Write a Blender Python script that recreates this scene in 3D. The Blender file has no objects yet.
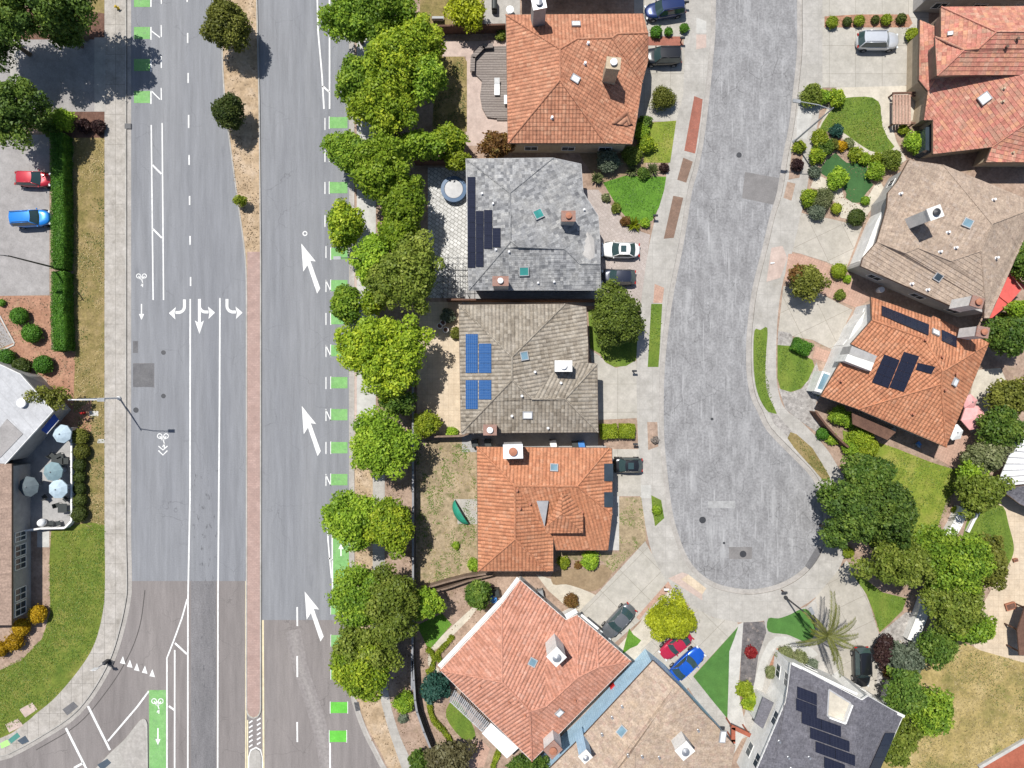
import bpy, math, random
import numpy as np
from mathutils import Vector, Matrix
random.seed(7)
SC = bpy.context.scene
COL = SC.collection
PXM = 8.8          # photo pixels per metre on the ground
CAMH = 78.0        # flying height of the camera
PI = math.pi

def W(px, py, z=0.0):
    k = (CAMH - z) / CAMH / PXM
    return Vector(((px - 512) * k, (384 - py) * k, z))

def smooth_line(pts, n=5, closed=False):
    P = [Vector((p[0], p[1])) for p in pts]
    N = len(P); out = []
    rng = range(N) if closed else range(N - 1)
    for i in rng:
        g = (lambda j: P[j % N]) if closed else (lambda j: P[max(0, min(N - 1, j))])
        a, b, c, d = g(i - 1), g(i), g(i + 1), g(i + 2)
        for k in range(n):
            t = k / n
            q = 0.5 * ((2 * b) + (c - a) * t + (2 * a - 5 * b + 4 * c - d) * t * t + (3 * b - a - 3 * c + d) * t ** 3)
            out.append((q.x, q.y))
    if not closed: out.append((P[-1].x, P[-1].y))
    return out

def area2(pts):
    s = 0
    for i in range(len(pts)):
        a, b = pts[i], pts[(i + 1) % len(pts)]
        s += a[0] * b[1] - b[0] * a[1]
    return s / 2

# ------------------------------------------------------------------ mesh builder
class MB:
    def __init__(s):
        s.v = []; s.f = []; s.uv = []; s.hasuv = False
    def face(s, pts, uv=None):
        b = len(s.v); s.v += [tuple(p) for p in pts]
        s.f.append(tuple(range(b, b + len(pts))))
        if uv: s.hasuv = True
        s.uv.append(uv)
    def addv(s, pts):
        b = len(s.v); s.v += [tuple(p) for p in pts]; return b
    def addf(s, idx): s.f.append(tuple(idx)); s.uv.append(None)
    def prism(s, pts, z0, z1, bottom=False):
        P = [(p[0], p[1]) for p in pts]
        if area2(P) < 0: P.reverse()
        n = len(P)
        b = s.addv([(x, y, z1) for x, y in P]); c = s.addv([(x, y, z0) for x, y in P])
        s.addf(range(b, b + n))
        if bottom: s.addf([c + i for i in range(n - 1, -1, -1)])
        for i in range(n):
            j = (i + 1) % n
            s.addf((c + i, c + j, b + j, b + i))
    def sheet(s, pts, z):
        P = [(p[0], p[1]) for p in pts]
        if area2(P) < 0: P.reverse()
        b = s.addv([(x, y, z) for x, y in P]); s.addf(range(b, b + len(P)))
    def box(s, c, sx, sy, sz, ang=0.0, top=1.0):
        ca, sa = math.cos(ang), math.sin(ang); R = []
        for z, k in ((-sz / 2, 1.0), (sz / 2, top)):
            for x, y in ((-1, -1), (1, -1), (1, 1), (-1, 1)):
                X, Y = x * sx / 2 * k, y * sy / 2 * k
                R.append((c[0] + X * ca - Y * sa, c[1] + X * sa + Y * ca, c[2] + z))
        b = s.addv(R)
        for f in ((0, 3, 2, 1), (4, 5, 6, 7), (0, 1, 5, 4), (1, 2, 6, 5), (2, 3, 7, 6), (3, 0, 4, 7)):
            s.addf([b + i for i in f])
    def obox(s, o, ax, ay, az):
        o = Vector(o); R = []
        for k in (0, 1):
            for x, y in ((0, 0), (1, 0), (1, 1), (0, 1)):
                R.append(o + ax * x + ay * y + az * k)
        b = s.addv(R)
        fl = ((0, 3, 2, 1), (4, 5, 6, 7), (0, 1, 5, 4), (1, 2, 6, 5), (2, 3, 7, 6), (3, 0, 4, 7))
        if ax.cross(ay).dot(az) < 0: fl = [tuple(reversed(f)) for f in fl]
        for f in fl: s.addf([b + i for i in f])
    def tube(s, pts, r0, r1=None, n=8, cap=True):
        if r1 is None: r1 = r0
        pts = [Vector(p) for p in pts]; m = len(pts); rings = []
        for i, p in enumerate(pts):
            d = (pts[min(i + 1, m - 1)] - pts[max(i - 1, 0)])
            if d.length < 1e-6: d = Vector((0, 0, 1))
            d.normalize()
            a = d.cross(Vector((0, 0, 1)))
            if a.length < 1e-3: a = Vector((1, 0, 0))
            a.normalize(); b = d.cross(a)
            r = r0 + (r1 - r0) * i / max(1, m - 1)
            rings.append(s.addv([p + (a * math.cos(2 * PI * k / n) + b * math.sin(2 * PI * k / n)) * r for k in range(n)]))
        for i in range(m - 1):
            for k in range(n):
                j = (k + 1) % n
                s.addf((rings[i] + k, rings[i + 1] + k, rings[i + 1] + j, rings[i] + j))
        if cap:
            s.addf([rings[0] + k for k in range(n)])
            s.addf([rings[-1] + k for k in range(n - 1, -1, -1)])
    def loft(s, rings, cap0=True, cap1=True):
        n = len(rings[0]); ids = [s.addv(r) for r in rings]
        for i in range(len(rings) - 1):
            for k in range(n):
                j = (k + 1) % n
                s.addf((ids[i] + k, ids[i] + j, ids[i + 1] + j, ids[i + 1] + k))
        if cap0: s.addf([ids[0] + k for k in range(n - 1, -1, -1)])
        if cap1: s.addf([ids[-1] + k for k in range(n)])
    def lathe(s, c, prof, n=20):
        s.loft([[(c[0] + r * math.cos(2 * PI * k / n), c[1] + r * math.sin(2 * PI * k / n), c[2] + z) for k in range(n)] for r, z in prof])
    def build(s, name, mat, parent=None, org=None, smooth=False):
        o0 = org if org is not None else (parent['_o'] if parent is not None and '_o' in parent else (0, 0, 0))
        me = bpy.data.meshes.new(name)
        A = [(x - o0[0], y - o0[1], z - o0[2]) for x, y, z in s.v]
        me.from_pydata(A, [], s.f)
        if s.hasuv:
            ul = me.uv_layers.new(name='UVMap'); i = 0; buf = []
            for f, uv in zip(s.f, s.uv):
                if uv: 
                    for q in uv: buf += [q[0], q[1]]
                else: buf += [0.0, 0.0] * len(f)
            ul.data.foreach_set('uv', buf)
        if smooth: me.polygons.foreach_set('use_smooth', [True] * len(me.polygons))
        if mat: me.materials.append(mat)
        me.update()
        o = bpy.data.objects.new(name, me); COL.objects.link(o)
        if parent is not None:
            o.parent = parent; o['_o'] = list(o0)
        return o

def thing(name, label, cat, loc, group=None):
    o = bpy.data.objects.new(name, None); COL.objects.link(o)
    o.location = loc; o.empty_display_size = 0.3
    o['label'] = label; o['category'] = cat; o['_o'] = [loc[0], loc[1], loc[2]]
    if group: o['group'] = group
    return o

def single(mb, name, label, cat, mat, loc, group=None, kind=None, smooth=False):
    o = mb.build(name, mat, None, loc, smooth); o.location = loc
    o['label'] = label; o['category'] = cat
    if group: o['group'] = group
    if kind: o['kind'] = kind
    return o

def surf(name, label, pts, z, mat, skirt=None, cat=None, smooth=0, kind='structure'):
    if smooth: pts = smooth_line(pts, smooth, True)
    P = [W(p[0], p[1], 0) for p in pts]
    mb = MB()
    if skirt is None: mb.sheet(P, z)
    else: mb.prism(P, skirt, z)
    o = mb.build(name, mat)
    o['label'] = label; o['category'] = cat or name.replace('_', ' '); o['kind'] = kind
    return o

def strip(mb, pts, w, z, closed=False):
    """flat painted band along a pixel polyline, w in metres"""
    P = [W(p[0], p[1], 0) for p in pts]
    L = []; R = []
    n = len(P)
    for i in range(n):
        d = P[min(i + 1, n - 1)] - P[max(i - 1, 0)]
        d.z = 0; d.normalize(); nn = Vector((-d.y, d.x, 0)) * w / 2
        L.append(P[i] + nn); R.append(P[i] - nn)
    for i in range(n - 1):
        mb.face([(L[i].x, L[i].y, z), (R[i].x, R[i].y, z), (R[i + 1].x, R[i + 1].y, z), (L[i + 1].x, L[i + 1].y, z)])

def offset_line(pts, d):
    """offset a pixel polyline to its left by d pixels"""
    out = []; n = len(pts)
    for i in range(n):
        a = pts[max(i - 1, 0)]; b = pts[min(i + 1, n - 1)]
        t = Vector((b[0] - a[0], b[1] - a[1])); t.normalize()
        out.append((pts[i][0] + t.y * d, pts[i][1] - t.x * d))
    return out

# ------------------------------------------------------------------ materials
class NT:
    def __init__(s, name):
        s.m = bpy.data.materials.new(name); s.m.use_nodes = True
        s.t = s.m.node_tree; s.t.nodes.clear()
        s.out = s.t.nodes.new('ShaderNodeOutputMaterial')
    def n(s, ty, **kw):
        nd = s.t.nodes.new('ShaderNode' + ty)
        for k, v in kw.items():
            if k.startswith('i_'):
                key = k[2:].replace('_', ' ')
                nd.inputs[key].default_value = v
            else: setattr(nd, k, v)
        return nd
    def l(s, a, b): s.t.links.new(a, b)
    def math(s, op, a, b=None):
        m = s.n('Math', operation=op)
        for i, x in enumerate((a, b)):
            if x is None: continue
            if isinstance(x, (int, float)): m.inputs[i].default_value = x
            else: s.l(x, m.inputs[i])
        return m.outputs[0]
    def mix(s, fac, a, b, blend='MIX'):
        m = s.n('Mix', data_type='RGBA', blend_type=blend)
        for i, x in ((0, fac), (6, a), (7, b)):
            if isinstance(x, (int, float)): m.inputs[i].default_value = x
            elif isinstance(x, tuple): m.inputs[i].default_value = (*x, 1) if len(x) == 3 else x
            else: s.l(x, m.inputs[i])
        return m.outputs[2]
    def ramp(s, fac, stops, interp='LINEAR'):
        r = s.n('ValToRGB'); cr = r.color_ramp; cr.interpolation = interp
        while len(cr.elements) > 1: cr.elements.remove(cr.elements[-1])
        cr.elements[0].position = stops[0][0]; cr.elements[0].color = (*stops[0][1], 1)
        for p, c in stops[1:]:
            e = cr.elements.new(p); e.color = (*c, 1)
        s.l(fac, r.inputs[0]); return r.outputs[0]
    def noise(s, vec, scale, detail=5, rough=0.55, dist=0.0):
        n = s.n('TexNoise'); n.inputs['Scale'].default_value = scale; n.inputs['Detail'].default_value = detail
        n.inputs['Roughness'].default_value = rough; n.inputs['Distortion'].default_value = dist
        if vec is not None: s.l(vec, n.inputs['Vector'])
        return n.outputs[0]
    def pos(s, ang=0.0, scale=(1, 1, 1), world=True):
        if world: v = s.n('NewGeometry').outputs['Position']
        else: v = s.n('TexCoord').outputs['Object']
        if ang or scale != (1, 1, 1):
            mp = s.n('Mapping'); mp.inputs['Rotation'].default_value = (0, 0, ang); mp.inputs['Scale'].default_value = scale
            s.l(v, mp.inputs[0]); v = mp.outputs[0]
        return v
    def bsdf(s, col, rough=0.85, bump=None, bdist=0.02, metal=0.0, spec=0.3, **kw):
        b = s.n('BsdfPrincipled')
        if isinstance(col, tuple): b.inputs['Base Color'].default_value = (*col, 1)
        else: s.l(col, b.inputs['Base Color'])
        if isinstance(rough, (int, float)): b.inputs['Roughness'].default_value = rough
        else: s.l(rough, b.inputs['Roughness'])
        b.inputs['Metallic'].default_value = metal; b.inputs['Specular IOR Level'].default_value = spec
        for k, v in kw.items(): b.inputs[k].default_value = v
        if bump is not None:
            bp = s.n('Bump'); bp.inputs['Strength'].default_value = 1.0; bp.inputs['Distance'].default_value = bdist
            s.l(bump, bp.inputs['Height']); s.l(bp.outputs[0], b.inputs['Normal'])
        s.l(b.outputs[0], s.out.inputs[0]); return b

def ramp3(c1, c2, c3=None):
    if c3 is None: return [(0.32, c1), (0.68, c2)]
    return [(0.28, c1), (0.5, c2), (0.72, c3)]

def gmat(name, cols, scale=0.4, detail=7, fine=3.0, fineamt=0.25, rough=0.9, spots=None, bricks=None, bump=0.02, ang=0.0, stretch=(1, 1, 1), mid=0.16, world=True, spec=0.25, cracks=None, tracks=None):
    """ground / wall material: blotchy colour, fine grain, optional spots, joints and wheel streaks"""
    t = NT(name); p = t.pos(ang, stretch, world)
    c = t.ramp(t.noise(p, scale, detail, 0.6), ramp3(*cols))
    f = t.noise(t.pos(ang, (1, 1, 1), world), fine, 6, 0.65)
    fr = t.ramp(f, [(0.3, (1 - fineamt,) * 3), (0.7, (1 + fineamt * 0.6,) * 3)])
    c = t.mix(1.0, c, fr, 'MULTIPLY')
    if mid:
        md = t.noise(t.pos(ang + .4, stretch, world), 1.1, 8, 0.72)
        c = t.mix(1.0, c, t.ramp(md, [(0.3, (1 - mid,) * 3), (0.7, (1 + mid,) * 3)]), 'MULTIPLY')
    if tracks:
        wv = t.n('TexWave', wave_type='BANDS', bands_direction='X', wave_profile='SIN'); wv.inputs['Scale'].default_value = .314 / tracks[0] * 2; wv.inputs['Distortion'].default_value = .8; wv.inputs['Detail'].default_value = 3; wv.inputs['Detail Scale'].default_value = .15
        t.l(t.pos(0, (1, .12, 1), world), wv.inputs['Vector'])
        c = t.mix(1.0, c, t.ramp(wv.outputs['Fac'], [(0.1, (1 - tracks[1],) * 3), (0.9, (1 + tracks[1] * .7,) * 3)]), 'MULTIPLY')
    if cracks:
        dv = t.n('TexVoronoi', feature='DISTANCE_TO_EDGE'); dv.inputs['Scale'].default_value = cracks[0]
        nz = t.n('TexNoise'); nz.inputs['Scale'].default_value = .9; nz.inputs['Detail'].default_value = 6
        t.l(t.pos(0, (1, 1, 1), world), nz.inputs['Vector'])
        va = t.n('VectorMath', operation='ADD'); t.l(t.pos(0, (1, 1, 1), world), va.inputs[0]); t.l(nz.outputs['Color'], va.inputs[1]); t.l(va.outputs[0], dv.inputs['Vector'])
        gate = t.ramp(t.noise(t.pos(0, (1, 1, 1), world), .16, 3), [(.48, (0, 0, 0)), (.6, (cracks[2],) * 3)])
        ln = t.ramp(dv.outputs['Distance'], [(0.0, (1, 1, 1)), (cracks[1], (0, 0, 0))])
        c = t.mix(t.mix(1.0, ln, gate, 'MULTIPLY'), c, cracks[3])
    for sp in ([spots] if spots and not isinstance(spots, list) else spots or []):
        col, ssc, th, amt = sp[:4]
        v = t.pos(ang, sp[4], world) if len(sp) > 4 else p
        m = t.ramp(t.noise(v, ssc, 6, 0.6), [(th, (0, 0, 0)), (min(1, th + 0.12), (amt,) * 3)])
        c = t.mix(m, c, col)
    if bricks:
        bw, bh, col, mort, off = bricks[:5]
        ba = bricks[5] if len(bricks) > 5 else ang
        b = t.n('TexBrick', offset=off)
        b.inputs['Color1'].default_value = (0, 0, 0, 1); b.inputs['Color2'].default_value = (0.35, 0.35, 0.35, 1) if off else (0.12, .12, .12, 1)
        b.inputs['Mortar'].default_value = (1, 1, 1, 1); b.inputs['Scale'].default_value = 1.0
        b.inputs['Mortar Size'].default_value = mort; b.inputs['Brick Width'].default_value = bw; b.inputs['Row Height'].default_value = bh
        b.inputs['Mortar Smooth'].default_value = 0.2
        t.l(t.pos(ba, (1, 1, 1), world), b.inputs['Vector'])
        c = t.mix(b.outputs['Color'], c, col)
    t.bsdf(c, rough, f, bump, spec=spec)
    return t.m

def plain(name, col, rough=0.6, metal=0.0, var=0.12, scale=2.0, spec=0.4, coat=0.0):
    t = NT(name); p = t.pos(0, (1, 1, 1), True)
    n = t.noise(p, scale, 5)
    c = t.ramp(n, [(0.3, tuple(x * (1 - var) for x in col)), (0.7, tuple(min(1, x * (1 + var)) for x in col))])
    t.bsdf(c, rough, metal=metal, spec=spec, **({'Coat Weight': coat, 'Coat Roughness': 0.05} if coat else {}))
    return t.m

def tilemat(name, cols, uw=0.38, vh=0.44, wave=0.10, blotch=None, rough=0.8, flat=False, streak=0.0, wcol=None):
    """roof covering: one random tint per tile, barrel profile as bump, weathered patches. UV is in metres."""
    t = NT(name); uv = t.n('UVMap').outputs[0]
    sx = t.n('SeparateXYZ'); t.l(uv, sx.inputs[0])
    a = t.math('FLOOR', t.math('DIVIDE', sx.outputs[0], uw)); b = t.math('FLOOR', t.math('DIVIDE', sx.outputs[1], vh))
    cb = t.n('CombineXYZ'); t.l(a, cb.inputs[0]); t.l(b, cb.inputs[1])
    wn = t.n('TexWhiteNoise', noise_dimensions='2D'); t.l(cb.outputs[0], wn.inputs['Vector'])
    c = t.ramp(wn.outputs[0], [(i / (len(cols) - 1), k) for i, k in enumerate(cols)])
    p = t.pos(); big = t.noise(p, 0.45, 6, 0.6)
    if blotch: 
        c = t.mix(t.ramp(big, [(0.45, (0, 0, 0)), (0.7, (0.6, 0.6, 0.6))]), c, blotch)
    fn = t.noise(p, 6.0, 5, 0.6)
    c = t.mix(1.0, c, t.ramp(fn, [(0.3, (0.7,) * 3), (0.7, (1.2,) * 3)]), 'MULTIPLY')
    c = t.mix(1.0, c, t.ramp(t.noise(p, 1.4, 6, .7), [(0.3, (0.82,) * 3), (0.7, (1.16,) * 3)]), 'MULTIPLY')
    m2 = t.n('Mapping'); m2.inputs['Scale'].default_value = (2.2, .28, 1); t.l(uv, m2.inputs[0])
    c = t.mix(1.0, c, t.ramp(t.noise(m2.outputs[0], 1.0, 7, .7), [(0.3, (.80, .80, .81)), (0.68, (1.12,) * 3)]), 'MULTIPLY')
    if wcol:
        mp = t.n('Mapping'); mp.inputs['Scale'].default_value = (3.2, 0.5, 1); t.l(uv, mp.inputs[0])
        c = t.mix(t.ramp(t.noise(mp.outputs[0], 1.0, 6, 0.65), [(0.5, (0, 0, 0)), (0.75, (0.55,) * 3)]), c, wcol)
    if wave:
        ph = t.math('MULTIPLY', sx.outputs[0], 2 * PI / uw)
        hgt = t.math('MULTIPLY', t.math('ABSOLUTE', t.math('SINE', t.math('MULTIPLY', ph, 0.5))), wave)
        hgt = t.math('ADD', hgt, t.math('MULTIPLY', fn, 0.01))
    else:
        hgt = t.math('ADD', t.math('MULTIPLY', fn, 0.02), t.math('MULTIPLY', wn.outputs[0], 0.012))
    t.bsdf(c, rough, hgt, 1.0, spec=0.25)
    return t.m

def leafmat(name, c_dark, c_mid, c_light, trans=0.38, rough=0.5):
    t = NT(name)
    r = t.n('NewGeometry').outputs['Random Per Island']
    at = t.n('Attribute', attribute_name='tint').outputs['Fac']
    oi = t.n('ObjectInfo').outputs['Random']
    f = t.math('ADD', t.math('MULTIPLY', r, 0.45), t.math('MULTIPLY', at, 0.55))
    c = t.ramp(f, [(0.1, c_dark), (0.5, c_mid), (0.95, c_light)])
    hs = t.n('HueSaturation'); t.l(c, hs.inputs['Color'])
    hs.inputs['Saturation'].default_value = 1.0
    t.l(t.math('ADD', t.math('MULTIPLY', oi, 0.3), 0.85), hs.inputs['Value'])
    b = t.n('BsdfPrincipled'); t.l(hs.outputs[0], b.inputs['Base Color']); b.inputs['Roughness'].default_value = rough
    b.inputs['Specular IOR Level'].default_value = 0.25
    tr = t.n('BsdfTranslucent'); t.l(hs.outputs[0], tr.inputs['Color'])
    mx = t.n('MixShader'); mx.inputs[0].default_value = trans
    t.l(b.outputs[0], mx.inputs[1]); t.l(tr.outputs[0], mx.inputs[2]); t.l(mx.outputs[0], t.out.inputs[0])
    return t.m

M = {}
M['ground'] = gmat('dry_ground', [(.16, .12, .08), (.24, .18, .12)], 0.3)
M['asph_new'] = gmat('asphalt_blue_grey', [(0.183, 0.189, 0.208), (0.217, 0.223, 0.239), (0.244, 0.248, 0.261)], 0.10, 8, 9, .16, stretch=(1.6, .12, 1), bump=.01, cracks=(.22, .006, .6, (.10, .10, .11)), tracks=(2.6, .022),
                     spots=[((0.122, 0.128, 0.143), .5, .66, .5, (1, .25, 1)), ((0.281, 0.287, 0.298), .9, .68, .35, (2.2, .07, 1))])
M['asph_old'] = gmat('asphalt_brown_grey', [(0.179, 0.161, 0.156), (0.215, 0.195, 0.189), (0.250, 0.227, 0.217)], 0.12, 8, 9, .18, stretch=(1.4, .15, 1), bump=.01, cracks=(.3, .008, .7, (.09, .083, .08)), tracks=(2.6, .022),
                     spots=[((0.115, 0.105, 0.101), .8, .67, .5, (1.6, .2, 1)), ((0.294, 0.271, 0.252), .5, .64, .4, (1.2, .08, 1))])
M['asph_worn'] = gmat('asphalt_worn_wheel_lane', [(0.146, 0.142, 0.148), (0.204, 0.197, 0.203)], 0.3, 8, 7, .3, stretch=(1.6, .3, 1), bump=.012,
                      spots=[((0.073, 0.073, 0.079), 2.2, .6, .7, (1.5, .5, 1))])
M['asph_res'] = gmat('asphalt_weathered_pale', [(.205, .202, .207), (.25, .248, .254), (.30, .298, .304)], .6, 11, 4, .30, stretch=(1, .62, 1), ang=.1, bump=.015, mid=.20,
                     spots=[((.40, .40, .406), .5, .54, .38, (1.8, .3, 1)), ((.42, .42, .426), 1.5, .57, .6, (2.6, .14, 1)), ((.135, .133, .136), 1.3, .60, .6, (2.4, .16, 1)), ((.10, .099, .101), 2.6, .66, .6)], cracks=(.45, .018, .75, (.085, .085, .086)))
M['asph_patch'] = gmat('asphalt_patch', [(.18, .172, .17), (.21, .20, .198)], 0.8, 6, 8, .15)
M['asph_dark'] = gmat('asphalt_patch_dark', [(.12, .118, .125), (.15, .148, .152)], 0.8, 6, 8, .2)
M['parking'] = gmat('parking_asphalt', [(.27, .255, .25), (.32, .305, .30)], 0.3, 7, 6, .14)
M['conc'] = gmat('concrete_slabs', [(0.313, 0.297, 0.271), (0.374, 0.356, 0.330), (0.426, 0.407, 0.381)], 0.35, 8, 5, .12, bricks=(1.45, 1.45, (.30, .285, .262), .018, 0.0),
                 spots=[((0.235, 0.212, 0.182), .55, .62, .45)])
M['conc_big'] = gmat('concrete_driveway', [(0.348, 0.327, 0.288), (0.400, 0.378, 0.338), (0.452, 0.424, 0.385)], 0.25, 8, 5, .10, bricks=(3.0, 3.2, (0.209, 0.191, 0.161), .02, 0.0),
                     spots=[((0.270, 0.242, 0.199), .4, .62, .4)])
M['conc_rot'] = gmat('concrete_driveway_angled', [(0.348, 0.327, 0.288), (0.400, 0.378, 0.338), (0.452, 0.424, 0.385)], 0.25, 8, 5, .10, bricks=(3.0, 3.2, (0.209, 0.191, 0.161), .02, 0.0, .78),
                     spots=[((0.270, 0.242, 0.199), .4, .62, .4)])
M['conc_tilt'] = gmat('concrete_driveway_tilted', [(0.339, 0.314, 0.271), (0.392, 0.365, 0.321), (0.444, 0.412, 0.368)], 0.25, 8, 5, .10, bricks=(3.2, 3.0, (0.209, 0.187, 0.157), .02, 0.0, -.45 + PI),
                     spots=[((0.261, 0.230, 0.186), .4, .62, .4)])
M['conc_white'] = gmat('concrete_new_pale', [(0.405, 0.396, 0.373), (0.468, 0.459, 0.436)], 0.5, 6, 5, .08)
M['conc_west'] = gmat('concrete_walk_stained', [(0.306, 0.281, 0.249), (0.378, 0.351, 0.319), (0.432, 0.404, 0.376)], 0.5, 8, 4, .16, bricks=(1.25, 3.4, (0.171, 0.158, 0.140), .018, 0.0),
                      spots=[((0.180, 0.163, 0.140), .9, .60, .55, (1, .8, 1))])
M['gutter'] = gmat('concrete_gutter', [(0.313, 0.293, 0.271), (0.383, 0.361, 0.338)], 0.5, 7, 4, .14, spots=[((0.209, 0.187, 0.169), .8, .6, .5)])
M['pink_conc'] = gmat('concrete_pink', [(.42, .33, .29), (.48, .385, .34)], 0.5, 7, 5, .12)
M['tan_patio'] = gmat('tan_concrete_patio', [(.46, .37, .27), (.53, .435, .325), (.57, .48, .37)], 0.3, 7, 5, .12, bricks=(.6, .6, (.36, .28, .2), .012, 0.0))
M['beige_path'] = gmat('beige_path', [(.44, .40, .33), (.52, .475, .40)], 0.5, 6, 5, .1)
M['brick_median'] = gmat('median_brick_paving', [(.34, .235, .205), (.42, .30, .265)], 0.7, 7, 6, .12, bricks=(.4, .2, (.26, .19, .17), .01, .5))
M['brick_red'] = gmat('red_brick_paving', [(.30, .105, .07), (.40, .15, .105)], 1.0, 7, 6, .25, bricks=(.24, .12, (.2, .1, .08), .012, .5))
M['brick_brown'] = gmat('brown_brick_paving', [(.20, .125, .09), (.27, .175, .13)], 1.0, 7, 6, .25, bricks=(.24, .12, (.14, .1, .08), .012, .5))
M['brick_tan'] = gmat('rose_brick_steps', [(.40, .25, .19), (.48, .32, .25)], 1.0, 7, 6, .2, bricks=(.3, .3, (.3, .2, .16), .014, 0.0, .4))
M['paver_pink'] = gmat('paver_driveway', [(.37, .325, .30), (.44, .385, .36)], 0.5, 7, 5, .15, bricks=(.35, .35, (.28, .235, .21), .015, .5, .78))
M['paver_white'] = gmat('pale_flagstones', [(.52, .515, .50), (.64, .635, .62)], 1.4, 7, 3, .2, bricks=(.5, .4, (.22, .215, .2), .035, .5, .6))
M['patio_grey'] = gmat('grey_patio', [(.30, .295, .29), (.36, .35, .345)], 0.5, 6, 5, .1)
M['soil'] = gmat('dry_soil', [(0.235, 0.160, 0.118), (0.323, 0.233, 0.179), (0.392, 0.291, 0.230)], 0.5, 8, 4, .25, spots=[((0.167, 0.145, 0.067), .8, .6, .5)])
M['soil_brown'] = gmat('brown_soil', [(.23, .165, .10), (.29, .215, .135)], 0.5, 8, 4, .15)
M['soil_straw'] = gmat('straw_soil', [(0.304, 0.218, 0.134), (0.412, 0.306, 0.202), (0.490, 0.388, 0.291)], 0.6, 8, 4, .3, spots=[((0.196, 0.136, 0.078), 1.4, .6, .6)])
M['mulch'] = gmat('red_bark_mulch', [(.30, .155, .10), (.38, .215, .145)], 0.7, 8, 5, .35, spots=[((.42, .33, .2), .6, .6, .5)])
M['mulch_dark'] = gmat('dark_bark_mulch', [(.115, .06, .045), (.17, .095, .07)], 0.7, 8, 5, .35)
M['gravel'] = gmat('grey_gravel', [(.28, .26, .245), (.38, .36, .34)], 1.2, 7, 3.2, .45, spots=[((.15, .13, .12), 3, .56, .6), ((.5, .48, .46), 3.5, .6, .5)], bump=.05)
M['slate'] = gmat('slate_chippings', [(.10, .095, .10), (.17, .155, .155)], 1.2, 7, 4, .4, spots=[((.40, .33, .28), 1.6, .58, .6)], bump=.05)
M['grass_lush'] = gmat('lush_lawn', [(0.063, 0.155, 0.015), (0.092, 0.207, 0.022), (0.115, 0.236, 0.029)], 0.5, 8, 7, .3, bump=.04)
M['grass_turf'] = gmat('artificial_turf', [(0.058, 0.150, 0.034), (0.078, 0.181, 0.041)], 0.3, 6, 8, .15, bump=.02)
M['grass_turf2'] = gmat('artificial_turf_dark', [(0.036, 0.098, 0.032), (0.050, 0.121, 0.039)], 0.3, 6, 8, .15, bump=.02)
M['grass_yel'] = gmat('lawn_yellow_green', [(.12, .18, .022), (.19, .235, .032), (.29, .275, .07)], 0.5, 8, 6, .3, bump=.04)
M['grass_side'] = gmat('lawn_mown', [(.085, .15, .02), (.125, .185, .026), (.165, .205, .035)], 0.6, 8, 6, .3, bump=.04, stretch=(1, .5, 1))
M['grass_west'] = gmat('lawn_patchy', [(.085, .135, .017), (.135, .17, .026), (.215, .21, .05)], 0.5, 8, 5, .35, bump=.05)
M['grass_dry'] = gmat('dry_grass', [(0.147, 0.131, 0.039), (0.230, 0.179, 0.073), (0.323, 0.242, 0.123)], 0.6, 8, 5, .35, bump=.05, spots=[((0.098, 0.107, 0.022), .8, .62, .5)])
M['grass_gold'] = gmat('golden_dry_grass', [(0.175, 0.163, 0.050), (0.330, 0.254, 0.101), (0.453, 0.352, 0.174)], 0.28, 9, 4, .35, bump=.05, spots=[((0.144, 0.163, 0.034), .35, .58, .6)])
M['grass_tan'] = gmat('worn_backyard_grass', [(0.235, 0.184, 0.112), (0.323, 0.252, 0.162), (0.392, 0.310, 0.213)], 0.5, 9, 4, .3, spots=[((0.118, 0.121, 0.045), .9, .56, .75), ((0.451, 0.359, 0.258), 1.2, .62, .5)], bump=.05)
M['white_paint'] = gmat('road_paint_white', [(.66, .66, .65), (.76, .76, .75)], 2, 6, 12, .12, spots=[((.30, .30, .31), 5, .60, .8), ((.45, .45, .45), 1.2, .58, .5)])
M['white_worn'] = gmat('road_paint_white_worn', [(.46, .46, .46), (.6, .6, .59)], 2, 6, 12, .2, spots=[((.25, .25, .26), 5, .58, .7)])
M['yellow_paint'] = gmat('road_paint_cream', [(.60, .52, .34), (.68, .6, .42)], 2, 6, 12, .12)
M['green_paint'] = gmat('bike_lane_green', [(0.162, 0.360, 0.119), (0.218, 0.423, 0.162)], 1.2, 6, 8, .18, spots=[((0.162, 0.234, 0.152), 1.5, .56, .6), ((0.190, 0.189, 0.199), 4, .63, .7)])
M['green_fresh'] = gmat('bike_lane_green_fresh', [(.11, .43, .05), (.14, .49, .07)], 1.2, 6, 8, .15, spots=[((.12, .22, .10), 3, .63, .6)])
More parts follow.
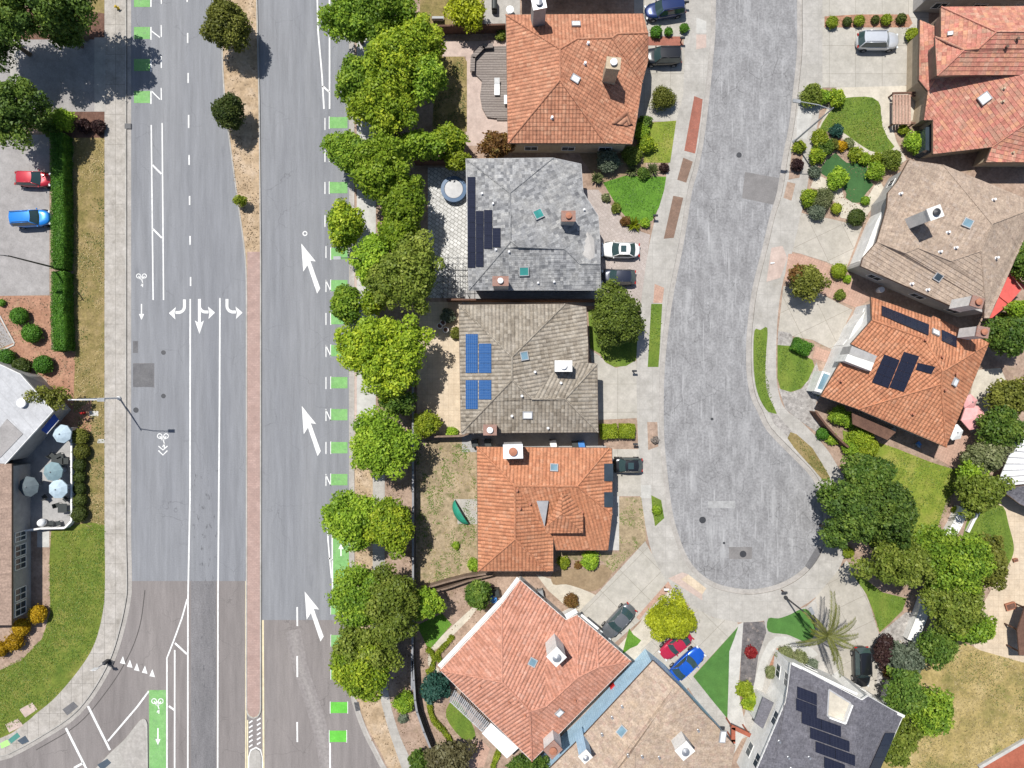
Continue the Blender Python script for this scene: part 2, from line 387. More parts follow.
# walls and roofs
M['terra'] = tilemat('terracotta_tiles', [(0.375, 0.164, 0.099), (0.447, 0.200, 0.120), (0.494, 0.236, 0.144), (0.422, 0.180, 0.105), (0.525, 0.281, 0.179)], blotch=(0.462, 0.228, 0.142))
M['terra2'] = tilemat('terracotta_tiles_orange', [(0.408, 0.168, 0.093), (0.480, 0.206, 0.110), (0.517, 0.234, 0.131), (0.449, 0.183, 0.096), (0.538, 0.274, 0.167)], blotch=(0.501, 0.234, 0.131))
M['terra3'] = tilemat('terracotta_tiles_pale', [(0.454, 0.206, 0.140), (0.518, 0.244, 0.166), (0.551, 0.270, 0.195), (0.486, 0.219, 0.146), (0.578, 0.313, 0.234)], blotch=(0.523, 0.264, 0.190))
M['rose'] = tilemat('rose_flat_tiles', [(0.383, 0.145, 0.108), (0.457, 0.194, 0.141), (0.560, 0.290, 0.176), (0.434, 0.159, 0.129), (0.413, 0.249, 0.176), (0.522, 0.194, 0.149), (0.530, 0.318, 0.230)], .45, .42, 0.0, blotch=(0.486, 0.221, 0.156))
M['brown_flat'] = tilemat('brown_flat_tiles', [(0.313, 0.237, 0.185), (0.369, 0.285, 0.221), (0.409, 0.321, 0.249), (0.345, 0.265, 0.205), (0.393, 0.317, 0.261)], .33, .40, 0.0, blotch=(0.369, 0.289, 0.229))
M['beige_flat'] = tilemat('beige_flat_tiles', [(0.338, 0.257, 0.199), (0.401, 0.309, 0.236), (0.432, 0.344, 0.270), (0.369, 0.289, 0.233), (0.392, 0.282, 0.224)], .33, .40, 0.0, blotch=(0.417, 0.313, 0.216))
M['brown_barrel'] = tilemat('brown_barrel_tiles', [(.20, .17, .135), (.28, .24, .19), (.36, .32, .265), (.24, .205, .16)], .40, .42, .10, blotch=(.36, .32, .27))
M['shake'] = tilemat('grey_shakes', [(.17, .172, .18), (.27, .272, .278), (.34, .342, .345), (.13, .133, .142), (.40, .398, .39)], .32, .44, 0.0, blotch=(.37, .362, .345), wcol=(.12, .124, .133))
M['shingle'] = tilemat('dark_shingles', [(.115, .112, .13), (.135, .132, .15), (.15, .146, .165)], .3, .16, 0.0)
M['cafe_roof'] = tilemat('brown_metal_roof', [(.33, .235, .185), (.37, .265, .21)], .5, 4.0, 0.0)
M['stucco_tan'] = gmat('tan_stucco', [(.42, .34, .24), (.47, .385, .28)], 1.0, 6, 8, .08, world=False)
M['stucco_grey'] = gmat('grey_stucco', [(.36, .345, .33), (.42, .40, .38)], 1.0, 6, 8, .08, world=False)
M['stucco_white'] = gmat('white_stucco', [(.66, .65, .62), (.72, .71, .69)], 1.0, 6, 8, .06, world=False)
M['stucco_blue'] = gmat('light_blue_siding', [(0.420, 0.600, 0.759), (0.490, 0.663, 0.805)], 0.6, 6, 4, .08, bricks=(30, .2, (0.308, 0.475, 0.632), .012, 0.0), world=False)
M['stucco_brown'] = gmat('brown_stucco', [(.26, .19, .145), (.31, .23, .18)], 1.0, 6, 8, .08, world=False)
M['trim_white'] = plain('white_trim', (.72, .71, .69), .5)
M['trim_brown'] = plain('brown_trim', (.115, .075, .055), .6)
M['trim_grey'] = plain('grey_trim', (.33, .33, .34), .5)
M['brick_chim'] = gmat('red_chimney_brick', [(.24, .09, .06), (.32, .125, .085)], 1.5, 6, 8, .2, bricks=(.22, .08, (.3, .25, .22), .012, .5), world=False)
M['metal'] = plain('grey_metal', (.45, .46, .48), .4, .7)
M['white_metal'] = plain('white_metal', (.74, .74, .75), .4)
M['dark_metal'] = plain('dark_metal', (.05, .052, .058), .45, .3)
M['pole'] = plain('galvanised_pole', (.42, .43, .44), .5, .4)
M['wood_fence'] = gmat('weathered_fence_wood', [(.17, .12, .09), (.24, .175, .135)], 0.7, 7, 5, .25, world=False)
M['wood_brown'] = gmat('dark_brown_fence_wood', [(.11, .06, .045), (.15, .085, .06)], 0.7, 7, 5, .25, world=False)
M['wood_deck'] = gmat('grey_deck_boards', [(.21, .18, .165), (.30, .265, .245)], 0.8, 7, 5, .25, stretch=(.3, 4, 1), bricks=(40, .28, (.09, .075, .07), .03, 0.0))
M['fence_black'] = gmat('charcoal_fence_paint', [(.055, .058, .066), (.075, .078, .088)], 0.7, 7, 5, .2, world=False)
M['fence_cap'] = plain('grey_fence_cap', (.23, .235, .25), .7)
M['bark'] = gmat('tree_bark', [(.11, .08, .055), (.19, .145, .105)], 2, 7, 6, .3, world=False)
M['tyre'] = plain('tyre_rubber', (.02, .02, .021), .9)
M['rim'] = plain('wheel_alloy', (.5, .5, .52), .3, .9)
M['car_glass'] = plain('car_glass', (.035, .065, .07), .06, 0, .05, 1, .8)
M['glass'] = plain('window_glass', (.04, .055, .07), .08, 0, .2, 1, .7)
M['skyglass'] = plain('skylight_glass', (.16, .26, .32), .08, 0, .25, 1, .7)
M['skyglass_teal'] = plain('skylight_teal', (.05, .26, .24), .15, 0, .2, 1, .6)
M['skyglass_white'] = plain('skylight_opal', (.72, .74, .76), .25)
M['lamp_red'] = plain('tail_lamp_red', (.35, .015, .012), .2)
M['lamp_clear'] = plain('head_lamp_clear', (.6, .62, .63), .12)
def solar(name, c1, line):
    t = NT(name); uv = t.n('UVMap').outputs[0]
    b = t.n('TexBrick', offset=0.0); t.l(uv, b.inputs['Vector'])
    b.inputs['Scale'].default_value = 1; b.inputs['Brick Width'].default_value = .166; b.inputs['Row Height'].default_value = .166
    b.inputs['Mortar Size'].default_value = .006; b.inputs['Color1'].default_value = (*c1, 1); b.inputs['Color2'].default_value = (*[x * .8 for x in c1], 1)
    b.inputs['Mortar'].default_value = (*line, 1)
    t.bsdf(b.outputs['Color'], .18, spec=.5); return t.m
M['solar_black'] = solar('solar_cells_black', (.016, .018, .034), (.03, .033, .05))
M['solar_blue'] = solar('solar_cells_blue', (.022, .085, .25), (.16, .26, .42))
M['fab_blue'] = plain('pale_blue_canvas', (0.410, 0.508, 0.578), .8)
M['fab_teal'] = plain('teal_canvas', (0.180, 0.262, 0.289), .8)
M['fab_slate'] = plain('slate_canvas', (.09, .115, .13), .8)
M['fab_pink'] = plain('pink_canvas', (.66, .33, .33), .8)
M['fab_white'] = plain('white_canvas', (.75, .76, .77), .8)
M['fab_green'] = plain('green_canvas', (.02, .24, .155), .7)
M['fab_red'] = plain('red_awning', (.58, .10, .085), .7)
M['fab_navy'] = plain('blue_awning', (.03, .075, .32), .7)
M['plastic_blue'] = plain('blue_plastic', (.05, .20, .52), .5)
M['plastic_dark'] = plain('dark_plastic', (.03, .035, .035), .5)
M['plastic_grey'] = plain('grey_plastic', (.25, .26, .27), .5)
M['water'] = plain('spa_cover', (.38, .38, .39), .5)
M['terracotta_pot'] = plain('terracotta_pot', (.36, .15, .09), .8)
M['tactile_y'] = plain('tactile_green', (.35, .72, .20), .8)
M['tactile_t'] = plain('tactile_teal', (.06, .20, .17), .8)
M['tactile_n'] = plain('tactile_slate', (.055, .075, .10), .8)
M['red_paint'] = plain('red_paint', (.45, .02, .02), .5)
M['redwood'] = gmat('redwood_stain', [(.30, .09, .055), (.36, .115, .07)], .8, 6, 5, .2, world=False)
# foliage
M['lf_street'] = leafmat('leaves_street', (0.124, 0.214, 0.020), (0.287, 0.402, 0.030), (0.586, 0.641, 0.053))
M['lf_street2'] = leafmat('leaves_street_deep', (0.089, 0.181, 0.023), (0.209, 0.340, 0.033), (0.433, 0.546, 0.059))
M['lf_green'] = leafmat('leaves_fresh_green', (0.121, 0.221, 0.023), (0.273, 0.429, 0.037), (0.512, 0.637, 0.067))
M['lf_yellow'] = leafmat('leaves_yellow_green', (0.159, 0.197, 0.012), (0.352, 0.403, 0.020), (0.600, 0.632, 0.044))
M['lf_dark'] = leafmat('leaves_dark', (0.043, 0.085, 0.020), (0.099, 0.170, 0.029), (0.216, 0.295, 0.049))
M['lf_deep'] = leafmat('leaves_deep_green', (0.055, 0.118, 0.021), (0.123, 0.213, 0.034), (0.246, 0.330, 0.055))
M['lf_olive'] = leafmat('leaves_olive', (0.086, 0.103, 0.021), (0.179, 0.196, 0.033), (0.300, 0.305, 0.065))
M['lf_grey'] = leafmat('leaves_grey_green', (0.080, 0.109, 0.072), (0.174, 0.217, 0.145), (0.304, 0.341, 0.246))
M['lf_blue'] = leafmat('leaves_blue_green', (0.017, 0.066, 0.050), (0.038, 0.114, 0.086), (0.084, 0.180, 0.132))
M['lf_varieg'] = leafmat('leaves_variegated', (0.099, 0.132, 0.044), (0.231, 0.259, 0.110), (0.396, 0.407, 0.220))
M['lf_gold'] = leafmat('leaves_golden', (0.260, 0.160, 0.008), (0.500, 0.310, 0.012), (0.660, 0.460, 0.030))
M['lf_rust'] = leafmat('leaves_rust', (0.120, 0.060, 0.024), (0.228, 0.114, 0.036), (0.264, 0.216, 0.060))
M['lf_plum'] = leafmat('leaves_plum', (0.030, 0.015, 0.017), (0.060, 0.030, 0.030), (0.100, 0.060, 0.045))
M['lf_red'] = leafmat('leaves_red', (0.140, 0.012, 0.015), (0.260, 0.020, 0.025), (0.360, 0.060, 0.050))
M['lf_palm'] = leafmat('leaves_palm', (0.128, 0.145, 0.038), (0.271, 0.271, 0.066), (0.544, 0.490, 0.170))
M['lf_bare'] = leafmat('leaves_dry_twigs', (0.110, 0.094, 0.077), (0.209, 0.182, 0.160), (0.330, 0.286, 0.264), .1)
M['lf_hedge'] = leafmat('leaves_hedge', (0.051, 0.149, 0.020), (0.103, 0.253, 0.028), (0.196, 0.368, 0.048))
M['lf_boxball'] = leafmat('leaves_clipped', (0.038, 0.068, 0.016), (0.081, 0.115, 0.024), (0.149, 0.176, 0.041))
M['lf_lime'] = leafmat('leaves_lime_hedge', (0.136, 0.206, 0.015), (0.265, 0.332, 0.025), (0.425, 0.476, 0.051))
# ------------------------------------------------------------------ foliage
def leaf_mesh(name, lumps, dens, size, mat, parent, seed, jit=(0.66, 1.08), spread=0.85, up=0.35, aspect=0.62, core=None, org=None):
    rg = np.random.default_rng(seed)
    L = np.array(lumps, dtype=float)
    cnt = np.maximum(8, (dens * 4 * PI * (L[:, 3] ** 2) * 0.6).astype(int))
    idx = np.repeat(np.arange(len(L)), cnt); N = len(idx)
    d = rg.normal(size=(N, 3)); d /= np.linalg.norm(d, axis=1)[:, None]
    lo = d[:, 2] < -0.35; d[lo, 2] *= -1
    sq = L[idx, 4] if L.shape[1] > 4 else np.ones(N)
    rad = L[idx, 3] * (jit[0] + (jit[1] - jit[0]) * rg.random(N))
    rad = np.where(rg.random(N) < .05, rad * 1.28, rad)
    c = L[idx, :3] + d * rad[:, None] * np.stack([np.ones(N), np.ones(N), sq], 1)
    return quads(name, c, d, rg, idx, len(L), size, spread, up, aspect, mat, parent, core, org)

def quads(name, c, d, rg, idx, nl, size, spread, up, aspect, mat, parent, core=None, org=None):
    N = len(c)
    n = d + rg.normal(size=(N, 3)) * spread; n[:, 2] += up
    n /= np.linalg.norm(n, axis=1)[:, None]
    r = rg.normal(size=(N, 3)); t = np.cross(n, r); t /= np.linalg.norm(t, axis=1)[:, None]
    b = np.cross(n, t)
    a = size * (0.6 + 0.8 * rg.random(N)); w = a * aspect
    V = np.empty((N, 4, 3))
    V[:, 0] = c - t * a[:, None]; V[:, 1] = c + b * w[:, None] + n * (a * .15)[:, None]
    V[:, 2] = c + t * a[:, None]; V[:, 3] = c - b * w[:, None] + n * (a * .15)[:, None]
    tl = rg.random(max(nl, 1)); tint = np.clip(tl[idx] * 0.75 + rg.random(N) * 0.25, 0, 1)
    V = V.reshape(-1, 3); F = np.arange(N * 4)
    o0 = np.array(org if org is not None else (list(parent['_o']) if parent is not None else [0, 0, 0]))
    nv = len(V); cv = np.zeros((0, 3)); cf = []
    if core:
        cv = np.array(core.v, dtype=float); cf = core.f
    me = bpy.data.meshes.new(name)
    allv = np.concatenate([V, cv]) - o0
    loops = np.concatenate([F] + [np.array(f) + nv for f in cf]).astype(np.int32)
    tot = np.concatenate([np.full(N, 4), np.array([len(f) for f in cf], dtype=int)]).astype(np.int32)
    st = np.concatenate([[0], np.cumsum(tot)[:-1]]).astype(np.int32)
    me.vertices.add(len(allv)); me.vertices.foreach_set('co', allv.ravel())
    me.loops.add(len(loops)); me.loops.foreach_set('vertex_index', loops)
    me.polygons.add(len(tot)); me.polygons.foreach_set('loop_start', st); me.polygons.foreach_set('loop_total', tot)
    at = me.attributes.new('tint', 'FLOAT', 'FACE')
    at.data.foreach_set('value', np.concatenate([tint, np.full(len(cf), .1)]).astype(np.float32))
    me.materials.append(mat); me.update(); me.validate()
    o = bpy.data.objects.new(name, me); COL.objects.link(o)
    if parent is not None: o.parent = parent; o['_o'] = list(o0)
    return o

def crown_lumps(cx, cy, cz, rx, ry, rz, lr, seed, fill=1.0, rag=0.16):
    rg = random.Random(seed); out = []
    ph = [rg.random() * 6.28 for _ in range(4)]
    def wob(a): return 1 + rag * (math.sin(2 * a + ph[0]) * .5 + math.sin(3 * a + ph[1]) * .6 + math.sin(5 * a + ph[2]) * .45)
    area = 2 * PI * ((rx * ry) ** .8 + 2 * ((rx + ry) / 2 * rz) ** .8) / 3 * 1.35
    n = int(fill * area / (lr * lr * 1.45)) + 5
    for i in range(n):
        u = (i + .5) / n; z = 1 - 1.42 * u; a = i * 2.39996 + rg.uniform(-.35, .35)
        s = math.sqrt(max(0, 1 - z * z)); k = rg.uniform(.6, 1.1) * wob(a)
        r = lr * rg.uniform(.6, 1.45)
        out.append((cx + max(.1, rx - lr * .85) * s * math.cos(a) * k, cy + max(.1, ry - lr * .85) * s * math.sin(a) * k, cz + (rz - lr * .4) * z * rg.uniform(.7, 1.0), r))
    for i in range(n // 3):
        a = rg.random() * 6.28; s = math.sqrt(rg.random()) * .62
        out.append((cx + rx * s * math.cos(a), cy + ry * s * math.sin(a), cz + rz * rg.uniform(-.3, .45), lr * rg.uniform(1.0, 1.5)))
    return out

SEED = [100]
def nseed(): SEED[0] += 7; return SEED[0]

def tree(px, py, rx, ry, zc, rz, leaf, label, group=None, name='tree', cat='tree', lr=None, dens=34, size=.155, fill=1.0, rag=.24, base=None, stems=1):
    C = W(px, py, zc); k = (CAMH - zc) / CAMH / PXM
    B = W(base[0], base[1], .1) if base else Vector((C.x, C.y, .1))
    t = thing(name, label, cat, (B.x, B.y, .1), group)
    RX, RY = rx * k, ry * k; s = nseed()
    lr = lr or max(.42, min(.80, .19 * (RX + RY) / 2 + .15))
    leaf_mesh('crown', crown_lumps(C.x, C.y, zc, RX, RY, rz, lr, s, fill, rag), dens, size, M[leaf], t, s)
    rg = random.Random(s); mb = MB(); r = .07 + .022 * (RX + RY)
    fork = Vector((C.x * .8 + B.x * .2, C.y * .8 + B.y * .2, max(.8, zc - rz * .55)))
    mb.tube([(B.x, B.y, 0), (B.x * .8 + fork.x * .2, B.y * .8 + fork.y * .2, fork.z * .35), fork], r * 1.25, r * .8, 9)
    for i in range(5):
        a = i * 1.257 + rg.random(); q = rg.uniform(.5, .75)
        e = Vector((C.x + RX * q * math.cos(a), C.y + RY * q * math.sin(a), zc + rz * rg.uniform(.1, .5)))
        m = fork.lerp(e, .5) + Vector((0, 0, .3)); mb.tube([fork, m, e], r * .55, r * .16, 6)
    mb.build('trunk', M['bark'], t)
    return t

def shrub(px, py, r, kind, leaf, label, group=None, h=None, name='shrub', ry=None):
    q_ = .88 if kind == 'ball' else .96; R = r / PXM * q_; RY = (ry or r) / PXM * q_; s = nseed(); rg = random.Random(s)
    H = h or R * (1.5 if kind == 'ball' else 1.35)
    C = W(px, py, H * .55)
    B = (C.x, C.y, .12)
    t = thing(name, label, 'shrub' if name in ('shrub', 'topiary_ball') else name.split('_')[-1], B, group)
    if kind == 'ball':
        core = MB()
        core.lathe((C.x, C.y, .1), [(R * .45, .02), (R * .82, H * .25), (R * .9, H * .5), (R * .72, H * .78), (R * .3, H * .92)], 12)
        leaf_mesh('foliage', [(C.x, C.y, .1 + H * .5, R, H * .5 / R)], 190, .085, M[leaf], t, s, (.9, 1.03), .55, .1, .7, core)
    elif kind == 'spiky':
        mb = MB()
        for i in range(34):
            a = i * 2.4; el = rg.uniform(.25, 1.3); L = R * 1.15 * rg.uniform(.8, 1.1)
            d = Vector((math.cos(a) * math.cos(el), math.sin(a) * math.cos(el), math.sin(el)))
            sd = Vector((-math.sin(a), math.cos(a), 0)) * R * .09; o = Vector((C.x, C.y, .2))
            mid = o + d * L * .55; tip = o + d * L + Vector((0, 0, -L * .12))
            mb.face([o - sd * .6, mid - sd, tip, mid + sd])
            mb.face([mid + sd, tip, mid - sd, o + sd * .6][::-1])
        mb.build('foliage', M[leaf], t)
    else:
        fine = kind == 'fine'
        lr = max(.16, R * .36); L = crown_lumps(C.x, C.y, H * .5, R, RY, H * .52, lr, s, 1.0, .2)
        leaf_mesh('foliage', L, 75 if fine else 60, .07 if fine else .10, M[leaf], t, s)
    mb = MB()
    for i in range(3):
        a = i * 2.1; mb.tube([(C.x, C.y, .05), (C.x + math.cos(a) * R * .4, C.y + math.sin(a) * R * .4, H * .6)], .03, .012, 5)
    mb.build('stem', M['bark'], t)
    return t

def hedge(pts, w, h, leaf, label, name='hedge', dens=230, size=.065, z0=.1, group=None, jag=.04):
    """clipped hedge along a pixel line (measured at its top)"""
    P = [W(p[0], p[1], h) for p in pts]; s = nseed(); rg = np.random.default_rng(s)
    c = sum(P, Vector()) / len(P)
    t = thing(name, label, name.replace('_', ' '), (c.x, c.y, z0), group)
    core = MB(); pos = []; nor = []
    for a, b in zip(P[:-1], P[1:]):
        d = b - a; d.z = 0; L = d.length; d.normalize(); n = Vector((-d.y, d.x, 0))
        o = Vector((a.x, a.y, z0)) - n * (w / 2 - .12)
        core.obox(o, d * L, n * (w - .24), Vector((0, 0, h - z0 - .12)))
        for area, gen in ((L * w, 0), (L * h, 1), (L * h, 2), (w * h, 3), (w * h, 4)):
            k = int(area * dens); u = rg.random(k); v = rg.random(k)
            A = np.array([a.x, a.y, 0.0]); D = np.array(d); Nn = np.array(n)
            if gen == 0: q = A + np.outer(u * L, D) + np.outer((v - .5) * w, Nn) + np.outer(np.full(k, h), [0, 0, 1]); nn = [0, 0, 1]
            elif gen in (1, 2): sg = 1 if gen == 1 else -1; q = A + np.outer(u * L, D) + Nn * sg * w / 2 + np.outer(z0 + v * (h - z0), [0, 0, 1]); nn = list(Nn * sg)
            else: sg = 0 if gen == 3 else L; q = A + D * sg + np.outer((u - .5) * w, Nn) + np.outer(z0 + v * (h - z0), [0, 0, 1]); nn = list(D * (1 if sg else -1))
            q = q + rg.normal(size=q.shape) * jag
            lf = np.sin(q[:, 0] * 3.1 + q[:, 1] * 2.3) * np.sin(q[:, 1] * 1.7 - q[:, 0] * .9)
            q = q + np.outer(lf * .07, nn)
            pos.append(q); nor.append(np.tile(np.array(nn, float), (k, 1)))
    c_ = np.concatenate(pos); d_ = np.concatenate(nor)
    key = (np.floor(c_[:, 0] * 1.6) * 31 + np.floor(c_[:, 1] * 1.6) * 17 + np.floor(c_[:, 2] * 1.6) * 7).astype(int) % 97
    quads('foliage', c_, d_, rg, key, 97, size, .6, .1, .65, M[leaf], t, core)
    return t

# ------------------------------------------------------------------ houses
from mathutils.bvhtree import BVHTree
class House:
    bvh = None; roof = None

def face_axes(P):
    n = Vector((0, 0, 0))
    for i in range(len(P)):
        a, b = P[i], P[(i + 1) % len(P)]
        n += Vector(((a.y - b.y) * (a.z + b.z), (a.z - b.z) * (a.x + b.x), (a.x - b.x) * (a.y + b.y)))
    n.normalize()
    if n.z < 0: n = -n; P = P[::-1]
    d = Vector((0, 0, -1)) + n * n.z
    if d.length < 1e-4: d = Vector((0, -1, 0))
    d.normalize(); u = n.cross(d); u.normalize()
    return P, n, u, d

def clip(poly, v0, keep_above):
    out = []; m = len(poly)
    for i in range(m):
        a, b = poly[i], poly[(i + 1) % m]
        ia = (a[1] >= v0) if keep_above else (a[1] <= v0); ib = (b[1] >= v0) if keep_above else (b[1] <= v0)
        if ia: out.append(a)
        if ia != ib:
            t = (v0 - a[1]) / (b[1] - a[1]); out.append((a[0] + (b[0] - a[0]) * t, v0, a[2].lerp(b[2], t)))
    return out

def tile_face(mb, P, T, step):
    P, n, u, d = face_axes(P)
    poly = [(p.dot(u), p.dot(d), p) for p in P]
    v0 = min(q[1] for q in poly); v1 = max(q[1] for q in poly)
    k0 = math.floor(v0 / T); k1 = math.ceil(v1 / T)
    for k in range(k0, k1):
        a, b = k * T, (k + 1) * T
        s = clip(clip(poly, a, True), b, False) if True else None
        if len(s) < 3: continue
        off = [step * max(0.0, min(1.0, (q[1] - a) / T)) for q in s]
        pts = [q[2] + n * o for q, o in zip(s, off)]
        mb.face(pts, [(q[0], q[1]) for q in s])
        for i in range(len(s)):
            j = (i + 1) % len(s)
            if abs(s[i][1] - b) < 1e-5 and abs(s[j][1] - b) < 1e-5 and (s[i][2] - s[j][2]).length > .02:
                mb.face([pts[j], pts[i], s[i][2] - n * .01, s[j][2] - n * .01], [(s[j][0], b - .01), (s[i][0], b - .01), (s[i][0], b - .02), (s[j][0], b - .02)])
    return n, u, d

def inset(pts, d):
    P = [Vector((p[0], p[1])) for p in pts]
    if area2(P) < 0: P.reverse(); rev = True
    else: rev = False
    out = []; n = len(P)
    for i in range(n):
        a, b, c = P[i - 1], P[i], P[(i + 1) % n]
        e1 = (b - a).normalized(); e2 = (c - b).normalized()
        n1 = Vector((-e1.y, e1.x)); n2 = Vector((-e2.y, e2.x)); m = n1 + n2
        if m.length < .1: m = n1
        m.normalize(); k = d / max(.45, m.dot(n1)); out.append(b + m * k)
    if rev: out.reverse()
    return out

def planar(faces, E):
    """settle the free roof corners so that every slope is one flat plane (eaves and the highest ridge stay put)"""
    z = {}; fixed = set()
    for f in faces:
        for p in f:
            k = (p[0], p[1]); z[k] = p[2] if len(p) > 2 else E
            if len(p) < 3: fixed.add(k)
    top = max(z.values()); fixed |= {k for k in z if z[k] >= top - 1e-6}
    C = Vector((0, 0, CAMH)); free = [k for k in z if k not in fixed]
    for it in range(150 if free else 0):
        acc = {k: [] for k in free}
        for f in faces:
            P = [W(p[0], p[1], z[(p[0], p[1])]) for p in f]; n = face_axes(P)[1]; c = sum(P, Vector()) / len(P)
            for p in f:
                k = (p[0], p[1])
                if k in acc:
                    D = W(k[0], k[1], 0) - C; acc[k].append((C + D * (n.dot(c - C) / n.dot(D))).z)
        for k, v in acc.items(): z[k] = max(2.5, min(top + .3, sum(v) / len(v)))
    return z

def house(label, E, faces, outline, roof, wall, trim='trim_brown', cat='house', name='house', T=.42, step=.05, caps=True, capmat=None, wins=True, garages=(), inset_d=.5, capr=.11, rail=None):
    h = House(); h.E = E
    h.px = [[(p[0], p[1]) for p in f] for f in faces]
    zs = planar(faces, E)
    h.P = [[W(p[0], p[1], zs[(p[0], p[1])]) for p in f] for f in faces]
    OUT = [W(p[0], p[1], zs.get((p[0], p[1]), p[2] if len(p) > 2 else E)) for p in outline]
    c = sum(OUT, Vector()) / len(OUT)
    t = thing(name, label, cat, (c.x, c.y, .1)); h.t = t
    mb = MB(); h.ax = []
    for P in h.P: h.ax.append(tile_face(mb, P, T, step))
    h.roof = mb.build('roof', M[roof], t)
    # boundary edges carry a fascia, convex shared edges a row of cap tiles
    ed = {}
    for fi, f in enumerate(faces):
        m = len(f)
        for i in range(m):
            a, b = f[i], f[(i + 1) % m]
            key = tuple(sorted(((round(a[0]), round(a[1])), (round(b[0]), round(b[1])))))
            ed.setdefault(key, []).append((fi, h.P[fi][i], h.P[fi][(i + 1) % m]))
    fb = MB(); cb = MB()
    for key, L in ed.items():
        fi, a, b = L[0]
        if len(L) == 1:
            dn = Vector((0, 0, .24)); e = (b - a)
            if e.length < .05: continue
            nn = Vector((e.y, -e.x, 0)).normalized()
            P = h.P[fi]; cc = sum(P, Vector()) / len(P)
            if nn.dot(cc - a) > 0: nn = -nn
            fb.obox(a - Vector((0, 0, .225)) - nn * .02, b - a, nn * .06, Vector((0, 0, .235)))
        elif caps:
            n1 = h.ax[L[0][0]][0]; n2 = h.ax[L[1][0]][0]
            P2 = h.P[L[1][0]]; c2 = sum(P2, Vector()) / len(P2)
            if n1.dot(c2 - a) < -.02 and n1.angle(n2) > .12:
                e = b - a; k = max(1, int(e.length / .42))
                for i in range(k):
                    p0 = a + e * (i / k) + Vector((0, 0, .05)); p1 = a + e * ((i + 1.06) / k) + Vector((0, 0, .03))
                    cb.tube([p0, p1], capr * (.85 if e.z > 0 else 1.05), capr * (1.05 if e.z > 0 else .85), 7)
    if fb.v: fb.build('fascia', M[trim], t)
    if cb.v:
        cb.uv = [[(hash((i, 3)) % 97 * .3 + .01, i * .42)] * len(f) for i, f in enumerate(cb.f)]; cb.hasuv = True
        cb.build('ridge_cap', M[capmat or roof], h.roof)
    # walls
    ins = inset([(p.x, p.y) for p in OUT], inset_d)
    zt = [p.z - .1 for p in OUT]; wb = MB(); n = len(ins); h.ins = ins
    if area2(ins) < 0: ins = ins[::-1]; zt = zt[::-1]
    for i in range(n):
        j = (i + 1) % n; a, b = ins[i], ins[j]
        wb.face([(a.x, a.y, 0), (b.x, b.y, 0), (b.x, b.y, zt[j]), (a.x, a.y, zt[i])])
    wb.face([(p.x, p.y, z) for p, z in zip(ins, zt)])
    h.wall = wb.build('wall', M[wall], t)
    for i in range(n if wins else 0):
        a, b = ins[i], ins[(i + 1) % n]; e = b - a; L = e.length
        if L < 2.2: continue
        e.normalize(); o = Vector((e.y, -e.x)); mid = (a + b) / 2
        g = [q for q in garages if (W(q[0], q[1], 1.2).xy - mid).length < 2.6]
        if g:
            gm = MB(); gw = min(L - .8, 4.9)
            s = mid - e * gw / 2
            gm.obox((s.x - o.x * .02, s.y - o.y * .02, .12), Vector((e.x, e.y, 0)) * gw, Vector((o.x, o.y, 0)) * .07, Vector((0, 0, 2.15)))
            gd = gm.build('garage_door', M['trim_white'], t)
            gm = MB()
            for q in range(3):
                gm.obox((s.x + e.x * .05 + o.x * .051, s.y + e.y * .05 + o.y * .051, .62 + q * .52), Vector((e.x, e.y, 0)) * (gw - .1), Vector((o.x, o.y, 0)) * .006, Vector((0, 0, .02)))
            gm.build('door_seam', M['trim_grey'], gd)
            continue
        if o.dot(mid) > 0: continue
        k = max(1, int(L / 3.8)); rows = [1.0] + ([3.3] if min(zt[i], zt[(i + 1) % n]) > 4.4 else [])
        for q in range(k):
            p = a + (b - a) * ((q + .5) / k)
            for z in rows:
                if z + 1.2 > min(zt[i], zt[(i + 1) % n]): continue
                ww = min(1.5, L * .4); s = p - e * ww / 2
                m1 = MB(); E3 = Vector((e.x, e.y, 0)); O3 = Vector((o.x, o.y, 0)); S3 = Vector((s.x, s.y, z)) - O3 * .02
                for (q0, q1, w_, h_) in ((0, 0, ww, .08), (0, 1.12, ww, .08), (0, .08, .08, 1.04), (ww - .08, .08, .08, 1.04), (ww / 2 - .02, .08, .04, 1.04)):
                    m1.obox(S3 + E3 * q0 + Vector((0, 0, q1)), E3 * w_, O3 * .08, Vector((0, 0, h_)))
                wo = m1.build('window', M['trim_white'], t)
                m1 = MB(); m1.obox(S3 + E3 * .05 + Vector((0, 0, .05)), E3 * (ww - .1), O3 * .05, Vector((0, 0, 1.1))); m1.build('pane', M['glass'], wo)
    return h

def inpoly(p, poly):
    r = False; n = len(poly)
    for i in range(n):
        a, b = poly[i], poly[i - 1]
        if (a[1] > p[1]) != (b[1] > p[1]) and p[0] < (b[0] - a[0]) * (p[1] - a[1]) / (b[1] - a[1]) + a[0]: r = not r
    return r

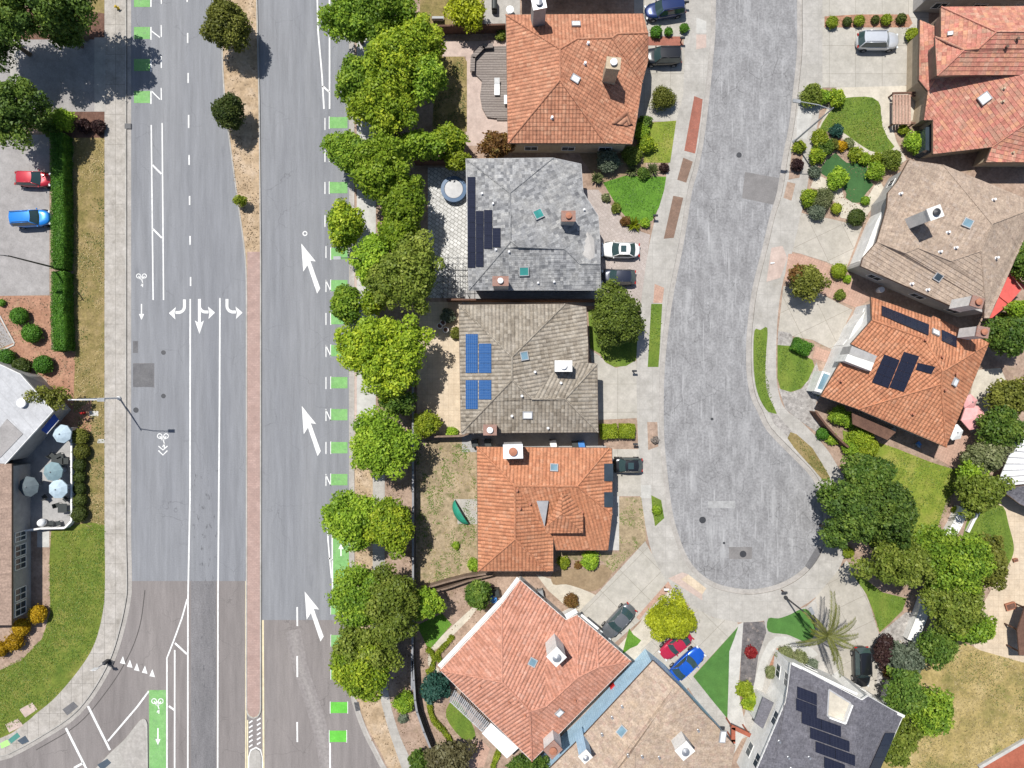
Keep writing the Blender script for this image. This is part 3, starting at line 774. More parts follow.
def on_roof(h, px, py, fi=None):
    if fi is None:
        best = None
        for i, f in enumerate(h.px):
            if inpoly((px, py), f): fi = i
        if fi is None:
            fi = min(range(len(h.px)), key=lambda i: (sum(q[0] for q in h.px[i]) / len(h.px[i]) - px) ** 2 + (sum(q[1] for q in h.px[i]) / len(h.px[i]) - py) ** 2)
    n, u, d = h.ax[fi]; p0 = sum(h.P[fi], Vector()) / len(h.P[fi])
    C = Vector((0, 0, CAMH)); D = W(px, py, 0) - C
    if h.bvh is None and getattr(h, 'roof', None):
        me = h.roof.data; o = Vector(h.t['_o'])
        h.bvh = BVHTree.FromPolygons([v.co + o for v in me.vertices], [list(q.vertices) for q in me.polygons])
    if h.bvh:
        hit = h.bvh.ray_cast(C, D.normalized())[0]
        if hit is not None: return hit, n, u, d, fi
    t = n.dot(p0 - C) / n.dot(D)
    return C + D * t, n, u, d, fi

def skylight(h, px, py, wpx, hpx, glass='skyglass', frame='trim_grey'):
    p, n, u, d, fi = on_roof(h, px, py)
    w, l = wpx / 9.5, hpx / 9.5
    if abs(u.x) < abs(u.y): w, l = l, w
    mb = MB()
    o = p - u * w / 2 - d * l / 2 + n * .06
    mb.obox(o, u * w, d * .09, n * .17); mb.obox(o + d * (l - .09), u * w, d * .09, n * .17)
    mb.obox(o + d * .09, u * .09, d * (l - .18), n * .17); mb.obox(o + d * .09 + u * (w - .09), u * .09, d * (l - .18), n * .17)
    f = mb.build('skylight', M[frame], h.t)
    mb = MB(); mb.obox(o + u * .09 + d * .09, u * (w - .18), d * (l - .18), n * .14)
    mb.build('pane', M[glass], f)

def panels(h, quad, nu, nv, mat, fi=None, lift=.12, gap=.012):
    cx = sum(q[0] for q in quad) / 4; cy = sum(q[1] for q in quad) / 4
    if fi is None: fi = on_roof(h, cx, cy)[4]
    Q = [on_roof(h, q[0], q[1], fi)[0] for q in quad]; n = h.ax[fi][0]
    def bl(s, t): return Q[0].lerp(Q[1], s).lerp(Q[3].lerp(Q[2], s), t)
    for i in range(nu):
        for j in range(nv):
            s0, s1 = i / nu + gap / nu, (i + 1) / nu - gap / nu; t0, t1 = j / nv + gap / nv, (j + 1) / nv - gap / nv
            P = [bl(s0, t0), bl(s1, t0), bl(s1, t1), bl(s0, t1)]
            if face_axes(P)[0][0] is not P[0] : pass
            up = [p + n * lift for p in P]; dn = [p + n * (lift - .05) for p in P]
            mb = MB()
            if (P[1] - P[0]).cross(P[3] - P[0]).dot(n) < 0:
                up = [up[0], up[3], up[2], up[1]]; dn = [dn[0], dn[3], dn[2], dn[1]]
            mb.face(up, [(0, 0), (1, 0), (1, 1), (0, 1)])
            for k in range(4):
                m = (k + 1) % 4; mb.face([dn[k], dn[m], up[m], up[k]], [(0, 0)] * 4)
            mb.build('solar_panel', M[mat], h.t)

def chimney(h, px, py, zt, sx, sy, mat, ang=0.0, cap='stucco_white', pot='metal', zb=None, capover=.06):
    T = W(px, py, zt)
    zb = zb if zb is not None else h.E - .3
    mb = MB(); mb.box((T.x, T.y, (zb + zt - .15) / 2), sx, sy, zt - .15 - zb, ang)
    c = mb.build('chimney', M[mat], h.t)
    mb = MB(); mb.box((T.x, T.y, zt - .075), sx + capover * 2, sy + capover * 2, .15, ang); mb.build('chimney_cap', M[cap], c)
    mb = MB(); r = min(sx, sy) * .26
    mb.lathe((T.x, T.y, zt), [(r, -.02), (r, .22), (r * 1.25, .24), (r * 1.25, .30), (.02, .40)], 14)
    mb.build('flue', M[pot], c)

def vent(h, px, py, r=.09, hh=.45, mat='metal'):
    p, n, u, d, fi = on_roof(h, px, py); mb = MB()
    mb.lathe((p.x, p.y, p.z), [(r * 1.9, -.08), (r * 1.5, .06), (r, .08), (r, hh * .75), (r * 1.3, hh * .78), (r * 1.3, hh)], 10)
    mb.build('vent', M[mat], h.t)

# ------------------------------------------------------------------ cars
def paint(name, col, metal=.25):
    return plain(name, col, .28, metal, .04, 3, .5, .8)

def car(px, py, dx, dy, L, Wd, kind, pm, label, sun=False, group='parked cars'):
    C = W(px, py, .8); a = math.atan2(-dy, dx)
    t = thing('parked_car', label, 'car', (0, 0, 0), group)
    suv = kind in ('suv', 'hatch')
    hb = .98 if kind == 'suv' else .90
    hr = {'sedan': 1.44, 'suv': 1.74, 'hatch': 1.52, 'sport': 1.36}[kind]
    N = 36; hl, hw = L / 2, Wd / 2
    def ring(z, sx, sy, e=4.2, f=None):
        R = []
        for k in range(N):
            th = 2 * PI * k / N; c, s = math.cos(th), math.sin(th)
            x = math.copysign(abs(c) ** (2 / e), c) * hl * sx; y = math.copysign(abs(s) ** (2 / 3.4), s) * hw * sy
            x -= .10 * hl * (abs(y) / hw) ** 3 * (1 if x > 0 else .6) * math.copysign(1, x) * (abs(x) / hl) ** 2
            R.append((x, y, z if f is None else f(x)))
        return R
    def belt(x):
        q = x / hl
        if q > .25: return hb - .16 * ((q - .25) / .75) ** 1.6 * (1 if kind != 'suv' else .6)
        if q < -.55 and not suv: return hb + .02 - .06 * ((-q - .55) / .45) ** 2
        return hb
    b = MB()
    b.loft([ring(.20, .93, .88), ring(.30, .985, .965), ring(.55, 1, 1), ring(.70, .995, .985),
            ring(0, .975, .945, f=lambda x: belt(x) - .06), ring(0, .94, .90, f=lambda x: belt(x)), ring(0, .6, .6, f=lambda x: belt(x) + .012), ring(0, .25, .3, f=lambda x: belt(x) + .015)])
    xf, xr = {'sedan': (.42, -.72), 'suv': (.46, -.94), 'hatch': (.48, -.90), 'sport': (.36, -.74)}[kind]
    tf, tr = {'sedan': (.10, -.42), 'suv': (.20, -.80), 'hatch': (.14, -.62), 'sport': (.08, -.40)}[kind]
    xf, xr, tf, tr = xf * hl, xr * hl, tf * hl, tr * hl
    wb, wt = hw * .90, hw * .70
    # roof skin with a little crown, and the pillars
    nx, ny = 6, 6; ids = []
    for i in range(nx + 1):
        for j in range(ny + 1):
            s = i / nx; y = (j / ny * 2 - 1); x = tr + (tf - tr) * s
            x += (-.10 if s == 0 else (.10 if s == 1 else 0)) * (1 - y * y)
            b.v.append((x, y * wt, hr + .035 * (1 - y * y) - .035 * (abs(2 * s - 1)) ** 3)); ids.append(len(b.v) - 1)
    for i in range(nx):
        for j in range(ny):
            q = i * (ny + 1) + j; b.addf((ids[q], ids[q + ny + 1], ids[q + ny + 2], ids[q + 1]))
    for sy in (-1, 1):
        zb = hb - .02
        A = [Vector((xr, sy * wb, zb)), Vector((xf, sy * wb, belt(xf) - .02)), Vector((tf, sy * wt, hr)), Vector((tr, sy * wt, hr))]
        o = Vector((0, -sy * .015, 0)); F = [p + o for p in A]
        b.face(F if sy < 0 else F[::-1])
        for p, q in ((A[1], A[2]), (A[0], A[3])): b.tube([p + o, q + o], .045, .04, 6)
        b.tube([A[3], A[2]], .03, .03, 6)
    body = b.build('body', pm, t, (0, 0, 0), True)
    g = MB(); K = 6
    def screen(x0, z0, w0, x1, z1, w1, bul):
        lo = g.addv([(x0 + bul * (1 - (2 * k / K - 1) ** 2), (2 * k / K - 1) * w0, z0) for k in range(K + 1)])
        hi = g.addv([(x1 + bul * .8 * (1 - (2 * k / K - 1) ** 2), (2 * k / K - 1) * w1, z1) for k in range(K + 1)])
        for k in range(K): g.addf((lo + k, lo + k + 1, hi + k + 1, hi + k) if bul > 0 else (lo + k + 1, lo + k, hi + k, hi + k + 1))
    screen(xf, belt(xf) - .01, wb * .97, tf, hr - .005, wt * .97, .12); g.build('windscreen', M['car_glass'], t, (0, 0, 0), True)
    g = MB(); screen(xr, hb - .01, wb * .95, tr, hr - .005, wt * .95, -.10); g.build('rear_window', M['car_glass'], t, (0, 0, 0), True)
    for sy in (-1, 1):
        g = MB(); B0 = Vector((xr + .18, sy * (wb + .004), hb + .03)); B1 = Vector((xf - .20, sy * (wb + .004), hb + .02))
        T1 = Vector((tf + .02, sy * (wt + .012), hr - .07)); T0 = Vector((tr + .06, sy * (wt + .012), hr - .07))
        F = [B0, B1, T1, T0]; g.face(F if sy < 0 else F[::-1]); g.build('side_window', M['car_glass'], t, (0, 0, 0))
        m = MB(); m.box((xf - .12, sy * (hw + .03), hb + .05), .12, .15, .11, 0, .8); m.build('wing_mirror', pm, t, (0, 0, 0))
        for x in (hl * .62, -hl * .60):
            w = MB(); w.tube([(x, sy * (hw - .20), .33), (x, sy * (hw + .012), .33)], .33, .33, 18); wo = w.build('wheel', M['tyre'], t, (0, 0, 0))
            w = MB(); w.tube([(x, sy * (hw - .1), .33), (x, sy * (hw + .02), .33)], .21, .19, 14); w.build('rim', M['rim'], wo, (0, 0, 0))
        l = MB(); l.box((hl * .93, sy * hw * .66, .66), .18, .34, .12, -sy * .35); l.build('headlight', M['lamp_clear'], t, (0, 0, 0))
        l = MB(); l.box((-hl * .955, sy * hw * .68, .76), .12, .30, .15, sy * .2); l.build('tail_light', M['lamp_red'], t, (0, 0, 0))
    if sun:
        g = MB(); g.box(((tf + tr) / 2 + .12, 0, hr + .034), .62, .72, .02); g.build('sunroof', M['car_glass'], t, (0, 0, 0))
    if kind == 'suv':
        for sy in (-1, 1):
            g = MB(); g.tube([(tr + .1, sy * wt * .86, hr + .02), (tr + .2, sy * wt * .86, hr + .08), (tf - .2, sy * wt * .86, hr + .08), (tf - .1, sy * wt * .86, hr + .02)], .022, .022, 6); g.build('roof_rail', M['dark_metal'], t, (0, 0, 0))
    t.location = (C.x, C.y, .125); t.rotation_euler = (0, 0, a)
    return t

# ------------------------------------------------------------------ street and garden furniture
def lamp(bx, by, hgt, ax, ay, arm, label, mat='pole', group='street lamps'):
    B = W(bx, by, 0); d = Vector((ax, -ay, 0)).normalized()
    t = thing('street_lamp', label, 'street lamp', (B.x, B.y, .1), group)
    mb = MB(); mb.lathe((B.x, B.y, .1), [(.22, 0), (.22, .25), (.13, .4), (.10, .6), (.085, hgt * .6), (.065, hgt - .1), (.03, hgt)], 12); mb.build('pole', M[mat], t)
    top = Vector((B.x, B.y, hgt - .1)); e = top + d * arm + Vector((0, 0, .35))
    mb = MB(); mb.tube([top - Vector((0, 0, .3)), top + d * arm * .45 + Vector((0, 0, .28)), e], .055, .04, 8); mb.build('arm', M[mat], t)
    mb = MB(); n = Vector((-d.y, d.x, 0)); mb.obox(e - n * .17 - Vector((0, 0, .09)), d * .75, n * .34, Vector((0, 0, .13))); hd = mb.build('lamp_head', M['plastic_grey'], t)
    mb = MB(); mb.obox(e - n * .13 - Vector((0, 0, .12)) + d * .1, d * .5, n * .26, Vector((0, 0, .03))); mb.build('lens', M['skyglass_white'], hd)
    return t

def umbrella(px, py, rpx, mat, label, z=2.45, n=8, name='patio_umbrella', group='patio umbrellas', ang=.2):
    C = W(px, py, z); R = rpx / PXM * (CAMH - z) / CAMH
    t = thing(name, label, 'umbrella', (C.x, C.y, .14), group)
    mb = MB(); ring = []
    for k in range(n):
        a = 2 * PI * k / n + ang; ring.append((C.x + R * math.cos(a), C.y + R * math.sin(a), z - .35))
    top = (C.x, C.y, z + .15)
    for k in range(n):
        a, b = ring[k], ring[(k + 1) % n]
        am = tuple(a[i] * .5 + top[i] * .5 + (0, 0, .05)[i] for i in range(3)); bm = tuple(b[i] * .5 + top[i] * .5 + (0, 0, .05)[i] for i in range(3))
        mb.face([am, bm, top]); mb.face([a, b, bm, am])
        mb.face([b, a, (a[0], a[1], a[2] - .16), (b[0], b[1], b[2] - .16)])
    mb.build('canopy', M[mat], t)
    mb = MB(); mb.lathe((C.x, C.y, z + .1), [(.09, 0), (.07, .1), (.02, .16)], 10); mb.build('finial', M['plastic_grey'], t)
    mb = MB(); mb.lathe((C.x, C.y, .14), [(.28, 0), (.28, .06), (.03, .1), (.025, z)], 10); mb.build('pole', M['metal'], t)
    for k in range(n):
        mb = MB(); a = ring[k]; mb.tube([(C.x, C.y, z + .1), (a[0], a[1], a[2] - .02)], .012, .012, 4); mb.build('rib', M['metal'], t)
    return t

def table(px, py, s, label, round_=False, group='patio tables', mat='plastic_dark'):
    C = W(px, py, .75); t = thing('patio_table', label, 'table', (C.x, C.y, .14), group); r = s / PXM / 2
    mb = MB()
    if round_: mb.lathe((C.x, C.y, .84), [(r * .96, 0), (r, .02), (r, .04), (.01, .045)], 18)
    else: mb.box((C.x, C.y, .86), r * 2, r * 2, .04)
    mb.build('table_top', M[mat], t)
    for x in (-1, 1):
        for y in (-1, 1):
            q = r * .72; mb = MB(); mb.tube([(C.x + x * q, C.y + y * q, .14), (C.x + x * q * .9, C.y + y * q * .9, .85)], .025, .025, 6); mb.build('leg', M['dark_metal'], t)
    return t

def chair(px, py, ang, label, mat='plastic_dark', group='patio chairs'):
    C = W(px, py, .5); t = thing('patio_chair', label, 'chair', (C.x, C.y, .14), group); R = Matrix.Rotation(ang, 3, 'Z')
    def q(x, y, z): v = R @ Vector((x, y, 0)); return (C.x + v.x, C.y + v.y, .14 + z)
    mb = MB(); mb.box(q(0, 0, .45), .5, .5, .05, ang); mb.build('seat', M[mat], t)
    mb = MB(); mb.box(q(-.25, 0, .72), .05, .5, .5, ang); mb.build('backrest', M[mat], t)
    for x in (-.2, .2):
        for y in (-.2, .2):
            mb = MB(); mb.tube([q(x, y, 0), q(x, y, .44)], .02, .02, 5); mb.build('leg', M['dark_metal'], t)
    return t

def bin_(px, py, mat, label, group='wheelie bins'):
    C = W(px, py, .6); t = thing('wheelie_bin', label, 'bin', (C.x, C.y, .12), group)
    mb = MB(); mb.box((C.x, C.y, .62), .66, .74, 1.0, .2, 1.12); mb.build('body', M[mat], t)
    mb = MB(); mb.box((C.x, C.y, 1.15), .76, .84, .07, .2, .9); mb.build('lid', M[mat], t)
    for s in (-1, 1):
        mb = MB(); mb.tube([(C.x + s * .28, C.y + .36, .22), (C.x + s * .34, C.y + .36, .22)], .11, .11, 10); mb.build('wheel', M['tyre'], t)
    return t

def mailbox(px, py, label, mat='dark_metal'):
    C = W(px, py, .9); t = thing('mailbox', label, 'mailbox', (C.x, C.y, .12), 'kerbside mailboxes')
    mb = MB(); mb.box((C.x, C.y, .6), .1, .1, 1.0); mb.build('post', M['wood_brown'], t)
    mb = MB(); R = [[(C.x - .26 + k * .52, C.y + .12 * math.cos(a), 1.18 + .12 * math.sin(a) if 0 <= a <= PI else 1.08) for a in [i * PI / 6 for i in range(7)] + [PI + .01, 2 * PI - .01]] for k in (0, 1)]
    mb.loft(R); mb.build('box', M[mat], t)
    return t

def fence(pts, h, label, mat='wood_fence', thick=.07, posts=True, cap=None, name='fence', cat='fence', postr=.06, measure=None, z0=.08):
    """solid fence; pixel points follow its top edge"""
    P = [W(p[0], p[1], h if measure is None else measure) for p in pts]; c = sum(P, Vector()) / len(P)
    t = thing(name, label, cat, (c.x, c.y, .1))
    mb = MB(); cb = MB(); k = 0
    for a, b in zip(P[:-1], P[1:]):
        d = b - a; d.z = 0; L = d.length; d.normalize(); n = Vector((-d.y, d.x, 0))
        mb.obox(Vector((a.x, a.y, z0)) - n * thick / 2, d * L, n * thick, Vector((0, 0, h - z0)))
        cb.obox(Vector((a.x, a.y, h + .003)) - n * (thick / 2 + .05), d * L, n * (thick + .10), Vector((0, 0, .05)))
        if posts:
            m = max(1, round(L / 2.4))
            for i in range(m + 1):
                if i == 0 and k: continue
                p = a + d * (L * i / m); pb = MB(); pb.box((p.x, p.y, (h + .1) / 2), postr * 2.2, postr * 2.2, h + .1); pb.build('post', M[mat], t); k += 1
    mb.build('panel', M[mat], t); cb.build('cap_rail', M[cap or mat], t)
    return t
# ------------------------------------------------------------------ ground, roads, pavements
g = MB(); g.sheet([(-1500, -1500), (1500, -1500), (1500, 1500), (-1500, 1500)], -.06)
o = g.build('ground', M['ground']); o['label'] = 'dry open ground around the neighbourhood'; o['category'] = 'ground'; o['kind'] = 'structure'

WK = [(127, -250), (127, 400), (127, 560), (127, 598), (120, 631), (110, 661), (92, 693), (72, 716), (42, 736), (15, 751), (-2, 757), (-80, 775), (-500, 830)]
WK = WK[:2] + smooth_line([(127, 400), (127, 530), (127.8, 575), (127, 598), (120, 631), (110, 661), (92, 693), (72, 716), (42, 736), (15, 751), (-2, 757), (-80, 775)], 5) + [(-500, 830)]
WI = [(105, -250), (105, 400)] + smooth_line([(105, 500), (105.2, 540), (105.6, 576), (104, 608), (96, 641), (82, 666), (57, 696), (37, 713), (25, 723), (0, 738), (-80, 756)], 5) + [(-500, 805)]
EK = [(353, -250), (353, 600)] + smooth_line([(353.5, 640), (354, 690), (358, 708), (366, 730), (376, 750), (390, 775), (425, 820)], 5) + [(520, 930)]
RL = [(716, -250), (716, 0), (713, 60), (709, 100), (704, 140), (698, 170), (692, 192), (684, 242), (674, 292), (667, 342), (664, 384), (664, 430), (666, 460), (672, 509), (679, 536), (688, 558), (700, 573), (716, 583), (735, 588), (755, 589), (778, 584), (798, 573), (812, 558), (820, 540), (823, 520), (821, 498), (811, 477), (791, 456), (767, 431), (758, 413), (751, 398), (747, 378), (746, 355), (747, 330), (752, 290), (763, 245), (770, 215), (777, 192), (783, 155), (789, 125), (793, 90), (797, 50), (797, 0), (797, -250)]
RL = smooth_line(RL, 3)
RK = offset_line(RL, -5)
IL = smooth_line([(684, -250), (684, 0), (683, 60), (682, 97), (676, 122), (670, 155), (664, 185), (656, 215), (650, 240), (645, 270), (640, 310), (637, 342), (636, 384), (637, 429), (639, 466), (641, 496), (645, 524), (652, 554), (664, 578), (682, 600), (710, 616), (738, 622), (765, 620), (792, 611), (815, 597), (835, 575), (846, 548), (849, 520), (848, 497), (843, 476), (830, 454), (818, 439), (800, 421), (785, 409), (779, 396), (776, 375), (776, 342), (778, 310), (783, 280), (792, 252), (800, 217), (806, 192), (812, 155), (817, 125), (822, 87), (823, 40), (823, -250)], 3)

surf('road', 'brown grey asphalt of the wide avenue and its slip lane', [(-500, 560), (560, 560), (560, 1050), (-500, 1050)], 0, M['asph_old'], cat='road')
surf('road', 'blue grey resurfaced asphalt of the avenue left of the median', [(120, -250), (254, -250), (254, 581), (120, 581)], .004, M['asph_new'])
surf('road', 'blue grey resurfaced asphalt of the avenue right of the median', [(254, -250), (356, -250), (356, 620), (254, 620)], .005, M['asph_new'])
surf('road', 'weathered pale asphalt of the residential cul-de-sac', RL, 0, M['asph_res'])
surf('road', 'dark worn lane with scuffed asphalt between the two long white lines', [(191, 470), (218, 470), (218, 581), (191, 581)], .008, gmat('asphalt_scuffed', [(0.183, 0.189, 0.208), (0.217, 0.223, 0.239), (0.244, 0.248, 0.261)], .10, 8, 9, .16, stretch=(1.6, .12, 1), spots=[((.05, .05, .055), 1.5, .585, .8, (1.6, .6, 1))]))
surf('road', 'dark scuffed lane of the brown asphalt between the long white lines', [(191, 581), (216, 581), (216, 1000), (191, 1000)], .009, M['asph_worn'])
for lab, p in (('square utility patch of darker asphalt beside the left kerb', [(133, 363.5), (154, 363.5), (154, 387), (133, 387)]),
               ('small dark patch of asphalt above the utility patch', [(133, 341), (138, 341), (138, 353), (133, 353)])):
    surf('road_patch', lab, p, .0085, M['asph_dark'])
mb = MB(); strip(mb, [(133, 363.5), (154, 363.5), (154, 388)], .09, .0095); o = mb.build('road_seam_marking', M['asph_worn']); o['kind'] = 'structure'; o['label'] = 'tar seam round the square utility patch'; o['category'] = 'road marking'
surf('road_patch', 'rectangular smooth asphalt patch in the residential street', [(745, 172), (779, 178), (775, 205), (742, 198)], .006, M['asph_patch'])
surf('road_patch', 'small square asphalt patch around the cul-de-sac manhole', [(729, 547), (752, 547), (752, 559), (729, 559)], .006, M['asph_patch'])
surf('road_patch', 'long pale asphalt patch in the cul-de-sac', [(708, 501), (735, 501), (735, 508), (708, 508)], .006, gmat('asphalt_pale', [(.30, .3, .3), (.36, .36, .36)], .8))
surf('road_patch', 'grey metal drain apron at the edge of the cul-de-sac', [(805, 566), (817, 546), (823, 550), (811, 571)], .016, M['asph_dark'])
def streak(label, p, widths, cols, z):
    for k, (w, m) in enumerate(zip(widths, cols)):
        mb = MB(); strip(mb, smooth_line(p, 6), w, z + k * .0012)
        o = mb.build('tyre_polished_marking', gmat('tyre_polish', [m, tuple(x * 1.10 for x in m)], .5, stretch=(1, .2, 1), mid=.1)); o['kind'] = 'structure'; o['category'] = 'road marking'
        o['label'] = label + (', outer part', ', inner part', ', core')[k]
streak('pale curved tyre polished streak right of the median', [(293, 630), (297, 650), (302, 672), (312, 702), (322, 737), (331, 790)], (1.7, 1.0, .4), ((.228, .208, .203), (.242, .222, .216), (.258, .238, .23)), .006)
streak('thin curved seam along the slip lane', [(145, 590), (140, 625), (129, 655), (109, 688), (78, 724), (36, 750)], (.10,), ((.085, .078, .075),), .0065)
# raised lots with real kerb faces
surf('lot_ground', 'raised dry ground of the commercial lot west of the avenue', [(-500, -250)] + WK, .10, M['soil'], -.05, 'ground')
surf('lot_ground', 'raised dry soil of the housing lots east of the avenue', EK + [(1500, 1000), (1500, -250)] + RK[::-1], .10, M['soil'], -.05, 'ground')
surf('gutter', 'concrete gutter along the west kerb of the avenue', WK + offset_line(WK, 4.2)[::-1], .013, M['gutter'])
surf('gutter', 'concrete gutter along the east kerb of the avenue', EK + offset_line(EK, -4.0)[::-1], .013, M['gutter'])
surf('gutter', 'concrete gutter ringing the cul-de-sac street', RK + RL[::-1], .013, M['gutter'])
def kerb(lab, line, dd):
    surf('kerb', lab, line + offset_line(line, dd)[::-1], .135, M['conc'], -.04)
kerb('concrete kerb west of the avenue', WK, -1.4)
kerb('concrete kerb east of the avenue', EK, 1.6)
kerb('concrete kerb of the cul-de-sac street', RK, -1.6)

SN = [0]
def S(name, label, pts, layer, mat, smooth=0, cat=None):
    SN[0] += 1
    return surf(name, label, pts, .104 + .004 * layer + .000025 * SN[0], M[mat], None, cat, smooth)

S('sidewalk', 'stained concrete sidewalk west of the avenue', offset_line(WK, -1.3) + WI[::-1], 2, 'conc_west')
S('sidewalk', 'concrete sidewalk ringing the residential street', offset_line(RK, -1.5) + IL[::-1], 3, 'conc')
S('sidewalk', 'concrete sidewalk under the street trees along the east kerb', [(357, -250), (376, -250), (376, 428), (384, 436), (384, 470), (373, 470), (373, 440), (357, 430)], 2, 'conc_white')
S('sidewalk', 'concrete footpath set back behind the dry verge', smooth_line([(373, 462), (373, 620), (375, 660), (380, 695), (389, 730), (402, 768), (420, 820)], 4) + smooth_line([(385, 462), (385, 620), (386, 665), (390, 700), (400, 735), (415, 768), (436, 820)], 4)[::-1], 3, 'conc')
S('verge', 'pink concrete strip beside the east kerb', [(353.5, 250), (357, 250), (357, 440), (353.5, 440)], 3, 'pink_conc')
S('verge', 'straw coloured dry verge between kerb and footpath', [(355, 440), (373, 440), (373, 620), (375, 660), (380, 695), (389, 730), (402, 768), (420, 820), (418, 830), (380, 750), (368, 728), (359, 706), (356, 690)], 1, 'soil_straw')
S('verge', 'brown bare soil between the footpath and the charcoal fence', [(385, 440), (412, 440), (412, 690), (432, 750), (440, 800), (425, 800), (400, 735), (386, 665)], 0, 'soil')
# west lot
S('entrance_drive', 'pale asphalt driveway into the car park, crossed by tree shade', [(-500, 40), (96, 40), (96, 112), (-500, 112)], 1, 'parking')
S('driveway_apron', 'concrete apron at the mouth of the car park driveway', [(95, 38), (106, 38), (106, 112), (95, 112)], 3, 'conc')
S('driveway_apron', 'concrete band across the car park driveway', [(10, 42), (19, 42), (21, 112), (12, 112)], 2, 'conc')
S('car_park', 'pale asphalt of the car park by the clipped hedge', [(-500, 135), (50, 135), (50, 295), (0, 296), (-500, 296)], 1, 'parking')
S('mulch_bed', 'dark bark bed between the driveway and the hedge', [(60, 112), (105, 112), (105, 138), (60, 138)], 1, 'mulch_dark')
S('mulch_bed', 'dark bark bed under the tree north of the driveway', [(10, 8), (105, 12), (105, 40), (0, 40)], 1, 'mulch_dark')
S('lawn', 'dry grass corner north of the driveway', [(84, -250), (105, -250), (105, 14), (92, 12)], 2, 'grass_dry')
S('lawn', 'long strip of dry grass beside the west sidewalk', [(74, 138), (105.3, 138), (105.5, 530), (74, 530)], 0, 'grass_dry')
S('mulch_bed', 'red bark bed with clipped ball shrubs', [(-60, 296), (52, 296), (52, 350), (76, 352), (74, 400), (72, 440), (48, 440), (48, 380), (0, 345), (-60, 345)], 1, 'mulch')
S('mulch_bed', 'red bark bed beside the patio railing', [(70, 415), (92, 400), (92, 432), (74, 438)], 4, 'mulch')
S('car_park', 'grey paved corner edged in pale kerb', [(-60, 312), (-2, 316), (14, 343), (-60, 372)], 3, 'parking')
mb = MB(); P = [W(*q) for q in ((0, 316), (15, 344), (-4, 353))]
for a, b in zip(P[:-1], P[1:]):
    d = b - a; n = Vector((-d.y, d.x, 0)).normalized(); mb.obox(a + Vector((0, 0, .1)), d, n * .16, Vector((0, 0, .1)))
o = mb.build('kerb', M['conc_white']); o['kind'] = 'structure'; o['label'] = 'pale kerb round the paved corner by the ball shrubs'; o['category'] = 'kerb'
S('lawn', 'patchy green lawn at the street corner', [(38, 535)] + smooth_line([(60, 528), (105.1, 525), (105.6, 576), (104, 608), (96, 641), (82, 666), (57, 696), (37, 713), (25, 723), (0, 738), (-60, 752)], 3) + [(-60, 690), (0, 668), (22, 657), (42, 638), (50, 615), (50, 560)], 1, 'grass_west')
S('mulch_bed', 'tan soil bed along the cafe wall', [(36, 528), (52, 528), (50, 560), (51, 612), (43, 638), (22, 660), (0, 670), (-60, 690), (-60, 640), (36, 610)], 2, 'soil')
S('patio', 'grey cafe patio floor', [(14, 425), (71, 428), (71, 521), (64, 529), (14, 533)], 4, 'patio_grey')
S('concrete_pad', 'concrete pad below the patio railing', [(38, 531), (50, 531), (50, 547), (38, 547)], 5, 'conc_white')
S('concrete_pad', 'pale concrete pad at the corner of the lawn', [(20, 709), (33, 702), (38, 709), (26, 717)], 5, 'pink_conc')
S('concrete_pad', 'lower pale concrete pad at the corner of the lawn', [(6, 724), (19, 718), (24, 725), (10, 732)], 5, 'pink_conc')
S('concrete_pad', 'small concrete pad by the red hydrant', [(90, 411), (99, 411), (99, 416), (90, 416)], 5, 'conc_white')
S('concrete_pad', 'pale utility pad on the grass beside the sidewalk', [(98, 439), (105, 439), (105, 443), (98, 443)], 5, 'conc_white')
for lab, p, m in (('dark tactile square near the sidewalk corner', [(63, 709), (74, 701), (79, 706), (68, 715)], 'asph_dark'), ('slate tactile paving square at the ramp', [(18, 740), (26, 735), (30, 741), (23, 744)], 'tactile_n'),
                  ('teal tactile paving square at the ramp', [(9, 739), (18, 732), (21, 736), (12, 743)], 'tactile_t'), ('bright green tactile paving square at the ramp', [(1, 743), (8, 739), (11, 744), (2, 748)], 'tactile_y'),
                  ('slate tactile square on the traffic island', [(98, 764), (108, 758), (112, 762), (103, 770)], 'tactile_n')):
    surf('tactile_paving', lab, p, .15 if 'island' in lab else .104 + .02, M[m])
# median and traffic island
med = smooth_line([(222, -250), (223, 0), (223, 60), (226, 107), (230, 140), (237, 192), (244, 242), (246.5, 270), (247, 300)], 4) + [(247, 708), (247.8, 712.5), (250, 716), (254, 717.5), (258, 716), (260.2, 712.5), (261, 708), (261, 260), (259.5, 100), (257, 0), (256, -250)]
surf('median', 'raised median strip of straw soil dividing the avenue', med, .12, M['soil_straw'], -.05)
surf('median_paving', 'pink brick paving of the narrow median', [(247.7, 252), (260.3, 252), (260.3, 707), (259.4, 712), (257.5, 715), (254, 716.5), (250.5, 715), (248.6, 712), (247.7, 707)], .126, M['brick_median'])
kerbmb = med + med[:1]
mb = MB()
for a, b in zip(med, med[1:]):
    A, B = W(*a), W(*b); d = B - A
    if d.length < .01: continue
    n = Vector((-d.y, d.x, 0)).normalized(); mb.obox(A - n * .08 + Vector((0, 0, -.04)), d, n * .15, Vector((0, 0, .185)))
o = mb.build('kerb', M['conc']); o['kind'] = 'structure'; o['label'] = 'pale kerb round the median'; o['category'] = 'kerb'
isl2 = [(249.5, 1000), (249.5, 757), (251, 751), (256, 748.5), (260, 751), (261.5, 757), (261.5, 1000)]
surf('median', 'concrete nose of the second median', isl2, .13, M['conc'], -.05)
isl = smooth_line([(148, 724), (146, 719), (142, 719), (137, 724), (125, 739), (111, 752), (96, 768)], 4) + [(80, 800), (149, 800)]
surf('traffic_island', 'concrete traffic island between slip lane and green bike lane', isl, .14, M['conc'], -.05)
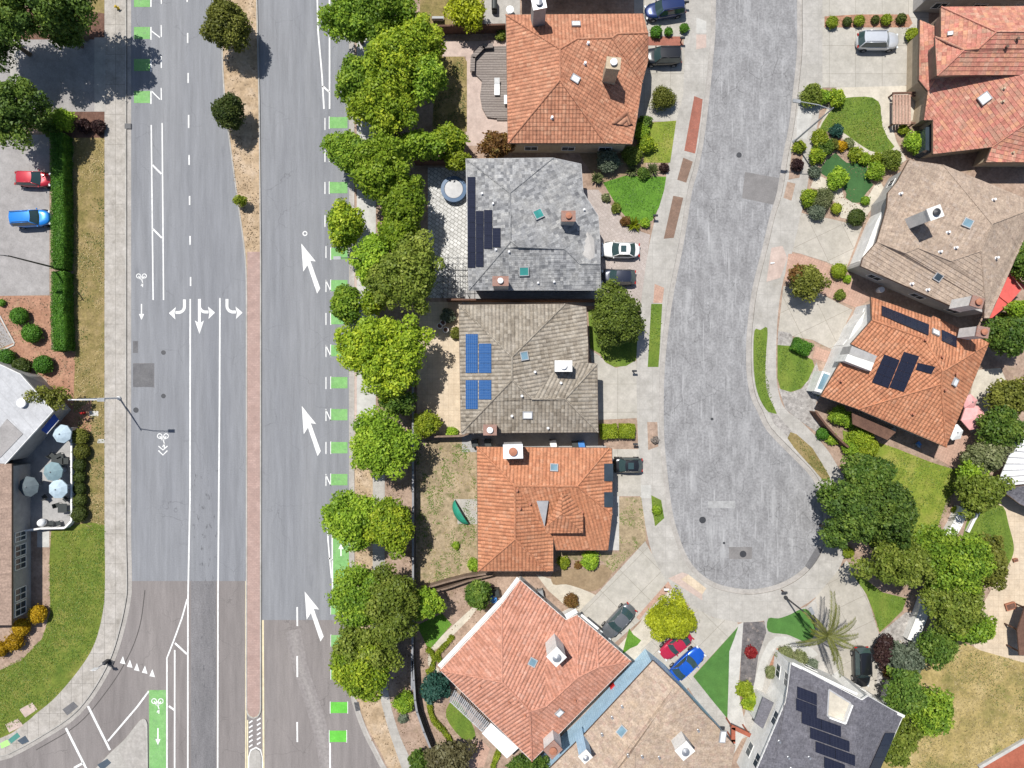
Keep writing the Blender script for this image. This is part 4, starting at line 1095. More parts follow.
surf('median_paving', 'dark concrete infill of the traffic island', [(146, 727), (143, 723), (128, 740), (119, 750), (130, 768), (135, 800), (147, 800)], .146, M['gutter'])

# ------------------------------------------------------------------ painted markings
def marking(name, label, mb, mat='white_paint'):
    o = mb.build(name, M[mat]); o['kind'] = 'structure'; o['label'] = label; o['category'] = 'road marking'; return o
def lines(name, label, segs, w=.13, z=.014, mat='white_paint'):
    mb = MB()
    for s in segs: strip(mb, s, w, z)
    return marking(name, label, mb, mat)
def rect(mb, x0, y0, x1, y1, z): mb.sheet([W(x0, y0).xy, W(x1, y0).xy, W(x1, y1).xy, W(x0, y1).xy], z)
def poly(name, label, pts, z=.014, mat='white_paint'):
    mb = MB(); mb.sheet([W(*p).xy for p in pts], z); return marking(name, label, mb, mat)

lines('lane_line_marking', 'left long white lane line', [[(190.3, 299), (190, 500), (188, 600), (187.6, 1000)]], .17)
lines('lane_line_marking', 'second long white lane line', [[(220, 298), (219.6, 400), (218, 600), (217.3, 1000)]], .17)
lines('lane_dash_marking', 'dashed white line between the two upper lanes', [[(187.3 + y * .012, y), (187.3 + y * .012, y + l)] for y, l in ((-6, 8), (33, 10), (73, 10), (115, 13), (155, 10), (196, 9), (236, 9), (277, 9))], .16)
lines('lane_dash_marking', 'dashed white line right of the median on brown asphalt', [[(297.2, a), (297.4, b)] for a, b in ((607, 626), (656, 677), (722, 742), (790, 810))], .18)
for y in (-5, 27, 59, 91):
    mb = MB(); rect(mb, 134, y, 150, y + 12, .014); marking('bike_lane_marking', f'green bike lane block beside the west kerb, number {int((y + 5) / 32) + 1} from the top', mb, 'green_paint')
lines('bike_lane_edge_marking', 'white edges of the green blocks at the west kerb', [[(151, y), (151, y + 13)] for y in (-6, 27, 59, 91)], .14)
lines('bike_lane_edge_marking', 'white dashes left of the upper lane', [[(161.2, y), (161.4, y + 12)] for y in (-8, 25, 56, 88)], .12)
lines('bike_lane_edge_marking', 'white diagonals beside the green blocks', [[(151.5, 31), (160, 37.5)], [(151.5, 91), (160, 99.5)]], .12)
lines('buffer_line_marking', 'pair of white buffer lines beside the west bike lane', [[(151.3, 125), (153.2, 300)], [(162.2, 123), (163.6, 300)]], .15)
lines('buffer_line_marking', 'two diagonals in the west bike buffer', [[(152.5, 165), (161.5, 174)], [(153, 229), (162, 238)]], .2)
for k, y in enumerate((117, 150, 182, 215, 248, 280, 313, 345, 377, 409, 442, 474)):
    mb = MB(); x0 = 329.5 + (1.5 if y > 240 else 0); rect(mb, x0, y, 347.5, y + 11.3, .0145)
    marking('bike_lane_marking', f'green bike lane block along the east kerb, number {k + 1} from the top', mb, 'green_paint')
for k, (x, y, y1) in enumerate(((331, 603, 614.5), (331, 635, 646.5), (331, 668, 679.5), (330.5, 702, 713), (329.5, 730.5, 742))):
    mb = MB(); rect(mb, x, y, x + 17, y1, .0145)
    marking('bike_lane_marking', f'bright green bike block on brown asphalt, number {k + 1} from the top', mb, 'green_fresh' if k > 2 else 'green_paint')
lines('bike_lane_edge_marking', 'white edges of the green blocks at the east kerb', [[(329.3 + (1.5 if y > 240 else 0), y - .5), (329.3 + (1.5 if y > 240 else 0), y + 12)] for y in (117, 150, 182, 215, 248, 280, 313, 345, 377, 409, 442, 474)]
      + [[(331, a), (331, a + 12)] for a in (602.5, 634.5, 667.5)] + [[(330.3, 701.5), (330.3, 713.5)], [(347.6, 701.5), (347.6, 713.5)], [(329.4, 730), (329.4, 742.5)], [(346.6, 730), (346.6, 742.5)]], .11)
lines('bike_lane_edge_marking', 'white dashes left of the east green blocks', [[(325 + (1 if y > 240 else 0), y), (325 + (1 if y > 240 else 0), y + 12)] for y in (118, 150, 182, 215, 246, 280, 313, 345, 377, 409, 442, 474)], .11)
lines('bike_lane_edge_marking', 'short diagonals between dashes and green blocks', [[(326, y), (331, y + 11)] for y in (280.5, 345.5, 410, 475)], .11)
lines('buffer_line_marking', 'pair of white buffer lines at the top of the east lane', [[(316.5, -40), (318, 30), (322, 75), (324, 109)], [(329.5, -40), (329.6, 109)]], .17)
lines('buffer_line_marking', 'two diagonals in the east buffer', [[(318.5, 17), (329, 25)], [(322.5, 86), (329.3, 92)]], .2)
poly('bike_lane_marking', 'continuous green bike lane partly under the trees', [(331.8, 506), (349, 506), (349, 602), (332.5, 602)], .0145, 'green_paint')
lines('buffer_line_marking', 'white converging lines beside the continuous green lane', [[(327.2, 506), (328, 540), (331.5, 578)], [(332, 506), (332.6, 602)], [(328.5, 558), (332.5, 560)]], .15, .016)
lines('bike_lane_edge_marking', 'white solid line below the last east green block', [[(330, 743), (330.5, 1000)]], .18)
# big lane change arrows
AR = [(0, 0), (14.5, 18), (9, 17.2), (19, 45), (15.8, 50), (6.2, 21.5), (2, 28.2)]
for k, (x, y) in enumerate(((301.3, 243.5), (301.8, 406), (304.7, 591.5))):
    poly('arrow_marking', ('large white merge arrow, upper of three', 'large white merge arrow, middle of three', 'large white merge arrow, lowest of three')[k], [(x + a, y + b) for a, b in AR], .014)
def arc(cx, cy, r, a0, a1, n=8): return [(cx + r * math.cos(a0 + (a1 - a0) * i / n), cy + r * math.sin(a0 + (a1 - a0) * i / n)) for i in range(n + 1)]
def turn_arrow(label, x, y, sgn, straight=False):
    mb = MB(); f = lambda a, b: (x + sgn * a, y + b)
    strip(mb, [f(0, 0), f(0, 7)] + [f(6 - 6 * math.cos(t), 7 + 6 * math.sin(t)) for t in [i * PI / 12 for i in range(1, 7)]] + [f(9, 13)], .32, .014)
    mb.sheet([W(*f(8.5, 7.5)).xy, W(*f(15.5, 13.6)).xy, W(*f(9, 20)).xy, W(*f(10, 13.8)).xy], .0145)
    if straight:
        strip(mb, [(x, y), (x, y + 24)], .32, .015)
        mb.sheet([W(x - 4.5, y + 21.5).xy, W(x, y + 35).xy, W(x + 4.5, y + 21.5).xy, W(x, y + 24.5).xy], .0155)
    marking('arrow_marking', label, mb)
turn_arrow('white turn arrow bending towards the west kerb', 184.5, 299.5, -1)
turn_arrow('white straight and turn arrow between the lane lines', 199.5, 299, 1, True)
turn_arrow('white turn arrow beside the median', 227, 299, 1)
def bike(label, x, y, s=1.0, mat='white_paint'):
    mb = MB()
    for dx in (-2.9, 2.9): strip(mb, arc(x + dx * s, y, 2.1 * s, 0, 2 * PI, 12), .09 * s, .0165)
    for q in ([(-2.9, 0), (-.8, 3.6), (1.6, 3.4), (2.9, 0)], [(-.8, 3.6), (.2, .2), (1.6, 3.4)], [(.4, 4), (1.4, 7), (-.4, 10)], [(1.4, 7), (1.2, 11)]):
        strip(mb, [(x + a * s, y + b * s) for a, b in q], .1 * s, .017)
    marking('bike_symbol_marking', label, mb, mat)
def small_arrow(label, x, y0, y1, up=False):
    mb = MB(); d = -1 if up else 1; a, b = (y1, y0) if up else (y0, y1)
    strip(mb, [(x, a), (x, b - 5 * d)], .14, .0165); mb.sheet([W(x - 2.6, b - 6 * d).xy, W(x, b).xy, W(x + 2.6, b - 6 * d).xy], .0168); marking('arrow_marking', label, mb)
bike('white bicycle symbol in the west bike lane', 141.5, 276)
small_arrow('white arrow under the upper bicycle symbol', 141.6, 304, 320)
bike('white shared lane bicycle symbol', 163, 436, 1.1)
lines('chevron_marking', 'two white chevrons under the shared lane bicycle', [[(158.5, 446), (163, 450), (167.5, 446)], [(158.5, 450.5), (163, 455), (167.5, 450.5)]], .13)
small_arrow('white arrow in the continuous green lane', 341, 543, 556, True)
poly('bike_lane_marking', 'green bike lane between the island and the avenue', [(149, 690), (166, 690), (166.3, 1000), (150, 1000)], .0145, 'green_paint')
bike('white bicycle symbol on the green lane by the island', 157.5, 701, 1.15)
small_arrow('white arrow on the green lane by the island', 158, 728, 745)
lines('buffer_line_marking', 'white lines bordering the lower bike lane', [[(187.3, 599), (182, 618), (174, 640), (167, 658), (167, 1000)], [(174.8, 650), (174.5, 1000)]], .17, .016)
lines('buffer_line_marking', 'short diagonals in the lower bike buffer', [[(175, 643), (187, 654)], [(169, 706), (174.5, 710)]], .22, .017)
lines('stop_line_marking', 'white crosswalk lines over the slip lane', [[(88, 706), (110, 750)], [(66, 728), (87, 770)], [(74, 768), (83, 763)]], .26)
lines('lane_line_marking', 'white line from the island nose to the green lane', [[(149, 691), (137, 707), (108, 741)]], .2)
mb = MB()
for x, y in ((123, 657), (130, 660.5), (137, 664), (145, 666.5), (152.5, 670)): mb.sheet([W(x - 3, y + 6).xy, W(x, y - 1).xy, W(x + 2.6, y + 7.2).xy], .014)
marking('yield_marking', 'row of white yield triangles across the slip lane', mb)
lines('median_line_marking', 'cream line along the left side of the median', [[(246, 581), (245.6, 1000)], [(247.6, 720), (247.6, 1000)]], .14, .014, 'yellow_paint')
lines('median_line_marking', 'cream line along the right side of the median', [[(263, 620), (264.6, 1000)]], .2, .014, 'yellow_paint')
mb = MB()
for k in range(6):
    y = 721 + k * 4.8
    strip(mb, [(249, y + 2), (252.6, y - .5)], .16, .016); strip(mb, [(257, y - .5), (260.6, y - 3)], .16, .016)
marking('hatch_marking', 'white hatching at the gap in the median', mb)
lines('median_line_marking', 'white line round the nose of the second median', [[(249, 768), (249, 757), (251, 750), (256, 747.4), (260.4, 750), (262, 757), (262, 768)]], .18, .016)
mb = MB(); strip(mb, arc(305, 233.5, 2.0, 0, 2 * PI, 12), .12, .015); marking('ring_marking', 'small white ring on the avenue above the top arrow', mb)

def manhole(px, py, r, label):
    C = W(px, py); mb = MB(); mb.lathe((C.x, C.y, .0), [(r, .0), (r, .022), (r * .86, .024), (r * .84, .016), (.01, .016)], 20)
    single(mb, 'manhole_cover', label, 'manhole cover', M['dark_metal'], (C.x, C.y, 0), 'iron covers in the roads')
manhole(702.5, 520, .38, 'dark manhole cover left in the cul-de-sac'); manhole(743, 554, .38, 'dark manhole cover on its patch at the cul-de-sac end')
manhole(739, 155, .30, 'oval dark cover in the upper residential street'); manhole(712, 419, .16, 'tiny valve cover on the residential street')
manhole(163.5, 352.5, .26, 'small dark cover right of the utility patch, above it'); manhole(163.5, 396, .26, 'small dark cover on the avenue below the utility patch')
manhole(136, 410, .3, 'dark cover by the west gutter below the utility patch'); manhole(724, 543, .14, 'tiny pale valve cover near the cul-de-sac manhole')
def drain(px, py, w, h, ang, label):
    C = W(px, py); R = Matrix.Rotation(ang, 3, 'Z'); t = thing('storm_drain', label, 'storm drain', (C.x, C.y, .0))
    mb = MB(); mb.box((C.x, C.y, .07), w, h, .14, ang); mb.build('frame', M['asph_dark'], t)
    for i in range(6):
        v = R @ Vector((0, (i - 2.5) * h / 6.4, 0)); mb = MB(); mb.box((C.x + v.x, C.y + v.y, .15), w * .85, .07, .03, ang); mb.build('bar', M['dark_metal'], t)
drain(128.5, 126.5, .75, .6, 0, 'iron storm drain grate in the west kerb'); drain(357.5, 706, .55, 1.0, .2, 'iron storm drain grate at the east kerb below the trees'); drain(111, 663, .6, .7, -.4, 'dark drain box in the curved kerb by the sign post')
# ------------------------------------------------------------------ garden surfaces, housing side
# left row back yards
S('yard_path', 'pale concrete path in the yard behind the top house', [(443, 40), (470, 42), (508, 40), (508, 146), (466, 146), (466, 57), (443, 57)], 1, 'pink_conc')
S('lawn', 'dry lawn strip behind the top house', [(436, 57), (464, 57), (467, 62), (467, 132), (432, 134)], 2, 'grass_dry')
S('yard_path', 'concrete yard beyond the brown fence at the top', [(484, -60), (520, -60), (520, 25), (484, 25)], 1, 'conc')
S('lawn', 'dry lawn beyond the brown fence at the top', [(420, -60), (452, -60), (452, 26), (420, 26)], 1, 'grass_dry')
S('patio', 'pale flagstone patio beside the grey roof', [(428, 168), (480, 168), (480, 298), (428, 298)], 1, 'paver_white')
S('patio', 'tan paved yard beside the brown tiled house', [(420, 302), (462, 302), (462, 436), (416, 436)], 1, 'tan_patio')
S('lawn', 'worn yard with dry weeds beside the terracotta house', [(414, 440), (480, 440), (480, 575), (414, 590)], 1, 'grass_tan')
S('concrete_pad', 'concrete pad under the green half round sail', [(454, 499), (478, 499), (478, 524), (458, 524)], 2, 'conc')
S('side_yard', 'shaded side yard between grey and brown roofs', [(462, 290), (604, 290), (604, 306), (462, 306)], 1, 'patio_grey')
S('side_yard', 'shaded side yard between brown and terracotta roofs', [(462, 430), (606, 430), (606, 452), (462, 452)], 1, 'patio_grey')
S('yard_path', 'beige path of the lower yard', [(478, 602), (486, 596), (470, 618), (450, 638), (432, 652), (433, 664), (444, 672), (436, 676), (428, 664), (428, 648), (452, 626)], 3, 'beige_path')
S('lawn', 'bright artificial turf square in the lower yard', [(442, 613), (452, 624), (429, 650), (417, 625)], 4, 'grass_lush')
S('side_yard', 'soil yard below the diagonal fence', [(414, 590), (500, 570), (530, 590), (450, 690), (470, 768), (480, 800), (436, 800), (414, 690)], 0, 'soil')
S('lawn', 'small weedy lawn beside the white awning', [(452, 700), (462, 706), (474, 728), (474, 738), (462, 738), (446, 716)], 2, 'grass_side', 3)
S('yard_path', 'rose brick steps in the lower yard', [(467, 744), (482, 740), (490, 748), (484, 766), (468, 768)], 2, 'brick_tan')
# left row front gardens
S('driveway', 'concrete driveway of the top house', [(632, 70), (684, 64), (683, 96), (676, 122), (636, 122)], 5, 'conc_big')
S('driveway', 'concrete driveway under the blue car at the top', [(634, -60), (684, -60), (684, 37), (634, 37)], 5, 'conc_big')
S('front_walk', 'red brick walk beside the black car', [(648, 37), (680, 37), (682, 44), (684, 46), (648, 46)], 6, 'brick_red')
S('front_walk', 'concrete band below the brick walk', [(640, 46), (684, 46), (684, 70), (640, 72)], 6, 'conc_big')
S('lawn', 'yellowing lawn patch in front of the top house', [(651, 123), (676, 121), (670, 163), (643, 163), (646, 140)], 6, 'grass_yel')
S('planting_bed', 'soil bed round the bushes of the top house', [(575, 144), (640, 122), (651, 123), (645, 170), (600, 185), (582, 160)], 5, 'soil_brown')
S('lawn', 'lush bright lawn in front of the grey house', [(603, 183), (625, 176), (666, 177), (664, 190), (659, 207), (652, 221), (641, 224), (630, 223), (623, 214), (617, 207)], 6, 'grass_lush')
S('driveway', 'pinkish paver driveway of the grey house', [(580, 190), (598, 190), (606, 200), (618, 214), (630, 228), (650, 235), (645, 270), (640, 308), (598, 300), (598, 216)], 5, 'paver_pink')
S('parkway', 'red brick parkway panel', [(694, 96.5), (703, 100), (695, 154), (684, 151)], 5, 'brick_red')
S('parkway', 'brown brick parkway panel under the red one', [(683, 158), (692.5, 162), (686, 183), (677, 180)], 5, 'brick_brown')
S('parkway', 'brown brick parkway panel beside the lush lawn', [(673, 196), (683, 198), (673.5, 238), (663.5, 239)], 5, 'brick_brown')
S('parkway', 'short rose brick parkway panel', [(654.5, 284), (664, 288), (662, 303), (653, 303)], 5, 'brick_tan')
S('parkway', 'narrow strip of parkway grass', [(651, 304), (662, 304), (658.5, 367), (647.5, 367)], 5, 'grass_side')
S('parkway', 'dry weedy parkway panel by the brown house', [(647, 422), (657, 422), (659, 446), (648, 450)], 5, 'soil')
S('parkway', 'weedy green parkway panel by the terracotta house', [(651, 495), (661, 500), (664, 518), (655, 526), (652, 510)], 5, 'grass_side')
S('parkway', 'white concrete square beside the terracotta driveway', [(640, 485), (651, 485), (651, 498), (640, 498)], 5, 'conc_white')
S('parkway', 'pale concrete square at the top sidewalk', [(696, 18), (706, 22), (706, 34), (696, 34)], 5, 'conc_white')
S('parkway', 'tan concrete square at the top sidewalk', [(696, 35), (706, 35), (706, 48), (696, 50)], 5, 'pink_conc')
S('lawn', 'lawn under the round tree of the brown house', [(588, 310), (638, 306), (637, 342), (636, 360), (626, 366), (614, 367), (605, 362), (600, 354), (590, 348)], 5, 'grass_side')
S('driveway', 'pale concrete driveway of the brown house', [(590, 350), (600, 356), (606, 363), (616, 368), (636, 361), (637, 418), (596, 420)], 4, 'conc_big')
S('planting_bed', 'soil bed under the clipped bush row', [(598, 420), (637, 420), (638, 448), (598, 445)], 5, 'soil')
S('driveway', 'concrete driveway of the terracotta house', [(606, 449), (639, 449), (641, 496), (606, 496)], 5, 'conc_big')
S('front_walk', 'concrete strip along the terracotta house front', [(604, 496), (619, 496), (619, 550), (604, 550)], 6, 'conc_white')
S('front_yard', 'weedy brown front yard of the terracotta house', [(619, 497), (641, 497), (645, 524), (646, 540), (612, 573), (602, 560), (556, 560), (556, 552), (619, 552)], 5, 'grass_tan')
S('front_yard', 'smooth brown soil bed below the terracotta house', [(553, 572), (575, 568), (595, 570), (602, 564), (612, 572), (602, 586), (592, 591), (580, 588), (566, 584), (553, 584)], 6, 'soil_brown', 3)
S('front_walk', 'beige curved walk below the brown bed', [(536, 574), (555, 580), (570, 584), (590, 592), (598, 596), (584, 612), (566, 606), (548, 590)], 5, 'beige_path')
S('driveway', 'angled concrete driveway of the diagonal terracotta house', [(645, 541), (652, 554), (664, 578), (672, 588), (640, 620), (606, 650), (572, 618), (600, 590)], 5, 'conc_rot')
S('front_yard', 'beige bed under the lime tree', [(664, 578), (682, 600), (690, 625), (655, 655), (630, 668), (616, 648), (640, 622)], 4, 'beige_path')
S('parkway', 'rose concrete strip beside the angled driveway', [(668, 581), (672, 588), (646, 611), (639, 620), (636, 617)], 6, 'brick_tan')
S('parkway', 'tan parkway panel at the cul-de-sac', [(681, 579), (688, 574), (706, 588), (702, 594)], 6, 'tan_patio')
S('parkway', 'rose parkway panel at the cul-de-sac', [(668, 578), (682, 572), (688, 574), (681, 579), (702, 594), (702, 600)], 5, 'pink_conc')
S('lawn', 'small leaf shaped turf patch by the dark silver car', [(629, 628), (633, 634), (641, 640), (637, 645), (630, 648), (622, 654), (625, 642)], 6, 'grass_lush')
S('driveway', 'angled concrete driveway with the red and blue cars', [(690, 605), (712, 617), (737, 622), (738, 626), (694, 674), (686, 690), (640, 650)], 6, 'conc_rot')
S('lawn', 'tapering turf lawn beside the blue car', [(738, 626), (734, 638), (729, 651), (728, 690), (727, 718), (712, 700), (693, 676)], 6, 'grass_turf')
S('front_walk', 'pale walk beside the tapering turf', [(738, 624), (743, 622), (741, 650), (738, 690), (746, 730), (730, 760), (727, 718), (729, 651)], 5, 'conc_white')
S('front_walk', 'pale strip below the blue car', [(686, 684), (693, 676), (727, 718), (736, 740), (724, 744), (700, 706)], 5, 'conc')
S('gravel_bed', 'dark slate chippings strip with a red plant', [(743, 622), (764, 621), (766, 632), (758, 655), (753, 690), (750, 706), (739, 690), (741, 650)], 5, 'slate')
S('front_yard', 'pale concrete forecourt of the dark roofed house', [(764, 620), (806, 606), (852, 566), (862, 590), (878, 632), (880, 660), (898, 705), (885, 730), (760, 730), (738, 740), (746, 706), (758, 655)], 3, 'conc')
S('driveway', 'broad curved driveway with the black car', [(815, 597), (846, 560), (856, 574), (868, 600), (876, 626), (879, 650), (878, 690), (862, 704), (842, 690), (838, 655), (818, 612)], 5, 'conc_tilt')
S('lawn', 'kidney shaped turf beside the palm', [(768, 618), (778, 618), (790, 614), (800, 609), (808, 610), (814, 622), (814, 635), (805, 641), (796, 638), (786, 634), (768, 631)], 6, 'grass_turf', 3)
S('front_walk', 'curved pale walk below the kidney turf', [(768, 642), (776, 636), (788, 636), (800, 643), (812, 648), (818, 654), (808, 660), (796, 652), (784, 644), (776, 646), (768, 660), (762, 690), (752, 690), (760, 658)], 6, 'conc_white')
S('planting_bed', 'narrow soil bed along the curved walk', [(776, 648), (784, 646), (796, 654), (814, 662), (814, 672), (790, 664), (776, 668), (766, 678), (765, 674)], 7, 'mulch')
S('lawn', 'curved green lawn right of the broad driveway', [(852, 574), (862, 577), (882, 592), (906, 598), (902, 610), (890, 622), (879, 632), (874, 615), (866, 594)], 6, 'grass_side')
S('planting_bed', 'mulch bed between the driveway and the white wall', [(878, 634), (888, 626), (905, 612), (918, 612), (905, 652), (892, 690), (884, 702), (876, 690)], 5, 'gravel')
# right hand gardens
S('driveway', 'wide concrete driveway with the white car', [(822, -60), (928, -60), (928, 30), (914, 82), (890, 92), (866, 88), (822, 88)], 4, 'conc_big')
S('planting_bed', 'red mulch strip with small round shrubs', [(824, 17), (858, 15), (908, 15), (912, 24), (908, 28), (824, 28)], 6, 'mulch')
S('front_walk', 'beige walk curving round the top lawn', [(836, 88), (914, 86), (914, 120), (892, 128), (896, 142), (906, 160), (890, 172), (870, 160), (830, 130), (818, 128)], 5, 'beige_path')
S('lawn', 'curving mown lawn in front of the rose roofed house', [(843, 98.5), (852, 97.5), (864, 97), (872, 98), (878, 102), (880, 107), (880.5, 116), (882, 127), (887, 138), (894, 147), (890, 151), (884, 153), (876, 153), (869, 151), (858, 144), (847, 136), (840, 131), (829, 132), (818, 132), (822, 123), (828, 114), (836, 106)], 6, 'grass_side')
S('planting_bed', 'pale gravel bed between the two right lawns', [(816, 130), (840, 131), (870, 152), (888, 154), (896, 160), (890, 190), (860, 215), (820, 215), (806, 192), (812, 155)], 4, 'soil')
S('lawn', 'dark artificial turf with curved outline', [(835, 153), (841, 159), (846, 163), (851, 163.5), (858, 162), (867, 164), (866, 170), (867, 177), (870, 182), (873, 185), (866, 193), (859, 203), (852, 203), (845, 198), (846, 194), (842, 186), (829, 179), (818, 172), (826, 160)], 6, 'grass_turf2')
S('front_walk', 'beige winding walk round the dark turf', [(815, 174), (829, 181), (841, 188), (844, 199), (859, 205), (868, 196), (874, 186), (880, 182), (884, 190), (862, 222), (840, 218), (836, 204), (820, 190), (810, 188)], 5, 'beige_path')
S('driveway', 'tilted concrete driveway of the brown roofed house', [(801, 213), (812, 216), (830, 219), (846, 223), (862, 226), (846, 268), (838, 268), (826, 262), (800, 254), (792, 252)], 5, 'conc_tilt')
S('planting_bed', 'narrow bed between the two tilted driveways', [(788, 254), (800, 254), (826, 263), (850, 282), (872, 298), (856, 308), (826, 296), (806, 292), (784, 280)], 4, 'brick_tan')
S('driveway', 'tilted concrete driveway of the solar roofed house', [(783, 286), (806, 291), (812, 290), (852, 310), (846, 322), (838, 352), (824, 346), (812, 340), (790, 336), (777, 338)], 5, 'conc_tilt')
S('front_walk', 'rose brick walk by the solar roofed house', [(815, 346), (836, 354), (834, 365), (812, 358)], 7, 'brick_tan')
S('lawn', 'lawn panel below the tilted driveway', [(777, 345), (790, 346), (797, 352), (812, 360), (814, 366), (808, 380), (800, 389), (790, 392), (780, 389), (777, 378)], 6, 'grass_side')
S('gravel_bed', 'grey gravel bed by the solar roofed house', [(778, 388), (792, 392), (802, 388), (812, 372), (816, 362), (824, 392), (816, 402), (814, 412), (822, 424), (816, 432), (800, 421), (785, 409)], 5, 'gravel')
S('gravel_bed', 'small gravel patch above the lawn panel', [(778, 331), (790, 333), (795, 343), (790, 346), (777, 345)], 6, 'gravel')
S('parkway', 'long grass parkway curving round the bend', smooth_line([(754, 331), (760, 330), (767, 328), (766, 350), (765, 372), (767, 392), (774, 408), (776, 414), (768, 412), (760, 400), (755, 384), (753, 360)], 3, True), 5, 'grass_side')
S('parkway', 'gravel parkway on the bend', [(768, 412), (776, 414), (789, 428), (792, 432), (788, 437), (774, 424)], 5, 'gravel')
S('parkway', 'lower grass parkway near the dark trees', [(790, 432), (796, 434), (812, 448), (822, 464), (830, 478), (824, 482), (812, 468), (794, 448), (787, 438)], 5, 'grass_dry')
S('parkway', 'brown dirt parkway panel on the right sidewalk', [(787, 182), (795, 184), (791, 201), (783, 198)], 5, 'soil')
S('parkway', 'brown dirt parkway panel by the white newspaper', [(771, 248), (782, 246), (787, 258), (780, 278), (766, 282)], 5, 'pink_conc')
S('parkway', 'soil parkway under the little dark shrub', [(792, 145), (804, 146), (799, 178), (788, 180)], 5, 'soil')
S('parkway', 'white concrete wedge beside the tall lamp', [(797, 101), (806, 102), (826, 107), (812, 114), (806, 140), (796, 138)], 4, 'conc_white')
S('planting_bed', 'bare soil bed behind the curved walk', [(822, 424), (836, 436), (852, 462), (852, 480), (843, 476), (830, 454), (817, 436)], 5, 'soil')
S('lawn', 'sunny back lawn behind the solar roofed house', [(842, 430), (870, 440), (895, 448), (930, 462), (956, 470), (957, 482), (950, 500), (938, 528), (930, 545), (880, 560), (850, 520), (845, 460)], 3, 'grass_yel')
S('patio', 'red brick patio corner beside the umbrellas', [(930, 455), (948, 440), (966, 424), (974, 440), (966, 455), (957, 470)], 5, 'brick_tan')
S('patio', 'beige patio right of the solar roofed house', [(975, 370), (1000, 368), (1006, 382), (990, 400), (984, 424), (960, 440)], 4, 'beige_path')
S('planting_bed', 'soil bed between the lawn and the white wall', [(946, 500), (958, 488), (968, 508), (950, 545), (930, 548)], 4, 'soil')
S('patio', 'large tan patio of the far right yard', [(996, 486), (1100, 480), (1100, 660), (1022, 664), (975, 650), (968, 630), (990, 590)], 3, 'tan_patio')
S('lawn', 'crescent lawn in the far right yard', [(970, 512), (985, 508), (1002, 506), (1008, 525), (1013, 545), (1011, 558), (1002, 572), (988, 584), (966, 585), (960, 550)], 5, 'grass_side', 3)
S('field', 'golden dry lawn at the lower right', [(890, 640), (960, 640), (980, 650), (1022, 662), (1100, 660), (1100, 740), (1024, 740), (980, 770), (960, 800), (860, 800), (888, 740), (900, 700)], 4, 'grass_gold')

# ------------------------------------------------------------------ grass blades, weeds and leaf litter (nobody could count these)
def inpoly2(x, y, P):
    r = np.zeros(len(x), bool); n = len(P)
    for i in range(n):
        (ax, ay), (bx, by) = P[i], P[i - 1]
        if ay == by: continue
        c = ((ay > y) != (by > y)) & (x < (bx - ax) * (y - ay) / (by - ay) + ax); r ^= c
    return r
def blades(label, pts, dens, size, leaf, patch=0.0, grow=.06, z=.125, name='grass', seed=1, up=.9, scale=.5):
    P = [W(*q).xy for q in pts]; P = [(q.x, q.y) for q in P]
    x0, x1 = min(q[0] for q in P), max(q[0] for q in P); y0, y1 = min(q[1] for q in P), max(q[1] for q in P)
    x0 = max(x0, -60); x1 = min(x1, 62); y0 = max(y0, -46); y1 = min(y1, 46)
    rg = np.random.default_rng(seed); n = int((x1 - x0) * (y1 - y0) * dens)
    x = x0 + rg.random(n) * (x1 - x0); y = y0 + rg.random(n) * (y1 - y0)
    k = inpoly2(x, y, P)
    if patch:
        f = np.zeros(n)
        for i in range(7):
            a = rg.random() * 6.28; w = scale * (1 + i * .9); f += np.sin(x * w * math.cos(a) + y * w * math.sin(a) + rg.random() * 6.28) / (1 + i * .35)
        f = (f - f.mean()) / (f.std() + 1e-6); k &= f + rg.normal(size=n) * .45 > patch
    x, y = x[k], y[k]; n = len(x)
    x = x + rg.normal(size=n) * grow; y = y + rg.normal(size=n) * grow
    c = np.stack([x, y, z + rg.random(n) * .03], 1); d = np.tile(np.array([0, 0, 1.0]), (n, 1))
    cell = ((np.floor(x * .8) * 37 + np.floor(y * .8) * 17 + np.floor((x + y) * 2.1) * 5).astype(int)) % 211
    o = quads(name, c, d, rg, cell, 211, size, .55, up - .4, .45, M[leaf], None, None, (0, 0, 0)); o['kind'] = 'stuff'; o['label'] = label; o['category'] = 'grass'
M['gr_green'] = leafmat('blades_green', (.06, .12, .015), (.105, .18, .022), (.17, .24, .04), .2)
M['gr_lush'] = leafmat('blades_lush', (.045, .125, .012), (.075, .175, .018), (.11, .215, .03), .2)
M['gr_yel'] = leafmat('blades_yellow_green', (.10, .15, .02), (.18, .22, .03), (.32, .30, .09), .2)
M['gr_dry'] = leafmat('blades_dry', (.22, .18, .075), (.36, .29, .135), (.50, .41, .23), .2)
M['gr_weed'] = leafmat('blades_weed', (.06, .09, .02), (.12, .15, .035), (.20, .21, .07), .2)
M['gr_litter'] = leafmat('dry_leaf_litter', (.10, .065, .035), (.19, .13, .075), (.33, .25, .16), .1)
blades('weed tufts in the worn yard', [(416, 444), (477, 444), (477, 572), (416, 586)], 75, .085, 'gr_green', .55, z=.115, seed=2, scale=1.3)
blades('straw coloured stalks in the worn yard', [(416, 444), (477, 444), (477, 572), (416, 586)], 16, .09, 'gr_dry', .2, z=.115, seed=3)
blades('weed tufts in the terracotta house front yard', [(619, 498), (641, 498), (645, 540), (612, 572), (602, 560), (619, 552)], 70, .08, 'gr_green', .5, z=.13, seed=4, scale=1.2)
G4 = [(890, 640), (960, 642), (980, 652), (1022, 662), (1060, 700), (1026, 740), (980, 766), (900, 772), (888, 740), (900, 700)]
blades('straw stalks of the golden dry lawn', G4, 26, .10, 'gr_dry', -.3, z=.125, seed=5, scale=.35)
